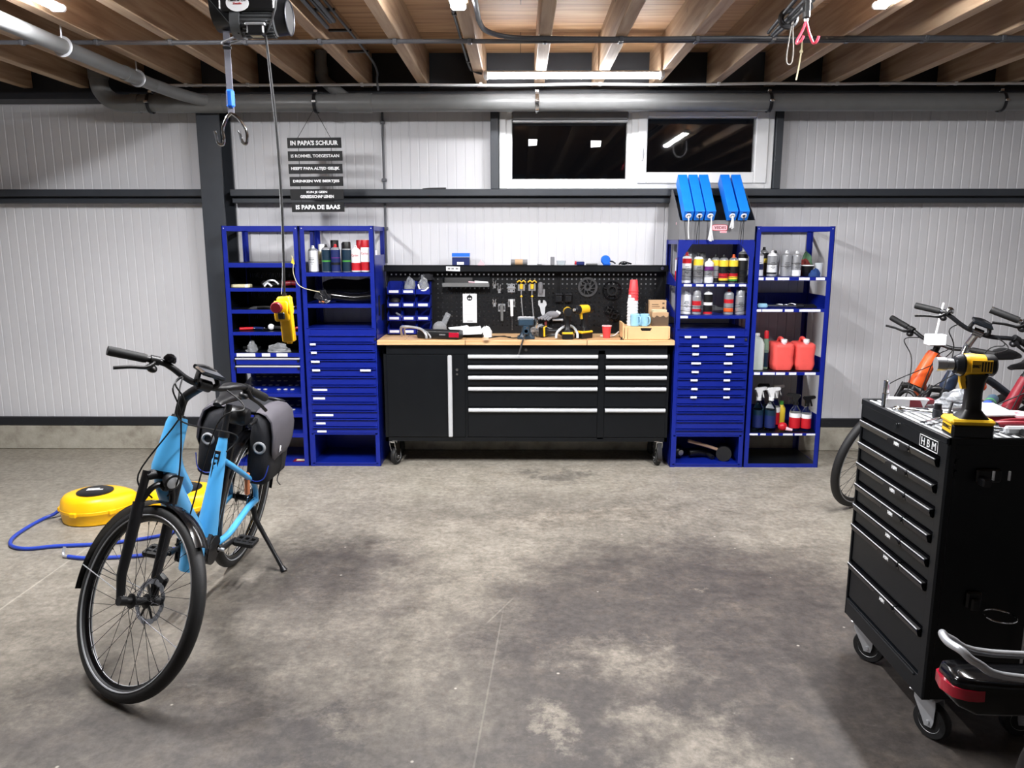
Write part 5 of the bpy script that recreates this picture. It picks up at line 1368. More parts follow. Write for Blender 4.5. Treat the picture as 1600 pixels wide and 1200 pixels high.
t = thing('bottle', 'grey bottle held in a steel bracket right of the yellow hooks', 'bottle', (.164, YP, 1.27))
plate(B('galv'), .168, 1.272, .056, .06).obj('bracket', t)
B('grey_glove').at((.160, YP - .026, 1.295)).lathe([(.010, 0), (.017, .01), (.020, .06), (.018, .085), (.008, .092), (0, .092)], 18).obj('body', t)
t = thing('spanner', 'flat bright cone spanner with an open jaw hanging below the grey bottle', 'spanner', (.176, YP, 1.125))
B('alu').prism([(.142, 1.238), (.150, 1.246), (.160, 1.244), (.160, 1.222), (.178, 1.222), (.180, 1.246), (.192, 1.246), (.206, 1.232), (.210, 1.210), (.198, 1.190), (.196, 1.140), (.188, 1.128), (.174, 1.128), (.166, 1.142), (.156, 1.190), (.144, 1.208)], 'y', YP - .008, YP - .002).obj('body', t)
for i, (x, lab) in enumerate(((.303, 'black brake pad box on the pegboard, left of two'), (.378, 'black brake pad box on the pegboard, right of two'))):
    t = thing('pad_box', lab, 'box', (x, YP, 1.225), group='black pad boxes on the pegboard')
    B('black_plastic').box(x - .028, x + .028, YP - .04, YP - .001, 1.232, 1.288, .005).obj('body', t)
    B('dark_metal').box(x - .030, x + .030, YP - .044, YP - .004, 1.286, 1.298, .003).box(x - .020, x - .004, YP - .043, YP - .040, 1.24, 1.275, .002).box(x + .006, x + .024, YP - .043, YP - .040, 1.24, 1.275, .002).obj('rail', t)

# brake disc like sprocket with swirl arms
t = thing('sprocket', 'dark swirl-armed sprocket hanging high on the pegboard', 'sprocket', (.530, YP, 1.27))
cx, cz, R = .530, 1.348, .079
b = B('sprocket_grey')
n = 44; pts = []
for i in range(n * 2):
    a = 2 * pi * i / (n * 2); r = R if i % 2 else R - .004
    pts.append((cx + r * cos(a), cz + r * sin(a)))
inner = [(cx + (R - .020) * cos(2 * pi * i / (n * 2)), cz + (R - .020) * sin(2 * pi * i / (n * 2))) for i in range(n * 2)]
def annulus(b, outer, inner, y0, y1):
    n = len(outer); vs = [(x, y0, z) for x, z in outer] + [(x, y0, z) for x, z in inner] + [(x, y1, z) for x, z in outer] + [(x, y1, z) for x, z in inner]; fs = []
    for i in range(n):
        k = (i + 1) % n
        fs += [(i, k, n + k, n + i), (2 * n + i, 3 * n + i, 3 * n + k, 2 * n + k), (i, 2 * n + i, 2 * n + k, k), (n + i, n + k, 3 * n + k, 3 * n + i)]
    return b.add(vs, fs)
def circ(cx, cz, r, n): return [(cx + r * cos(2 * pi * i / n), cz + r * sin(2 * pi * i / n)) for i in range(n)]
annulus(b, pts, inner, YP - .012, YP - .008); b.obj('toothed_rim', t)
b = B('sprocket_grey'); annulus(b, circ(cx, cz, .030, 40), circ(cx, cz, .013, 40), YP - .013, YP - .007)
for i in range(10):
    a = 2 * pi * i / 10
    p = [Vector((cx + .026 * cos(a), YP - .010, cz + .026 * sin(a))), Vector((cx + .042 * cos(a + .35), YP - .010, cz + .042 * sin(a + .35))), Vector((cx + .063 * cos(a + .5), YP - .010, cz + .063 * sin(a + .5)))]
    b.path(p, .0045, 6, 4)
b.obj('spider', t)
B('black_plastic').cyl((cx, YP, cz + .02), (cx, YP - .03, cz + .02), .006, n=10).obj('peg', t)
for (cx, cz, R, nt_, lab, arms) in ((.722, 1.322, .076, 40, 'black chainring with an inner ring, right of the swirl sprocket', 5), (.700, 1.165, .040, 18, 'small black cog below the chainring, left of two', 4), (.745, 1.120, .046, 22, 'black cog hanging lowest on the pegboard', 4)):
    t = thing('chainring', lab, 'chainring', (cx, YP, cz - R))
    o = [(cx + (R if i % 2 else R - .004) * cos(pi * i / nt_), cz + (R if i % 2 else R - .004) * sin(pi * i / nt_)) for i in range(nt_ * 2)]
    b = annulus(B('black_gloss'), o, circ(cx, cz, R - .012, nt_ * 2), YP - .012, YP - .008); b.obj('toothed_rim', t)
    b = annulus(B('black_plastic'), circ(cx, cz, R * .55, 36), circ(cx, cz, R * .36, 36), YP - .022, YP - .010)
    for i in range(arms):
        a = 2 * pi * i / arms + .3
        b.tube([(cx + R * .5 * cos(a), YP - .012, cz + R * .5 * sin(a)), (cx + (R - .008) * cos(a), YP - .010, cz + (R - .008) * sin(a))], .006, 6)
    b.obj('spider', t)
    B('dark_metal').cyl((cx, YP, cz + R * .40), (cx, YP - .03, cz + R * .40), .005, n=10).obj('peg', t)
t = thing('work_glove', 'pair of grey work gloves hooked on the pegboard behind the drills', 'gloves', (.25, 6.02, 1.09))
b = B('grey_glove')
for i, (dx, a) in enumerate(((-.045, -.5), (-.02, -.25), (.005, 0), (.028, .25))):
    b.path([(.235 + dx * .6, 6.04, 1.135), (.215 + dx, 6.03, 1.115), (.185 + dx, 6.025, 1.105 - .004 * i)], .011, 8, 4)
b.ball((.255, 6.04, 1.135), (.055, .022, .030)); b.obj('fingers', t)
B('paper').at((.30, 6.04, 1.152), (0, radians(30), 0)).box(-.02, .02, -.008, .008, -.010, .010, .004).obj('cuff_tag', t)
B('galv').box(.255, .34, YP - .04, YP - .001, 1.085, 1.10, .003).obj('hook_rail', t)
t = thing('file_handle', 'rust red tool handle hanging left of the grey gloves', 'tool', (.20, 6.05, 1.05))
B('red_cloth').cyl((.203, 6.05, 1.12), (.203, 6.05, 1.05), .010, n=12).obj('handle', t)
B('steel_tool').cyl((.203, 6.05, 1.05), (.203, 6.05, 1.0), .004, n=8).obj('shank', t)

# ================================================================ ON THE BENCH'S TOP SHELF
ZS = 1.5185
t = thing('box', 'blue cardboard box with a white print on the ledge above the pegboard', 'box', (-.459, 6.05, ZS))
b = B('navy').box(-.526, -.392, 6.01, 6.09, ZS, ZS + .092, .002); b.use('clip_blue').box(-.527, -.391, 6.009, 6.091, ZS + .064, ZS + .093, .002).use('white').box(-.527, -.391, 6.0085, 6.0095, ZS + .062, ZS + .065).box(-.488, -.435, 6.0085, 6.0095, ZS + .004, ZS + .026)
b.obj('carton', t)
tag(B('pink').at((-.30, 6.05, ZS)).prism([(-.03, 0), (-.01, .03), (-.006, .045), (.004, .025), (.02, .012), (.024, 0)], 'y', -.02, .02).obj('tissue'), 'scrap of pink tissue on the ledge', 'tissue')
t = thing('tape_roll', 'grey and tan roll lying on its side on the ledge', 'roll', (-.009, 6.05, ZS))
B('grey_box').cyl((-.072, 6.05, ZS + .022), (.056, 6.05, ZS + .022), .022, n=22).obj('sleeve', t)
B('cardboard').cyl((-.04, 6.05, ZS + .0225), (.02, 6.05, ZS + .0225), .0226, n=22).obj('band', t)
lump('washer', .150, 6.05, ZS, [('body', 'galv', lambda b: b.ball((0, 0, .008), (.02, .015, .008)))], 'small grey washer pile on the ledge left of the upright block', 'washers')
lump('block', .251, 6.05, ZS, [('body', 'grey_glove', lambda b: b.box(-.015, .015, -.02, .02, 0, .064, .003))], 'upright grey block on the ledge', 'block')
t = thing('glass_dish', 'low clear dish on the ledge right of the upright block', 'dish', (.32, 6.05, ZS))
B('clear').at((.318, 6.05, ZS)).lathe([(.03, 0), (.032, .003), (.036, .035), (.034, .035), (.030, .005), (0, .004)], 24).obj('body', t)
t = thing('spool', 'dark blue spool with a red end on the ledge', 'spool', (.462, 6.05, ZS))
B('navy').box(.435, .50, 6.03, 6.07, ZS, ZS + .028, .006).obj('body', t)
B('red').cyl((.424, 6.05, ZS + .018), (.437, 6.05, ZS + .016), .014, n=14).obj('end', t)
lump('tray_clip', .56, 6.05, ZS, [('body', 'grey_pvc', lambda b: b.box(-.05, .04, -.03, .03, 0, .014, .006)), ('lip', 'white', lambda b: b.box(-.062, -.052, -.02, .02, 0, .022, .003))], 'low grey tray between the spool and the blue dispenser', 'tray')
t = thing('tape_dispenser', 'bright blue rounded dispenser on the ledge with a grey strap', 'dispenser', (.684, 6.05, ZS))
B('clip_blue').lathe([(.0, -.028), (.030, -.028), (.036, -.020), (.036, .020), (.030, .028), (0, .028)], 26, 'y', (.662, 6.05, ZS + .040)).obj('drum', t)
B('clip_blue').box(.640, .70, 6.025, 6.075, ZS, ZS + .018, .006).obj('foot', t)
B('dark_metal').path([(.69, 6.05, ZS + .03), (.715, 6.05, ZS + .028), (.74, 6.05, ZS + .012)], .006, 8, 5).obj('strap', t)
t = thing('safety_glasses', 'dark safety glasses on the ledge right of the blue dispenser', 'glasses', (.81, 6.05, ZS))
B('black_plastic').path([(.765, 6.03, ZS + .005), (.78, 6.025, ZS + .022), (.81, 6.02, ZS + .025), (.86, 6.03, ZS + .010)], .006, 8, 5).path([(.77, 6.03, ZS + .02), (.80, 6.08, ZS + .012), (.85, 6.095, ZS + .005)], .003, 6, 4).obj('frame', t)
B('screen').at((.80, 6.02, ZS + .016), (0, 0, 0)).ball((0, 0, 0), (.028, .008, .014), 14, 8).obj('lens', t)

# ================================================================ BICYCLES
def arc_band(b, c, R, a0, a1, w, t, n=22, crown=.006):
    """curved strip (mudguard) round a wheel centre in the XZ plane"""
    rings = []
    for i in range(n + 1):
        a = a0 + (a1 - a0) * i / n
        ring = []
        for (u, k) in ((-1, 0), (-.6, .7), (0, 1), (.6, .7), (1, 0)):
            r = R + crown * k
            ring.append((c[0] + r * cos(a), c[1] + u * w / 2, c[2] + r * sin(a)))
        for (u, k) in ((1, 0), (.6, .7), (0, 1), (-.6, .7), (-1, 0)):
            r = R + crown * k + t
            ring.append((c[0] + r * cos(a), c[1] + u * w / 2, c[2] + r * sin(a)))
        rings.append(ring)
    return b.loft(rings)

def make_wheel(name, t, c, R, T, disc_side=1, reflex=True):
    def mk(m): b = B(m); b.T = T; return b
    rt = .026
    b = mk('tyre'); b.torus(c, 'y', R - rt, rt, 72, 14)
    for s in (-1, 1):                                   # tread shoulders
        for i in range(60):
            a = 2 * pi * i / 60
            p = [(c[0] + (R - .004 - .007 * k) * cos(a + .05 * k), c[1] + s * (.005 + .012 * k), c[2] + (R - .004 - .007 * k) * sin(a + .05 * k)) for k in (0, 1)]
            b.tube(p, .0032, 4)
    if reflex:
        b.use('reflex')
        for s in (-1, 1): b.torus((c[0], c[1] + s * .0222, c[2]), 'y', R - .040, .0035, 64, 5)
    w = b.obj(name, t, world=False, smooth=50)
    b = mk('black_gloss').lathe([(R - .038, -.013), (R - .052, -.012), (R - .060, -.006), (R - .060, .006), (R - .052, .012), (R - .038, .013)], 64, 'y', c, True)
    b.use('alu').torus((c[0], c[1], c[2]), 'y', R - .0615, .0016, 64, 4)
    b.obj('rim', w, world=False)
    b = mk('black_plastic').lathe([(.0, -.062), (.013, -.062), (.015, -.036), (.028, -.034), (.028, -.030), (.016, -.026), (.016, .026), (.028, .030), (.028, .034), (.015, .036), (.013, .062), (0, .062)], 22, 'y', c)
    b.obj('hub', w, world=False)
    b = mk('dark_metal')
    for i in range(32):
        a = 2 * pi * i / 32; s = 1 if i % 2 else -1; ah = a + (1 if (i // 2) % 2 else -1) * 1.15
        b.tube([(c[0] + .024 * cos(ah), c[1] + s * .032, c[2] + .024 * sin(ah)), (c[0] + (R - .058) * cos(a), c[1] + s * .003, c[2] + (R - .058) * sin(a))], .0011, 5)
        b.tube([(c[0] + (R - .075) * cos(a), c[1] + s * .003, c[2] + (R - .075) * sin(a)), (c[0] + (R - .058) * cos(a), c[1] + s * .002, c[2] + (R - .058) * sin(a))], .002, 5)
    b.obj('spokes', w, world=False)
    y0 = c[1] + disc_side * .048
    b = mk('steel_tool')
    n = 48
    o = [(c[0] + (.088 if i % 4 else .083) * cos(2 * pi * i / n), c[2] + (.088 if i % 4 else .083) * sin(2 * pi * i / n)) for i in range(n)]
    annulus(b, o, circ(c[0], c[2], .066, n), y0 - .001, y0 + .001)
    b.use('black_plastic')
    for i in range(6):
        a = 2 * pi * i / 6
        b.tube([(c[0] + .02 * cos(a), y0, c[2] + .02 * sin(a)), (c[0] + .068 * cos(a + .4), y0, c[2] + .068 * sin(a + .4))], .005, 5)
    b.obj('brake_disc', w, world=False)
    return w

def bicycle(name, label, loc, head, lean, p, st):
    """bicycle built in its own frame: X forward, Y to its left, origin under the rear axle"""
    R, wb, ha, off = p['R'], p['wb'], radians(p['ha']), .05
    t = thing(name, label, 'bicycle', loc, (radians(-lean), 0, radians(head)))
    ax = Vector((-cos(ha), 0, sin(ha))); pp = Vector((sin(ha), 0, cos(ha)))
    fa = Vector((wb, 0, R)); ra = Vector((0, 0, R)); base = fa - pp * off
    I = Matrix(); S = Matrix.Translation(base) @ Matrix.Rotation(radians(p['steer']), 4, ax) @ Matrix.Translation(-base)
    hb, ht = base + ax * p['tb'], base + ax * p['tt']
    bb = Vector(st.get('bb', (.47, 0, .285))); clamp = Vector((p['cx'], 0, p['cz']))
    def mk(m, T=I): b = B(m); b.T = T; return b
    fm = st['frame']
    # ---- frame
    b = mk(fm)
    k = st.get('fat', 1.0)
    b.tube([ht + ax * .004, ht - ax * .02, (ht + hb) / 2, hb + ax * .02, hb], [.026 * k, .030 * k, .033 * k, .038 * k, .036 * k], 22)
    if st.get('step') == 'low':
        dt = [hb + ax * .06 - pp * .01, hb - pp * .05 - ax * .035, hb + (bb - hb) * .38 + Vector((-.01, 0, -.055)), hb + (bb - hb) * .72 + Vector((.0, 0, -.055)), bb + Vector((.13, 0, -.050))]
        b.tube(spline(dt, 6), [.034 * k + .010 * k * min(1, i / 10) for i in range(25)], 20, flat=.82)
        b.tube(spline([hb + ax * .11 - pp * .012, hb + ax * .03 - pp * .075, hb + (bb - hb) * .3 + Vector((-.055, 0, .02))], 6), .026 * k, 18)
    else:
        b.tube(spline([hb + ax * .03, hb + (bb - hb) * .5, bb + Vector((.03, 0, .02))], 6), .030 * k, 20)
        b.tube(spline([ht - ax * .03, ht + (clamp - ht) * .5 + Vector((0, 0, -.02)), clamp - Vector((0, 0, .05))], 6), .020 * k, 16)
    b.tube([bb + Vector((-.005, 0, .0)), bb + (clamp - bb) * .35, bb + (clamp - bb) * .8, clamp], [.040 * k, .030 * k, .021 * k, .019], 18)
    b.cyl(bb + Vector((0, -.04, 0)), bb + Vector((0, .04, 0)), .045, n=22)
    for s in (-1, 1):
        b.tube(spline([bb + Vector((-.03, s * .035, .0)), bb + Vector((-.16, s * .055, .01)), ra + Vector((.12, s * .065, -.01)), ra + Vector((.0, s * .068, 0))], 5), .0135 * max(1, k * .9), 12)
        b.tube(spline([clamp + (bb - clamp) * .22 + Vector((0, s * .015, 0)), clamp + (bb - clamp) * .22 + Vector((-.08, s * .05, -.06)), ra + Vector((.07, s * .066, .12)), ra + Vector((.0, s * .068, .01))], 5), .011 * max(1, k * .9), 12)
        b.prism([(ra.x - .02, ra.z - .02), (ra.x + .04, ra.z - .015), (ra.x + .04, ra.z + .02), (ra.x + .0, ra.z + .03)], 'y', s * .066, s * .072)
    frame = b.obj('frame', t, world=False, smooth=60)
    mk('black_plastic').cyl(clamp - Vector((0, 0, .012)), clamp + Vector((-.004, 0, .014)), .025, n=20).obj('seat_clamp', t, world=False)
    if st.get('motor'):
        b = mk('black_plastic').cyl(bb + Vector((.01, -.065, -.005)), bb + Vector((.01, .055, -.005)), .070, n=28).tube([bb + Vector((.03, 0, .02)), bb + Vector((.13, 0, -.035)), bb + Vector((.16, 0, -.02))], [.05, .052, .03], 16)
        b.prism([(bb.x - .03, bb.z + .03), (bb.x + .05, bb.z + .09), (bb.x + .10, bb.z + .02), (bb.x + .04, bb.z - .05)], 'y', .036, .052)
        b.obj('motor', t, world=False)
    # ---- crank, pedals, chain case
    b = mk('black_plastic').cyl(bb + Vector((0, -.085, 0)), bb + Vector((0, -.078, 0)), .088, n=36).use('dark_metal').torus(bb + Vector((0, -.082, 0)), 'y', .088, .004, 40, 5)
    b.obj('chainring', t, world=False)
    mk('black_plastic').prism([(bb.x + .09, bb.z + .06), (bb.x + .03, bb.z + .095), (ra.x - .03, ra.z + .05), (ra.x - .06, ra.z), (ra.x - .03, ra.z - .045), (bb.x + .03, bb.z - .09), (bb.x + .095, bb.z - .05)], 'y', -.094, -.088).obj('chain_case', t, world=False)
    ca = radians(st.get('crank', 8))
    for s in (-1, 1):
        d = Vector((-s * cos(ca), 0, -s * sin(ca))) * (1 if s > 0 else 1)
        e = bb + Vector((0, s * .085, 0)) + d * .17
        b = mk('black_plastic').tube([bb + Vector((0, s * .070, 0)), bb + Vector((0, s * .085, 0)) + d * .02, e], [.018, .017, .012], 12, flat=.7); b.use('galv').cyl(bb + Vector((0, s * .07, 0)), bb + Vector((0, s * .098, 0)), .009, n=12)
        cr = b.obj('crank_arm', t, world=False)
        q = e + Vector((0, s * .055, 0))
        b = mk('black_rubber').box(q.x - .050, q.x - .030, q.y - .045, q.y + .045, q.z - .012, q.z + .012, .004).box(q.x + .030, q.x + .050, q.y - .045, q.y + .045, q.z - .012, q.z + .012, .004)
        for yy in (-.045, -.015, .015, .045): b.box(q.x - .045, q.x + .045, q.y + yy - .005, q.y + yy + .005, q.z - .010, q.z + .010, .002)
        b.cyl(e, q + Vector((0, s * .045, 0)), .008, n=10)
        b.obj('pedal', t, world=False)
    # ---- wheels
    make_wheel('rear_wheel', t, tuple(ra), R, I)
    make_wheel('front_wheel', t, tuple(fa), R, S)
    # ---- fork
    b = mk(st.get('fork', 'black_plastic'), S)
    cr0 = hb - ax * .030
    b.tube([cr0 + Vector((0, -.076, 0)), cr0 + Vector((0, -.03, 0)) + ax * .018, cr0 + ax * .022, cr0 + Vector((0, .03, 0)) + ax * .018, cr0 + Vector((0, .076, 0))], [.018, .022, .026, .022, .018], 14)
    b.cyl(cr0, hb + ax * .01, .026, n=18)
    for s in (-1, 1):
        top = cr0 + Vector((0, s * .074, 0)) + ax * .022
        mid = base + ax * (R + .05 - R * .32) + Vector((0, s * .074, 0)) + pp * .006
        b.tube([top, cr0 + Vector((0, s * .074, 0)) - ax * .13], .016, 14)
        b.tube([cr0 + Vector((0, s * .074, 0)) - ax * .10, mid, base + ax * .09 + Vector((0, s * .074, 0)) + pp * .012, fa + Vector((0, s * .072, 0)) + ax * .01 - pp * .012], [.022, .022, .018, .015], 14)
        b.cyl(fa + Vector((0, s * .058, 0)), fa + Vector((0, s * .085, 0)), .018, n=16)
    br0 = cr0 - ax * .115
    b.tube(spline([br0 + Vector((0, -.074, 0)), br0 + Vector((0, -.045, 0)) + pp * .015 + ax * .075, br0 + pp * .02 + ax * .095, br0 + Vector((0, .045, 0)) + pp * .015 + ax * .075, br0 + Vector((0, .074, 0))], 5), .012, 10)
    b.obj('fork', t, world=False)
    mk('black_plastic', S).box(fa.x - .04, fa.x + .02, .052, .075, fa.z + .05, fa.z + .11, .01).obj('brake_caliper', t, world=False)
    # ---- mudguards
    if st.get('guards', True):
        b = arc_band(mk('black_gloss', S), tuple(fa), R + .012, radians(62), radians(205), .062, .0022)
        g = b.obj('front_mudguard', t, world=False)
        b = mk('galv', S)
        for s in (-1, 1): b.tube([fa + Vector((0, s * .07, .02)), fa + Vector(((R + .010) * cos(radians(190)), s * .030, (R + .010) * sin(radians(190))))], .0022, 6)
        b.obj('mudguard_stay', g, world=False)
        arc_band(mk('black_gloss'), tuple(ra), R + .014, radians(-12), radians(190), .062, .0022).obj('rear_mudguard', t, world=False)
    # ---- stem and bars
    cb = base + ax * (p['tt'] + p['stu']) + pp * p['stx']
    b = mk(st.get('stem', 'black_plastic'), S)
    up = base + ax * (p['tt'] + p['stu'] * .62)
    b.tube([ht, ht + ax * .015], [.030, .026], 18).tube(spline([ht + ax * .005, up - ax * .02, up + pp * p['stx'] * .25 + ax * .012, cb], 5), [.019] * 16, 16).cyl(cb + Vector((0, -.026, 0)), cb + Vector((0, .026, 0)), .024, n=18)
    b.obj('stem', t, world=False)
    h, bk, rs = p['half'], p['back'], p['rise']
    rm = st.get('riser', .03)
    def bar(u):
        s = 1 if u > 0 else -1; a = abs(u)
        pts = [(0, 0, 0), (0, .05, 0), (-.004, .10, rm * .35), (-.012, .16, rm * .95 + rs * .3), (-bk * .35, .21, rm + rs * .6), (-bk, h, rs)]
        q = spline([(x, y * s, z) for x, y, z in pts], 5)
        return [cb + v for v in q]
    bl, brr = bar(1), bar(-1)
    b = mk(st.get('bar', 'black_plastic'), S).tube(list(reversed(brr)) + bl[1:], .0125, 12); b.obj('handlebar', t, world=False)
    for s, q in ((1, bl), (-1, brr)):
        d = (q[-1] - q[-4]).normalized()
        g0 = q[-1] - d * .135
        nm = st.get('grip', 'black_rubber')
        mk(nm, S).tube([g0, g0 + d * .01, q[-1] - d * .01, q[-1]], [.016, .0175, .0185, .0175], 16).obj('grip', t, world=False)
        c0 = g0 - d * .03
        fwd = Vector((.030, 0, -.012))
        b = mk(st.get('lever', 'black_plastic'), S).tube([c0 - d * .016, c0 + d * .016], .018, 14).tube(spline([c0 + fwd * .3, c0 + fwd + d * .03 + Vector((0, 0, -.012)), c0 + fwd * 1.5 + d * .09 + Vector((0, 0, -.012)), c0 + fwd * 1.9 + d * .15 + Vector((0, 0, -.020))], 4), [.010] * 5 + [.0075] * 8, 10, flat=.7)
        b.ball(c0 + Vector((.004, 0, -.032)), (.026, .020, .016), 12, 8)
        b.obj('brake_lever', t, world=False)
    if st.get('display'):
        b = mk('screen', S)
        b.box(cb.x - .035, cb.x + .04, -.055, .055, cb.z + .045, cb.z + .062, .008); b.use('black_plastic').path([cb + Vector((-.01, -.04, .045)), cb + Vector((.012, -.05, .02)), cb + Vector((0, -.035, 0))], .011, 8, 4).path([cb + Vector((-.01, .04, .045)), cb + Vector((.012, .05, .02)), cb + Vector((0, .035, 0))], .011, 8, 4)
        b.path([cb + Vector((-.035, -.05, .055)), cb + Vector((-.05, 0, .06)), cb + Vector((-.035, .05, .055))], .010, 8, 5)
        b.obj('display', t, world=False)
    if st.get('bell'):
        q = brr[-9]
        bb_ = mk('chrome' if st['bell'] == 'chrome' else 'black_gloss', S)
        bb_.at(); bb_.T = S @ Matrix.Translation(q); bb_.lathe([(.006, .010), (.024, .016), (.024, .024), (.018, .038), (.006, .044), (0, .044)], 18)
        bb_.obj('bell', t, world=False)
    if st.get('lamp'):
        c = cr0 + pp * .055 + ax * .0
        b = mk('black_plastic', S); b.T = S @ Matrix.Translation(c)
        b.lathe([(.0, -.035), (.020, -.032), (.032, .0), (.034, .018), (.030, .020)], 24, 'x').box(-.04, .0, -.012, .012, -.05, -.02, .004)
        l = b.obj('head_lamp', t, world=False)
        b = B('lens'); b.T = S @ Matrix.Translation(c); b.lathe([(.030, .0185), (.018, .022), (0, .023)], 22, 'x').obj('lamp_glass', l, world=False)
    # ---- cables
    cab = mk('black_rubber')
    for (u, hgt, side, end) in st.get('cables', ()):
        q = S @ (bl if u > 0 else brr)[10]
        c1 = S @ (cb + Vector((.10, u * .5, -.02 + hgt)))
        cab.path([q, c1, S @ (cb + Vector((.09, u * .25, -.12 + hgt))), Vector(end) + Vector((.03, side * .05, .10)), Vector(end)], .0032, 7, 7)
    if st.get('cables'): cab.obj('cable', t, world=False)
    # ---- saddle
    sc = clamp + (clamp - bb).normalized() * st.get('post', .13)
    mk('black_plastic').cyl(clamp - (clamp - bb).normalized() * .05, sc, .0145, n=16).obj('seat_post', t, world=False)
    rings = []
    for (x, w, z, hh) in ((.15, .020, .0, .020), (.13, .024, .006, .030), (.06, .032, .008, .040), (-.01, .055, .010, .050), (-.07, .085, .018, .058), (-.115, .090, .024, .056), (-.14, .07, .024, .035)):
        rings.append([(sc.x + x, sc.y + w * cos(a), sc.z + .03 + z + (hh * .5 * sin(a) if sin(a) > 0 else hh * .45 * sin(a))) for a in [2 * pi * i / 18 for i in range(18)]])
    mk(st.get('saddle', 'black_plastic')).loft(rings).obj('saddle', t, world=False, smooth=60)
    # ---- kickstand
    if st.get('stand'):
        f = Vector(st['stand'])
        b = mk('black_plastic').tube([ra + Vector((.05, .075, -.02)), ra + Vector((.055, .095, -.08)), f + (ra - f) * .22, f + (ra - f) * .03], [.016, .013, .010, .012], 12).tube([f + (ra - f) * .06, f], [.013, .020], 12)
        b.obj('kickstand', t, world=False)
    # ---- rack
    if st.get('rack'):
        zr = st['rack']; b = mk('galv' if st.get('rack_battery') else 'black_plastic')
        xr = st.get('rack_end', -.30)
        up_ = .055 if st.get('rack_battery') else 0
        b.path([(.20, .055, zr - .02), (.0, .06, zr), (xr + .12, .06, zr), (xr + .02, .062, zr + up_ * .6), (xr - .01, .045, zr + up_), (xr - .02, 0, zr + up_), (xr - .01, -.045, zr + up_), (xr + .02, -.062, zr + up_ * .6), (xr + .12, -.06, zr), (0, -.06, zr), (.20, -.055, zr - .02)], .0095, 12, 5)
        for s in (-1, 1):
            b.tube([(-.02, s * .075, R + .02), (-.10, s * .065, zr - .005)], .007, 8)
        for x in (-.12, .05): b.tube([(x, -.06, zr), (x, .06, zr)], .006, 8)
        rk = b.obj('rack', t, world=False)
        if st.get('rack_battery'):
            b = mk('black_gloss'); rings = []
            for x, w, z0_, z1_ in ((xr + .55, .05, zr - .085, zr - .02), (xr + .10, .058, zr - .10, zr - .016), (xr + .03, .058, zr - .10, zr - .012), (xr - .005, .050, zr - .085, zr - .012), (xr - .018, .034, zr - .07, zr - .022)):
                rings.append([(x, yy, zz) for yy, zz in rrect(0, (z0_ + z1_) / 2, w, (z1_ - z0_) / 2, .014, 3)])
            bt = b.loft(rings).obj('battery', rk, world=False, smooth=50)
            b = mk('tail_red'); rings = []
            for yy, dx in ((-.0605, .030), (-.0585, .010), (-.042, -.016), (0, -.026), (.042, -.016), (.0585, .010), (.0605, .030)):
                rings.append([(xr + dx - .004, yy, zr - .062), (xr + dx + .014, yy * .96, zr - .062), (xr + dx + .014, yy * .96, zr - .036), (xr + dx - .004, yy, zr - .036)])
            b.loft(rings).obj('tail_light', rk, world=False, smooth=60)
    return t, mk, dict(S=S, cb=cb, hb=hb, ht=ht, ra=ra, fa=fa, clamp=clamp, bb=bb, ax=ax, pp=pp, bl=bl, br=brr)

# ---- the light blue bicycle in front
P_blue = dict(R=.366, wb=1.187, ha=69.1, steer=57.7, tt=.712, tb=.497, cx=.375, cz=.815, stx=.105, stu=.146, half=.375, back=.08, rise=.004)
bk, mk, G = bicycle('bicycle', 'light blue low-step electric bicycle on its kickstand in front', (-1.535, 3.899, 0), -91.4, 10.2, P_blue,
                    dict(frame='bike_blue', step='low', fat=1.38, motor=True, display=True, bell='black', lamp=True, rack=.845, stand=(.12, .30, .056), crank=6, post=.145,
                         cables=((-.375, .0, 1, (.98, .03, .72)), (-.375, .02, -1, (.98, -.03, .70)), (.3, .0, 1, (.86, .03, .46)), (-.3, -.02, 1, (.40, .03, .74)))))
# black spine behind the seat tube, orange spring, decal plate
bbv, cl = G['bb'], G['clamp']
mk('black_gloss').tube([bbv + Vector((-.05, 0, .06)), bbv + (cl - bbv) * .5 + Vector((-.055, 0, 0)), cl + Vector((-.075, 0, -.06))], [.03, .034, .026], 14, flat=1.2).obj('lock_housing', bk, world=False)
d = (cl - bbv).normalized()
nf = Vector((d.z, 0, -d.x)); yv = Vector((0, 1, 0)); o_ = bbv + (cl - bbv) * .72 + nf * .027 + yv * -.004
m4 = Matrix(((yv.x, nf.x, d.x, o_.x), (yv.y, nf.y, d.y, o_.y), (yv.z, nf.z, d.z, o_.z), (0, 0, 0, 1)))
b = B('black_plastic'); b.T = m4; b.box(-.014, .014, -.002, .003, -.075, .075, .004)
b.use('bike_blue')
for i in range(5): b.box(-.007, .007, .003, .0040, -.060 + i * .026, -.046 + i * .026, .002)
b.obj('decal', bk, world=False)
mk('copper').cyl((.13, .062, .445), (.155, .058, .56), .013, n=14).obj('spring', bk, world=False)
b = mk('black_plastic'); b.T = Matrix.Translation((.19, -.015, .865)); b.lathe([(.0, -.06), (.036, -.056), (.046, -.03), (.048, .03), (.040, .055), (0, .06)], 22, 'y')
b.obj('rear_box', bk, world=False)
b = mk('grey_fabric'); rings = []

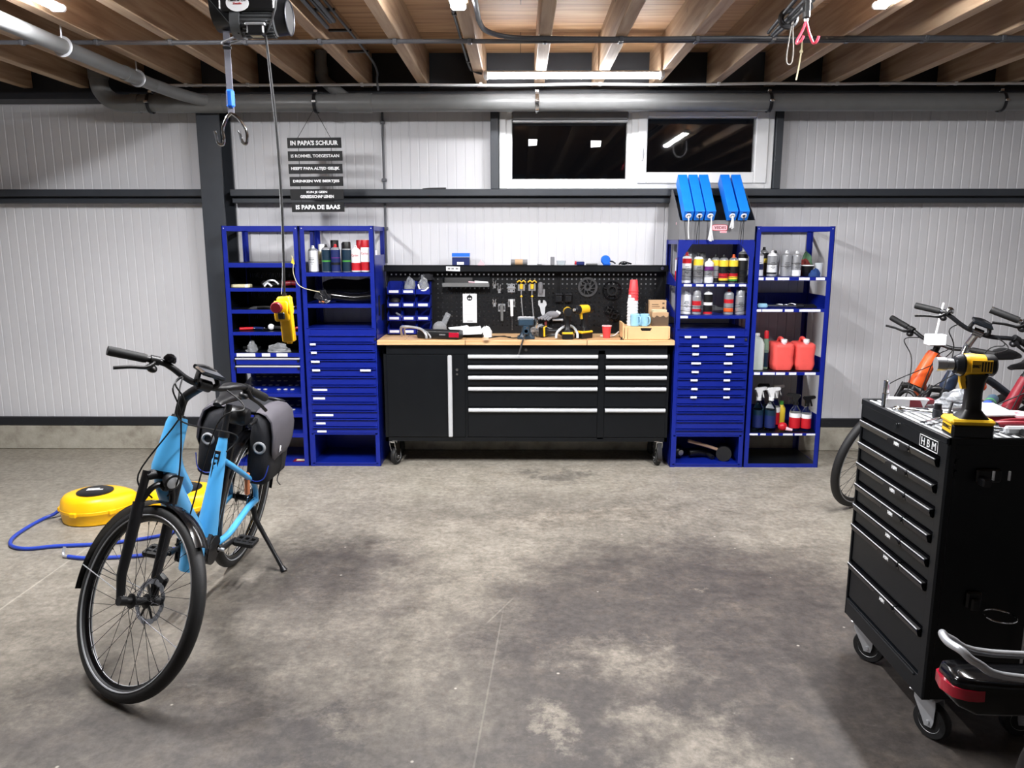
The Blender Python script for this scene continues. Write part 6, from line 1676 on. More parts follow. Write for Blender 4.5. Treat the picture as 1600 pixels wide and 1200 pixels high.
# ---- double pannier over its rear rack
pn = thing('pannier_bag', 'black and grey double bicycle bag hung over the rear wheel of the light blue bicycle', 'bag', bk.location + Vector((-.036, 0, 0)), bk.rotation_euler)
def mp(m): return B(m)
for s in (1, -1):
    rings = []
    for (z, x0_, x1_, y0_, y1_, r) in ((.505, -.19, .115, .075, .170, .03), (.52, -.20, .125, .070, .186, .04), (.64, -.205, .135, .066, .190, .05), (.76, -.20, .135, .066, .186, .05), (.835, -.185, .125, .066, .165, .045), (.865, -.16, .10, .070, .130, .03)):
        y0q, y1q = sorted((s * y0_, s * y1_))
        rings.append([(x, y, z) for x, y in rrect((x0_ + x1_) / 2, (y0q + y1q) / 2, (x1_ - x0_) / 2, (y1q - y0q) / 2, r, 4)])
    b = mp('black_fabric').loft(rings)
    bag = b.obj('bag', pn, world=False, smooth=60)
    b = mp('grey_fabric'); rings = []
    # flap: comes over the top from the rack and hangs down the outside
    for (y, z, xa, xb) in ((.080, .888, -.15, .09), (.105, .896, -.17, .110), (.145, .888, -.19, .120), (.178, .858, -.20, .128), (.195, .79, -.205, .130), (.198, .71, -.20, .122), (.196, .665, -.17, .09), (.193, .640, -.12, .05)):
        n = 9; row = []
        for i in range(n):
            x = xa + (xb - xa) * i / (n - 1); bulge = .008 * sin(pi * i / (n - 1))
            row.append((x, s * (y + bulge), z + bulge * .6 - .010 * (abs(i - 4) / 4) ** 3))
        rings.append(row + [(x, y_ - s * .006, z_ - .006) for x, y_, z_ in reversed(row)])
    fl = b.loft(rings).obj('flap', bag, world=False, smooth=60)
    b = mp('reflex'); xq = .128
    b.at((xq + .006, s * .132, .705), (0, radians(4), 0)).torus((0, 0, 0), 'x', .026, .0075, 26, 6)
    b.obj('reflector_ring', bag, world=False)
    b = mp('hose_blue'); b.at().path([(.120, s * .09, .535), (.132, s * .13, .525), (.130, s * .172, .548), (.130, s * .188, .62)], .0028, 6, 6).obj('piping', bag, world=False)
    b = mp('black_fabric').path([(-.05, s * .198, .64), (-.06, s * .198, .57), (-.05, s * .188, .49), (-.02, s * .215, .475)], .006, 6, 5, flat=.4); b.obj('strap', bag, world=False)
M4 = Matrix.Translation((.03, .2085, .69)) @ Matrix.Rotation(pi, 4, 'Z') @ RX
b = B('white').text('R', .035, M4, bold=.02); b.obj('logo', pn, world=False)
b = B('black_fabric').box(-.16, .10, -.085, .085, .868, .884, .006); b.obj('bridge', pn, world=False)

# ---- bicycles parked at the right
cabs = ((-.3, .0, 1, (.98, .03, .72)), (.3, .02, -1, (.98, -.03, .70)), (.25, .03, 1, (.9, .03, .55)))
P_a = dict(R=.358, wb=1.109, ha=67.4, steer=12.2, tt=.747, tb=.519, cx=.28, cz=.818, stx=.03, stu=.06, half=.345, back=.015, rise=.05)
ba, mka, Ga = bicycle('bicycle', 'orange framed bicycle parked by the right wall, its front wheel showing left of the toolbox', (3.258, 5.2, 0), 200, 9, P_a, dict(frame='bike_orange', fat=1.35, guards=False, cables=cabs, riser=.0))
b = B('black_plastic'); 
P_b = dict(R=.358, wb=1.127, ha=69, steer=48.6, tt=.756, tb=.578, cx=.27, cz=.82, stx=.063, stu=.17, half=.337, back=.08, rise=.0)
bb2, mkb, Gb = bicycle('bicycle', 'dark navy bicycle with a chrome bell standing in front of the orange one', (3.189, 4.762, 0), 202.3, 7.35, P_b, dict(frame='bike_navy', fat=1.1, bar='dark_metal', stem='chrome', lever='black_plastic', bell='chrome', display=True, cables=cabs, lamp=True))
P_c = dict(R=.358, wb=1.129, ha=69.1, steer=64, tt=.731, tb=.539, cx=.27, cz=.82, stx=.084, stu=.177, half=.332, back=.10, rise=.03)
bc, mkc, Gc = bicycle('bicycle', 'dark bicycle with red fittings nearest behind the toolbox, mostly hidden', (3.298, 4.369, 0), 202, 9, P_c, dict(frame='dark_red', fat=1.0, bar='chrome', stem='black_plastic', lever='black_plastic', cables=cabs))
bag_ = Ga['S'] @ (Ga['cb'] + Vector((.03, .0, .03)))
w_ = WM(ba) @ bag_
t = thing('light_box', 'small white box hung on a pale strap over the orange bicycle bars', 'box', w_)
B('white').box(-.055, .055, -.035, .035, -.04, .03, .006).obj('box', t, world=False)
B('white').path([(-.0, .0, .03), (.01, -.0, .10), (.03, .02, .17), (.055, .05, .215)], .007, 8, 5).obj('strap', t, world=False)

# ---- e-bike whose rear rack reaches into the frame at the lower right
P_d = dict(R=.358, wb=1.12, ha=69, steer=0, tt=.74, tb=.54, cx=.27, cz=.82, stx=.06, stu=.12, half=.33, back=.08, rise=.02)
bd, mkd, Gd = bicycle('bicycle', 'electric bicycle with a bright tube rack and red tail light at the lower right', (1.575, 1.62, 0), -3, 3, P_d, dict(frame='black_plastic', rack=.715, rack_battery=True, rack_end=-.545, motor=True))

# ================================================================ BLACK ROLLING TOOLBOX
HX, HY0, HY1 = 1.366, 2.388, 3.022
t = thing('tool_trolley', 'black rolling toolbox on castors at the right, tools scattered over its top', 'toolbox', (1.60, 2.70, 0))
TX1 = 1.83
b = B('black_steel').box(HX + .02, TX1, HY0 + .004, HY1, .165, 1.07, .004)
b.box(HX, HX + .03, HY0, HY0 + .045, .165, 1.07, .006).box(HX, HX + .03, HY1 - .012, HY1, .165, 1.07, .003).box(HX + .001, HX + .03, HY0 + .002, HY1 - .002, 1.012, 1.071, .002)
b.box(HX + .001, HX + .03, HY0 + .002, HY1 - .002, .166, .238, .002).box(HX - .004, HX + .004, HY0 + .06, HY1 - .04, .222, .232, .003)
b.obj('body', t)
b = B('black_steel').box(HX - .002, TX1, HY0, HY0 + .012, 1.06, 1.085, .003).box(HX - .002, TX1, HY1 - .012, HY1, 1.06, 1.085, .003).box(HX - .002, HX + .012, HY0, HY1, 1.06, 1.085, .003).box(TX1 - .012, TX1, HY0, HY1, 1.06, 1.085, .003)
b.obj('top_rim', t)
b = B('grey_pvc').box(HX + .012, TX1 - .012, HY0 + .012, HY1 - .012, 1.065, 1.076)
for i in range(15):
    x = HX + .022 + i * .030
    b.use('alu').box(x, x + .013, HY0 + .014, HY1 - .014, 1.076, 1.080, .002)  # ribs paler than the grey mat: its white reflection put into the colour
b.obj('ribbed_mat', t)
ht_ = [1.006, .917, .832, .744, .658, .572, .404]; lo_ = ht_[1:] + [.240]
for i, (zt, zb) in enumerate(zip(ht_, lo_)):
    ya, yb = HY0 + .048, HY1 - .014
    b = B('black_steel').box(HX + .006, HX + .03, ya, yb, zb + .006, zt - .030, .002); b.prism([(HX + .030, zt - .004), (HX + .030, zb + .004), (HX + .022, zb + .004), (HX + .022, zt - .004)], 'y', ya, yb)
    d = b.obj('drawer', t)
    ys = ya + .17
    pr = [(HX + .022, zt - .002), (HX + .002, zt - .002), (HX - .009, zt - .006), (HX - .012, zt - .012), (HX - .006, zt - .030), (HX + .004, zt - .034), (HX + .004, zt - .028), (HX - .002, zt - .014), (HX + .022, zt - .012)]
    for a_, c_ in ((ya + .004, ys - .003), (ys + .003, yb - .004)):
        B('black_gloss').prism([(x, z) for x, z in pr], 'y', a_, c_).obj('handle', d)
    B('alu').cyl((HX - .0105, ya + .006, zt - .0055), (HX - .0105, ys - .004, zt - .0055), .0022, n=6).obj('painted_glint', d)  # pale rods stand in for the highlight along the black handle
    B('alu').cyl((HX - .0105, ys + .004, zt - .0055), (HX - .0105, yb - .006, zt - .0055), .0022, n=6).obj('painted_glint', d)
    o = [(ys + .085 + .075 * cos(2 * pi * k / 24), zt - .022 + .013 * sin(2 * pi * k / 24)) for k in range(24)]
    B('black_plastic').prism(o, 'x', HX - .013, HX - .006).obj('latch', d)
    b = B('white').text('HBM', .013, face_mx(HX - .0136, ys + .085, zt - .021), width=.036, bold=.03); b.obj('badge', d)
b = B('white')
yc, zc = 2.505, 1.036
for (ya, yb, za, zb) in ((yc - .058, yc + .058, zc + .0185, zc + .0205), (yc - .058, yc + .058, zc - .0205, zc - .0185), (yc - .058, yc - .056, zc - .0205, zc + .0205), (yc + .056, yc + .058, zc - .0205, zc + .0205)):
    b.box(HX - .001, HX + .001, ya, yb, za, zb)
b.text('H B M', .026, face_mx(HX - .0006, yc, zc), width=.092)
b.obj('lettering', t)
B('chrome').cyl((HX + .002, 2.72, 1.045), (HX - .010, 2.72, 1.045), .010, n=18).obj('lock', t)
for (x, y, a) in ((HX + .06, HY1 - .075, -48), (HX + .06, HY0 + .065, -62), (TX1 - .06, HY1 - .075, 180), (TX1 - .06, HY0 + .065, 180)):
    castor(t, x, y, .166, .064, .036, radians(a), 'galv')
b = B('black_plastic').box(1.475, 1.525, HY0 - .010, HY0 + .004, .505, .565, .006).box(1.485, 1.515, HY0 - .022, HY0 - .008, .500, .545, .005)
b.obj('holder_plate', t)
B('chrome').torus((1.557, HY0 - .055, .505), 'z', .048, .0032, 32, 8).obj('holder_ring', t)
b = B('black_plastic').box(1.46, 1.54, HY0 - .012, HY0 + .004, .94, .985, .005).box(1.462, 1.492, HY0 - .045, HY0 - .01, .935, .962, .004)
c = b.obj('side_clip', t)
for x in (1.50, 1.55):
    B('alu').cyl((x, HY0 - .03, .955), (x, HY0 - .03, .985), .004, n=8).obj('pin', c)
b = B('black_steel')
for z in (1.005, .97): b.cyl((1.40, HY0 - .002, z), (1.40, HY0 + .004, z), .008, n=14)
b.obj('screw', t)
B('galv').box(1.662, 1.672, HY0 - .03, HY0 - .022, .30, .56, .003).obj('side_handle', t)

# ---- on the toolbox
ZH = 1.0805
t = thing('impact_wrench', 'yellow and black cordless impact wrench standing on the toolbox, long silver socket fitted', 'wrench', (1.452, 2.435, ZH))
m = cordless(t, (1.452, 2.437, ZH), (0, 0, radians(172)), 1.19, 'impact', False, .62)
b = B('drill_yellow'); b.T = m; b.box(.0551, .0558, -.030, .030, .012, .036).use('black_plastic').text('DEWALT', .010, m.inverted() @ m @ (Matrix.Translation((.0559, 0, .026)) @ Matrix.Rotation(pi / 2, 4, 'Z') @ RX), width=.052, bold=.03)
b.obj('battery_label', t, world=True)
b = B('galv'); b.T = m; b.lathe([(.0, .058), (.016, .058), (.016, .072), (.019, .076), (.019, .100), (0, .100)], 24, 'x', (0, 0, .195)); b.obj('socket', t)
b = B('drill_yellow'); b.T = m
b.box(-.030, .022, .0305, .0325, .178, .212, .004).use('black_plastic')
for k in range(4): b.box(-.027 + k * .007, -.0235 + k * .007, .0325, .0332, .182, .208)
b.use('black_plastic').text('DEWALT', .008, (Matrix.Translation((.011, .0333, .196)) @ Matrix.Rotation(pi, 4, 'Z') @ RX), width=.020, bold=.02)
b.obj('side_cover', t)
t = thing('socket_extension', 'tall chrome socket standing upright at the far front corner of the toolbox', 'socket', (1.392, 2.885, ZH))
B('chrome').at((1.392, 2.885, ZH)).lathe([(0, 0), (.013, 0), (.013, .052), (.010, .054), (.0105, .058), (.0105, .100), (.008, .102), (0, .102)], 24).obj('body', t)
t = thing('carton', 'long white carton with a crimson end lying along the back of the toolbox', 'carton', (1.47, 2.88, ZH))
b = B('white').at((1.475, 2.88, ZH), (0, 0, radians(-8))).box(-.085, .085, -.022, .022, 0, .034, .001).use('dark_red').box(.0, .07, -.0226, -.022, .004, .030).box(.068, .0856, -.0226, .0226, .0, .0345).use('white').prism([(.035, .034), (.05, .0), (.065, .034)], 'y', -.0232, -.0226)
b.obj('box', t)
def ring_spanner(x0, y0, x1, y1, z, r, label, grp='spanners on the toolbox'):
    t = thing('spanner', label, 'spanner', ((x0 + x1) / 2, (y0 + y1) / 2, ZH), group=grp)
    d = Vector((x1 - x0, y1 - y0, 0)).normalized(); n = Vector((-d.y, d.x, 0))
    a, c = Vector((x0, y0, z)), Vector((x1, y1, z))
    b = B('chrome').tube([a + d * r * 1.0, a + d * r * 2, (a + c) / 2, c - d * r * 2, c - d * r], [r * .55, r * .42, r * .40, r * .42, r * .55], 10, flat=.6); b.obj('shank', t)
    b = B('chrome').at(tuple(a)); b.torus((0, 0, 0), 'z', r * .9, r * .38, 20, 8); b.obj('ring_end', t)
    b = B('chrome'); e = c
    pts = [e - d * r + n * r * .5, e + n * r * 1.1, e + d * r * 1.3 + n * r * .9, e + d * r * .3 + n * r * .45, e + d * r * .3 - n * r * .45, e + d * r * 1.3 - n * r * .9, e - n * r * 1.1, e - d * r - n * r * .5]
    b.prism([(p_.x, p_.y) for p_ in pts], 'z', z - r * .3, z + r * .3); b.obj('open_end', t)
ring_spanner(1.405, 2.815, 1.545, 2.70, ZH + .008, .016, 'long chrome spanner lying diagonally before the upright socket')
ring_spanner(1.475, 2.66, 1.395, 2.60, ZH + .006, .010, 'short chrome spanner by the front edge, nearest the black socket')
ring_spanner(1.48, 2.61, 1.40, 2.56, ZH + .006, .010, 'short chrome spanner just in front of the impact wrench battery')
ring_spanner(1.43, 2.945, 1.60, 2.975, ZH + .006, .012, 'chrome spanner lying along the far rim of the toolbox')
t = thing('impact_socket', 'black impact socket standing between spanners and impact wrench', 'socket', (1.47, 2.665, ZH))
B('dark_metal').at((1.492, 2.70, ZH)).lathe([(0, 0), (.016, 0), (.017, .028), (.013, .032), (.012, .05), (0, .05)], 22).obj('body', t)
t = thing('hex_key', 'black bent hex key leaning on the impact wrench battery', 'hex key', (1.48, 2.60, ZH))
B('black_plastic').path([(1.452, 2.53, ZH + .005), (1.475, 2.60, ZH + .018), (1.535, 2.69, ZH + .055)], .005, 6, 6).obj('bar', t)
t = thing('diagnostic_tablet', 'white screened handheld tester with a dark red case behind the impact wrench', 'tester', (1.66, 2.70, ZH))
b = B('dark_red').at((1.66, 2.68, ZH + .001), (radians(6), 0, radians(4))).box(-.075, .06, -.075, .06, 0, .028, .010); b.obj('case', t)
b = B('white').at((1.66, 2.68, ZH + .030), (radians(6), 0, radians(4))).box(-.07, .055, -.07, .055, 0, .012, .008).use('label_white').box(-.052, .020, -.052, .040, .012, .0126); b.obj('screen', t)
t = thing('tape_roll', 'pale ring shaped roll beside the handheld tester', 'roll', (1.765, 2.70, ZH))
B('pink').torus((1.765, 2.68, ZH + .012), 'z', .034, .012, 28, 8).obj('ring', t)
t = thing('pliers', 'dark red handled pliers at the right of the toolbox', 'pliers', (1.70, 2.55, ZH))
for s in (-1, 1):
    B('dark_red').path([(1.60, 2.535, ZH + .014), (1.65, 2.535 + s * .018, ZH + .020), (1.74, 2.54 + s * .030, ZH + .018), (1.80, 2.55 + s * .024, ZH + .014)], .011, 10, 5).obj('handle', t)
B('steel_tool').ball((1.59, 2.533, ZH + .013), (.022, .016, .012)).obj('joint', t)
t = thing('ratchet', 'silver handled ratchet with a black head at the near right of the toolbox', 'ratchet', (1.66, 2.47, ZH))
B('alu').box(1.585, 1.75, 2.450, 2.476, ZH, ZH + .026, .007).obj('handle', t)
B('black_plastic').cyl((1.625, 2.436, ZH + .012), (1.665, 2.444, ZH + .012), .011, n=16).obj('grip', t)
for i, (x, y, r) in enumerate(((1.535, 2.50, .010), (1.56, 2.515, .008), (1.55, 2.475, .007), (1.585, 2.495, .009))):
    t_ = thing('drill_bit', 'small bright bit lying on the mat between wrench and pliers', 'bit', (x, y, ZH), group='bits on the toolbox mat')
    B('steel_tool').cyl((x - .02, y + .012, ZH + r), (x + .018, y - .012, ZH + r), r, r * .7, n=12).obj('shaft', t_)
cloth('plastic_bag', 'bag_clear', 'crumpled clear bag at the back of the toolbox behind the tester', 1.70, 2.93, ZH, .07, .05, .05, 61.0, 'bag')
cloth('plastic_bag', 'bag_clear', 'smaller clear bag lying behind the impact wrench handle', 1.58, 2.86, ZH, .05, .035, .03, 67.0, 'bag')
t = thing('grease_tube', 'blue tube with a green band at the right rear of the toolbox', 'tube', (1.80, 2.86, ZH))
B('vise_blue').cyl((1.73, 2.80, ZH + .021), (1.82, 2.92, ZH + .021), .021, n=18).use('hose_blue').cyl((1.70, 2.76, ZH + .021), (1.73, 2.80, ZH + .021), .0208, n=18).obj('body', t)
B('green').cyl((1.755, 2.833, ZH + .021), (1.763, 2.844, ZH + .021), .0215, n=18).obj('band', t)
lump('pliers', 1.60, 2.93, ZH, [('jaw', 'black_plastic', lambda b: b.prism([(-.09, .0), (-.04, .016), (.0, .018), (.0, .0)], 'y', -.009, .009)), ('handle', 'black_rubber', lambda b: b.path([(0, 0, .010), (.05, -.015, .012), (.10, -.02, .010)], .008, 8, 5))], 'black pliers lying behind the impact wrench handle', 'pliers')
lump('scraper', 1.545, 2.80, ZH, [('blade', 'alu', lambda b: b.prism([(-.02, -.025), (.05, -.018), (.05, .018), (-.02, .025)], 'z', .004, .006)), ('handle', 'grey_pvc', lambda b: b.cyl((.05, 0, .009), (.12, .02, .009), .009, n=12))], 'grey scraper in the middle of the toolbox', 'scraper')
lump('leaflet', 1.50, 2.76, ZH, [('sheet', 'paper', lambda b: b.box(.01, .09, -.05, .0, 0, .002)), ('print', 'pink', lambda b: b.box(.02, .07, -.04, -.015, .002, .0025))], 'white and pink leaflet under the black hex key', 'leaflet')

# ================================================================ HOIST AND PENDANT
t = thing('electric_hoist', 'black electric hoist with a finned grey motor under the joists', 'hoist', (-1.12, 3.40, 2.56))
b = B('black_plastic').box(-1.215, -.985, 3.30, 3.50, 2.612, 2.80, .01); b.obj('gear_case', t)
B('black_plastic').cyl((-1.262, 3.42, 2.66), (-1.17, 3.42, 2.66), .100, n=32).obj('drum', t)
B('black_steel').at((-1.235, 3.325, 2.66), (0, radians(50), 0)).box(-.13, .16, -.008, .008, -.018, .018, .003).obj('limit_arm', t)
MZ, MY = 2.578, 3.36
b = B('motor_grey').cyl((-1.175, MY, MZ), (-1.135, MY, MZ), .058, .064, n=28).cyl((-1.135, MY, MZ), (-1.00, MY, MZ), .050, n=26)
for k in range(22):
    a = 2 * pi * k / 22
    b.tube([(-1.125, MY + .053 * cos(a), MZ + .053 * sin(a)), (-1.005, MY + .053 * cos(a), MZ + .053 * sin(a))], .004, 4)
b.obj('motor', t)
b = B('black_plastic').cyl((-1.005, MY + .03, MZ + .03), (-.955, MY + .03, MZ + .03), .072, .066, n=26).use('dark_metal').torus((-.955, MY + .03, MZ + .03), 'x', .066, .004, 28, 6); b.obj('fan_cover', t)
b = B('black_plastic').box(-1.105, -1.035, 3.295, 3.36, 2.522, 2.560, .006).use('galv').box(-1.11, -1.028, 3.29, 3.36, 2.556, 2.566, .003).use('cream').box(-1.095, -1.05, 3.31, 3.345, 2.520, 2.522); b.obj('terminal_box', t)
b = B('white'); o = [(-1.136 + .046 * cos(2 * pi * k / 36), 2.640 + .032 * sin(2 * pi * k / 36)) for k in range(36)]
b.prism(o, 'y', 3.297, 3.300); b.use('black_plastic').text('Takel & Co', .013, face_y(-1.136, 3.2964, 2.652), width=.070, shear=.3).use('red').text('Zwolle', .007, face_y(-1.136, 3.2964, 2.638), width=.036); b.obj('sticker', t)
b = B('galv').path([(-1.12, 3.36, 2.548), (-1.17, 3.375, 2.535), (-1.235, 3.39, 2.515)], .005, 8, 5).path([(-1.115, 3.40, 2.545), (-1.165, 3.41, 2.53), (-1.232, 3.41, 2.508)], .005, 8, 5).path([(-1.235, 3.39, 2.515), (-1.245, 3.40, 2.512), (-1.232, 3.41, 2.508)], .005, 8, 4)
b.obj('stop_lever', t)
for y in (3.36, 3.47):
    B('galv').path([(-1.19, y, 2.80), (-1.19, y, 2.826), (-.98, y, 2.826), (-.98, y, 2.80)], .008, 8, 4).obj('hanger', t)
b = B('strap_grey').box(-1.238, -1.212, 3.398, 3.404, 2.235, 2.60); b.obj('strap', t)
B('black_plastic').box(-1.242, -1.208, 3.395, 3.407, 2.490, 2.500).obj('strap_keeper', t)
B('clip_blue').box(-1.240, -1.208, 3.386, 3.414, 2.255, 2.330, .008).use('strap_grey').box(-1.236, -1.232, 3.384, 3.387, 2.265, 2.322).obj('buckle', t)
hk = sub('hook', t, (0, 0, 0))
b = B('chrome').path([(-1.225, 3.40, 2.235), (-1.245, 3.40, 2.215), (-1.265, 3.40, 2.17), (-1.263, 3.40, 2.125), (-1.272, 3.40, 2.105), (-1.288, 3.395, 2.115), (-1.292, 3.39, 2.145), (-1.296, 3.388, 2.160)], .0065, 10, 6)
b.obj('hook_arm', hk)
b = B('chrome').path([(-1.225, 3.40, 2.235), (-1.198, 3.40, 2.215), (-1.168, 3.40, 2.17), (-1.163, 3.40, 2.130), (-1.170, 3.40, 2.108), (-1.184, 3.395, 2.118), (-1.190, 3.39, 2.145), (-1.196, 3.388, 2.160)], .0065, 10, 6)
b.obj('hook_arm', hk)
b = B('black_rubber').path([(-.985, 3.32, 2.70), (-.99, 3.31, 2.62), (-1.02, 3.31, 2.545), (-1.04, 3.32, 2.53)], .005, 8, 5).path([(-1.04, 3.33, 2.54), (-1.038, 3.36, 2.40), (-1.032, 3.39, 2.15), (-1.030, 3.40, 1.85), (-1.036, 3.40, 1.60), (-1.040, 3.40, 1.455)], .005, 8, 6)
b.use('alu').path([(-1.042, 3.335, 2.53), (-1.043, 3.36, 2.40), (-1.038, 3.39, 2.15), (-1.0362, 3.398, 1.85), (-1.041, 3.398, 1.60), (-1.052, 3.395, 1.47)], .0018, 5, 6); b.obj('pendant_cable', t)
pc = B('yellow'); pc.at((-1.035, 3.40, 1.36), (0, radians(-4), 0))
pc.lathe([(.0, -.108), (.012, -.108), (.013, -.100), (.0, -.0999)], 16); rbody(pc, 0, 0, [(-.100, .022, .020), (-.095, .027, .024), (.02, .027, .024), (.03, .030, .030), (.095, .030, .026), (.102, .024, .02)], .012)
rbody(pc, -.012, -.012, [(-.005, .030, .016), (.002, .034, .020), (.075, .034, .022), (.085, .028, .016)], .012)
c = pc.obj('pendant_control', t, smooth=50)
b = B('dark_red').at((-1.035, 3.40, 1.36), (0, radians(-4), 0)); b.lathe([(0, -.068), (.021, -.068), (.025, -.062), (.025, -.050), (.016, -.048), (.016, -.030), (0, -.030)], 24, 'y', (-.022, 0, .058)).obj('stop_button', c)
B('black_plastic').at((-1.035, 3.40, 1.36), (0, radians(-4), 0)).box(-.026, .004, -.042, -.03, .004, .034, .004).obj('rocker', c)
B('black_plastic').cyl((-1.042, 3.40, 1.455), (-1.038, 3.40, 1.475), .011, .008, n=14).obj('cable_gland', c)

# ---- second lifting hook on the right, cables and a loose cord
t = thing('lifting_hook', 'pink double hook hanging from a black pulley under the joists', 'hook', (1.175, 3.40, 2.55))
b = B('black_plastic').cyl((1.175, 3.39, 2.645), (1.175, 3.41, 2.645), .022, n=20).box(1.162, 1.188, 3.385, 3.415, 2.60, 2.69, .006).cyl((1.168, 3.40, 2.68), (1.160, 3.40, 2.83), .006, n=8).cyl((1.182, 3.40, 2.68), (1.20, 3.40, 2.83), .006, n=8); b.obj('pulley', t)
B('white').ball((1.176, 3.40, 2.598), (.010, .010, .012)).obj('swivel', t)
for pts in ([(1.175, 3.40, 2.592), (1.165, 3.40, 2.56), (1.146, 3.40, 2.522), (1.140, 3.395, 2.508), (1.142, 3.385, 2.502), (1.152, 3.375, 2.510), (1.160, 3.37, 2.528)], [(1.177, 3.40, 2.592), (1.188, 3.40, 2.555), (1.204, 3.40, 2.518), (1.212, 3.398, 2.506), (1.222, 3.392, 2.512), (1.227, 3.386, 2.532)]):
    B('hook_pink').path(pts, .0055, 10, 6).obj('hook_arm', t)
t = thing('cable_bundle', 'bundle of black cables slung under the joist behind the pink hook', 'cable', (1.28, 3.9, 2.75))
for i, (dx, dz) in enumerate(((0, 0), (.025, .02), (-.02, .025), (.012, -.02))):
    B('black_rubber').path([(1.195 + dx, 3.42, 2.70 + dz), (1.225 + dx, 3.62, 2.72 + dz), (1.29 + dx, 4.05, 2.755 + dz * .7), (1.36 + dx, 4.45, 2.80 + dz * .4)], .009, 8, 5).obj('cable', t)
B('black_plastic').at((1.275, 3.93, 2.742), (0, 0, 0)).torus((0, 0, 0), 'y', .036, .014, 20, 8).obj('cable_tie', t)
t = thing('cord_loop', 'thin dark cord loop dangling from the cable bundle left of the pink hook', 'cord', (1.285, 3.92, 2.54))
B('cord_grey').path([(1.290, 3.92, 2.735), (1.282, 3.92, 2.66), (1.274, 3.92, 2.585), (1.276, 3.92, 2.545), (1.288, 3.92, 2.533), (1.300, 3.92, 2.548), (1.303, 3.92, 2.60), (1.296, 3.92, 2.67), (1.292, 3.92, 2.735)], .0035, 7, 5).obj('loop', t)
t = thing('cord', 'knotted pale cord hanging straight down from the grey conduits below the pink hook', 'cord', (1.56, 4.6, 2.60))
b = B('cream').path([(1.572, 4.600, 2.815), (1.572, 4.588, 2.79), (1.572, 4.590, 2.75), (1.565, 4.59, 2.68), (1.553, 4.59, 2.594)], .0045, 7, 5).ball((1.571, 4.59, 2.745), .010); b.obj('cord', t)
t = thing('hanging_cable', 'black cable drooping in a loop under the right hand joists', 'cable', (1.83, 3.3, 2.68))
B('black_rubber').path([(1.735, 3.2, 2.83), (1.74, 3.2, 2.72), (1.77, 3.2, 2.655), (1.82, 3.2, 2.645), (1.865, 3.2, 2.67), (1.89, 3.2, 2.73), (1.88, 3.2, 2.83)], .008, 8, 6).obj('cable', t)

# ---- the hanging sign
t = thing('hanging_sign', 'sign of six black boards with white Dutch sayings strung under the pipe', 'sign', (-1.487, 5.76, 1.91))
rows = [(2.399, .072, -1.682, -1.292, 0, ("IN PAPA'S SCHUUR",), .034, .345), (2.308, .068, -1.682, -1.287, 0, ('IS ROMMEL TOEGESTAAN',), .022, .350), (2.218, .068, -1.682, -1.290, 0, ('HEEFT PAPA ALTIJD GELIJK',), .026, .352), (2.129, .067, -1.678, -1.289, 0, ('DRINKEN WE BIERTJES',), .025, .338), (2.036, .073, -1.678, -1.288, 0, ('KUN JE GEEN', 'GEREEDSCHAP LENEN'), .021, .0), (1.947, .070, -1.673, -1.287, 0, ('IS PAPA DE BAAS',), .032, .325)]
for i, (zc, hh, xa, xb, _, txt, th, tw) in enumerate(rows):
    xc = (xa + xb) / 2; roll = radians(-.4)
    b = B('black_board').at((xc, 5.76, zc), (0, roll, 0)).box(-(xb - xa) / 2, (xb - xa) / 2, -.005, .005, -hh / 2, hh / 2, .001)
    bd_ = b.obj('board', t)
    b = B('white')
    if len(txt) == 1: b.text(txt[0], th, face_y(xc, 5.7545, zc, roll), width=tw, bold=.04 if i != 1 else .02)
    else:
        b.text(txt[0], th, face_y(xc, 5.7545, zc + .016, roll), width=.150, bold=.035).text(txt[1], th, face_y(xc + .0, 5.7545, zc - .014, roll), width=.245, bold=.035)
    b.obj('lettering', bd_)
for s in (-1, 1):
    b = B('black_plastic').tube([(-1.487 + s * .01, 5.80, 2.625), (-1.487 + s * .118, 5.76, 2.435)], .002, 5)
    for zt, zb in ((2.363, 2.342), (2.274, 2.252), (2.184, 2.163), (2.095, 2.072), (2.0, 1.982)):
        b.tube([(-1.485 + s * .118, 5.76, zt + .004), (-1.485 + s * .118, 5.76, zb - .004)], .002, 5)
    b.obj('string', t)

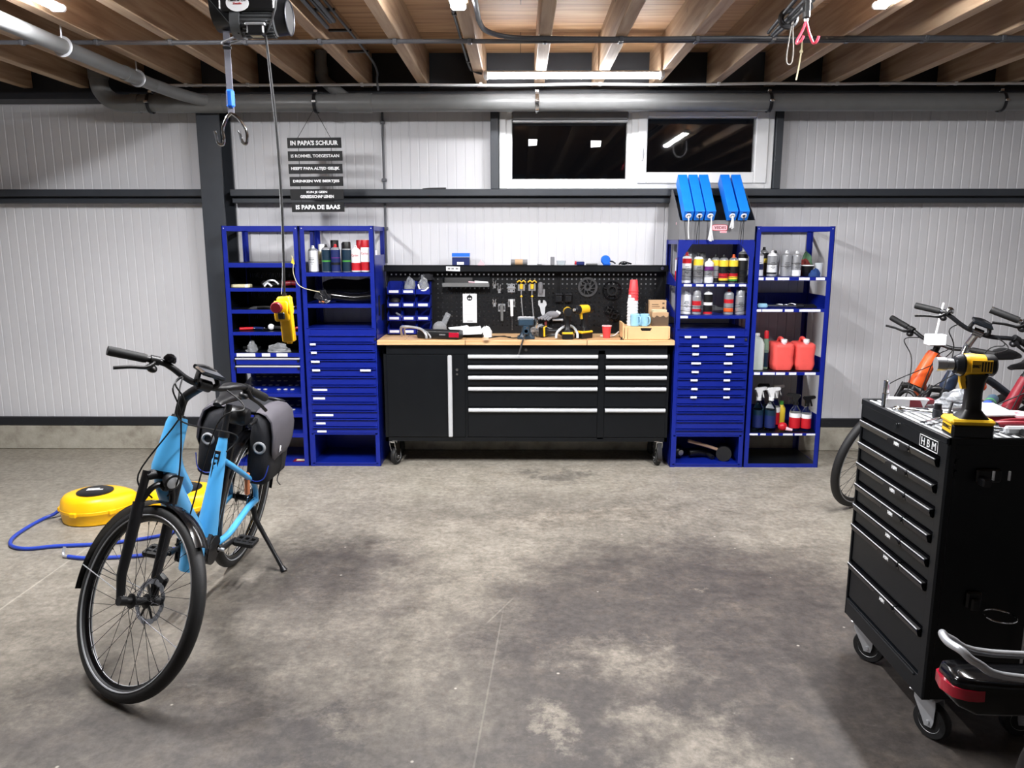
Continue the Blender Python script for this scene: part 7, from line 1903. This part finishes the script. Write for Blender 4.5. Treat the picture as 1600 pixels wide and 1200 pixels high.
# ================================================================ HOSE REELS
def reel(loc, rot, sc, label):
    t = thing('hose_reel', label, 'hose reel', loc, (0, 0, rot), 'yellow hose reels lying on the floor')
    b = B('yellow'); rings = []
    for (z, k) in ((.0, .90), (.008, .95), (.07, .99), (.072, 1.0), (.088, 1.0), (.090, .985), (.14, .95), (.162, .86), (.170, .74)):
        ring = []
        for i in range(44):
            a = 2 * pi * i / 44
            bump = .05 * max(0, cos(a)) ** 10 + .012 * max(0, cos(a - 2.1)) ** 24
            ring.append((k * (.205 + bump) * cos(a) * sc, k * .178 * sin(a) * sc, z * sc))
        rings.append(ring)
    b.loft(rings); sh = b.obj('shell', t, world=False, smooth=40)
    b = B('yellow')
    for a in (.6, 1.9, 3.2, 4.3, 5.4):
        b.at((.200 * cos(a) * sc, .174 * sin(a) * sc, .078 * sc), (0, 0, a)).box(-.012, .016, -.022, .022, -.014, .014, .004)
    b.obj('lug', sh, world=False)
    b = B('black_plastic').lathe([(0, .168 * sc), (.105 * sc, .168 * sc), (.105 * sc, .176 * sc), (.095 * sc, .181 * sc), (0, .182 * sc)], 36).use('white').box(-.05 * sc, .02 * sc, .02 * sc, .034 * sc, .181 * sc, .183 * sc).box(-.05 * sc, .045 * sc, -.004 * sc, .010 * sc, .181 * sc, .183 * sc)
    b.obj('cap_plate', t, world=False)
    b = B('dark_metal').box(-.10 * sc, .10 * sc, -.05 * sc, .05 * sc, -.0 * sc, .006 * sc); b.obj('foot', t, world=False)
    return t
reel((-2.640, 4.555, 0), radians(12), 1.0, 'yellow hose reel with a black disc on top, lying left of the bicycle')
reel((-2.115, 4.63, 0), radians(200), 1.0, 'yellow hose reel lying behind the light blue bicycle')
t = thing('air_hose', 'blue air hose curving over the floor from the left yellow reel', 'hose', (-2.6, 4.1, 0))
b = B('hose_blue').path([(-2.845, 4.58, .085), (-2.90, 4.55, .03), (-2.949, 4.50, .012), (-2.955, 4.36, .012), (-2.935, 4.19, .012), (-2.87, 4.075, .012), (-2.756, 4.03, .012), (-2.605, 4.07, .012), (-2.398, 4.10, .012), (-2.20, 4.17, .012), (-2.05, 4.28, .012), (-1.99, 4.42, .03), (-2.03, 4.47, .06)], .0105, 10, 7)
b.obj('tube', t)
t = thing('air_hose', 'second blue hose ending in a bent silver fitting behind the front wheel', 'hose', (-2.2, 3.93, 0))
b = B('hose_blue').path([(-2.46, 3.925, .012), (-2.331, 3.905, .012), (-2.07, 3.945, .012), (-1.921, 4.042, .012), (-1.80, 4.16, .012), (-1.84, 4.36, .014), (-1.95, 4.46, .06)], .0105, 10, 7); b.obj('tube', t)
B('galv').path([(-2.455, 3.925, .012), (-2.485, 3.93, .014), (-2.495, 3.945, .03), (-2.492, 3.955, .055)], .008, 8, 4).obj('fitting', t)
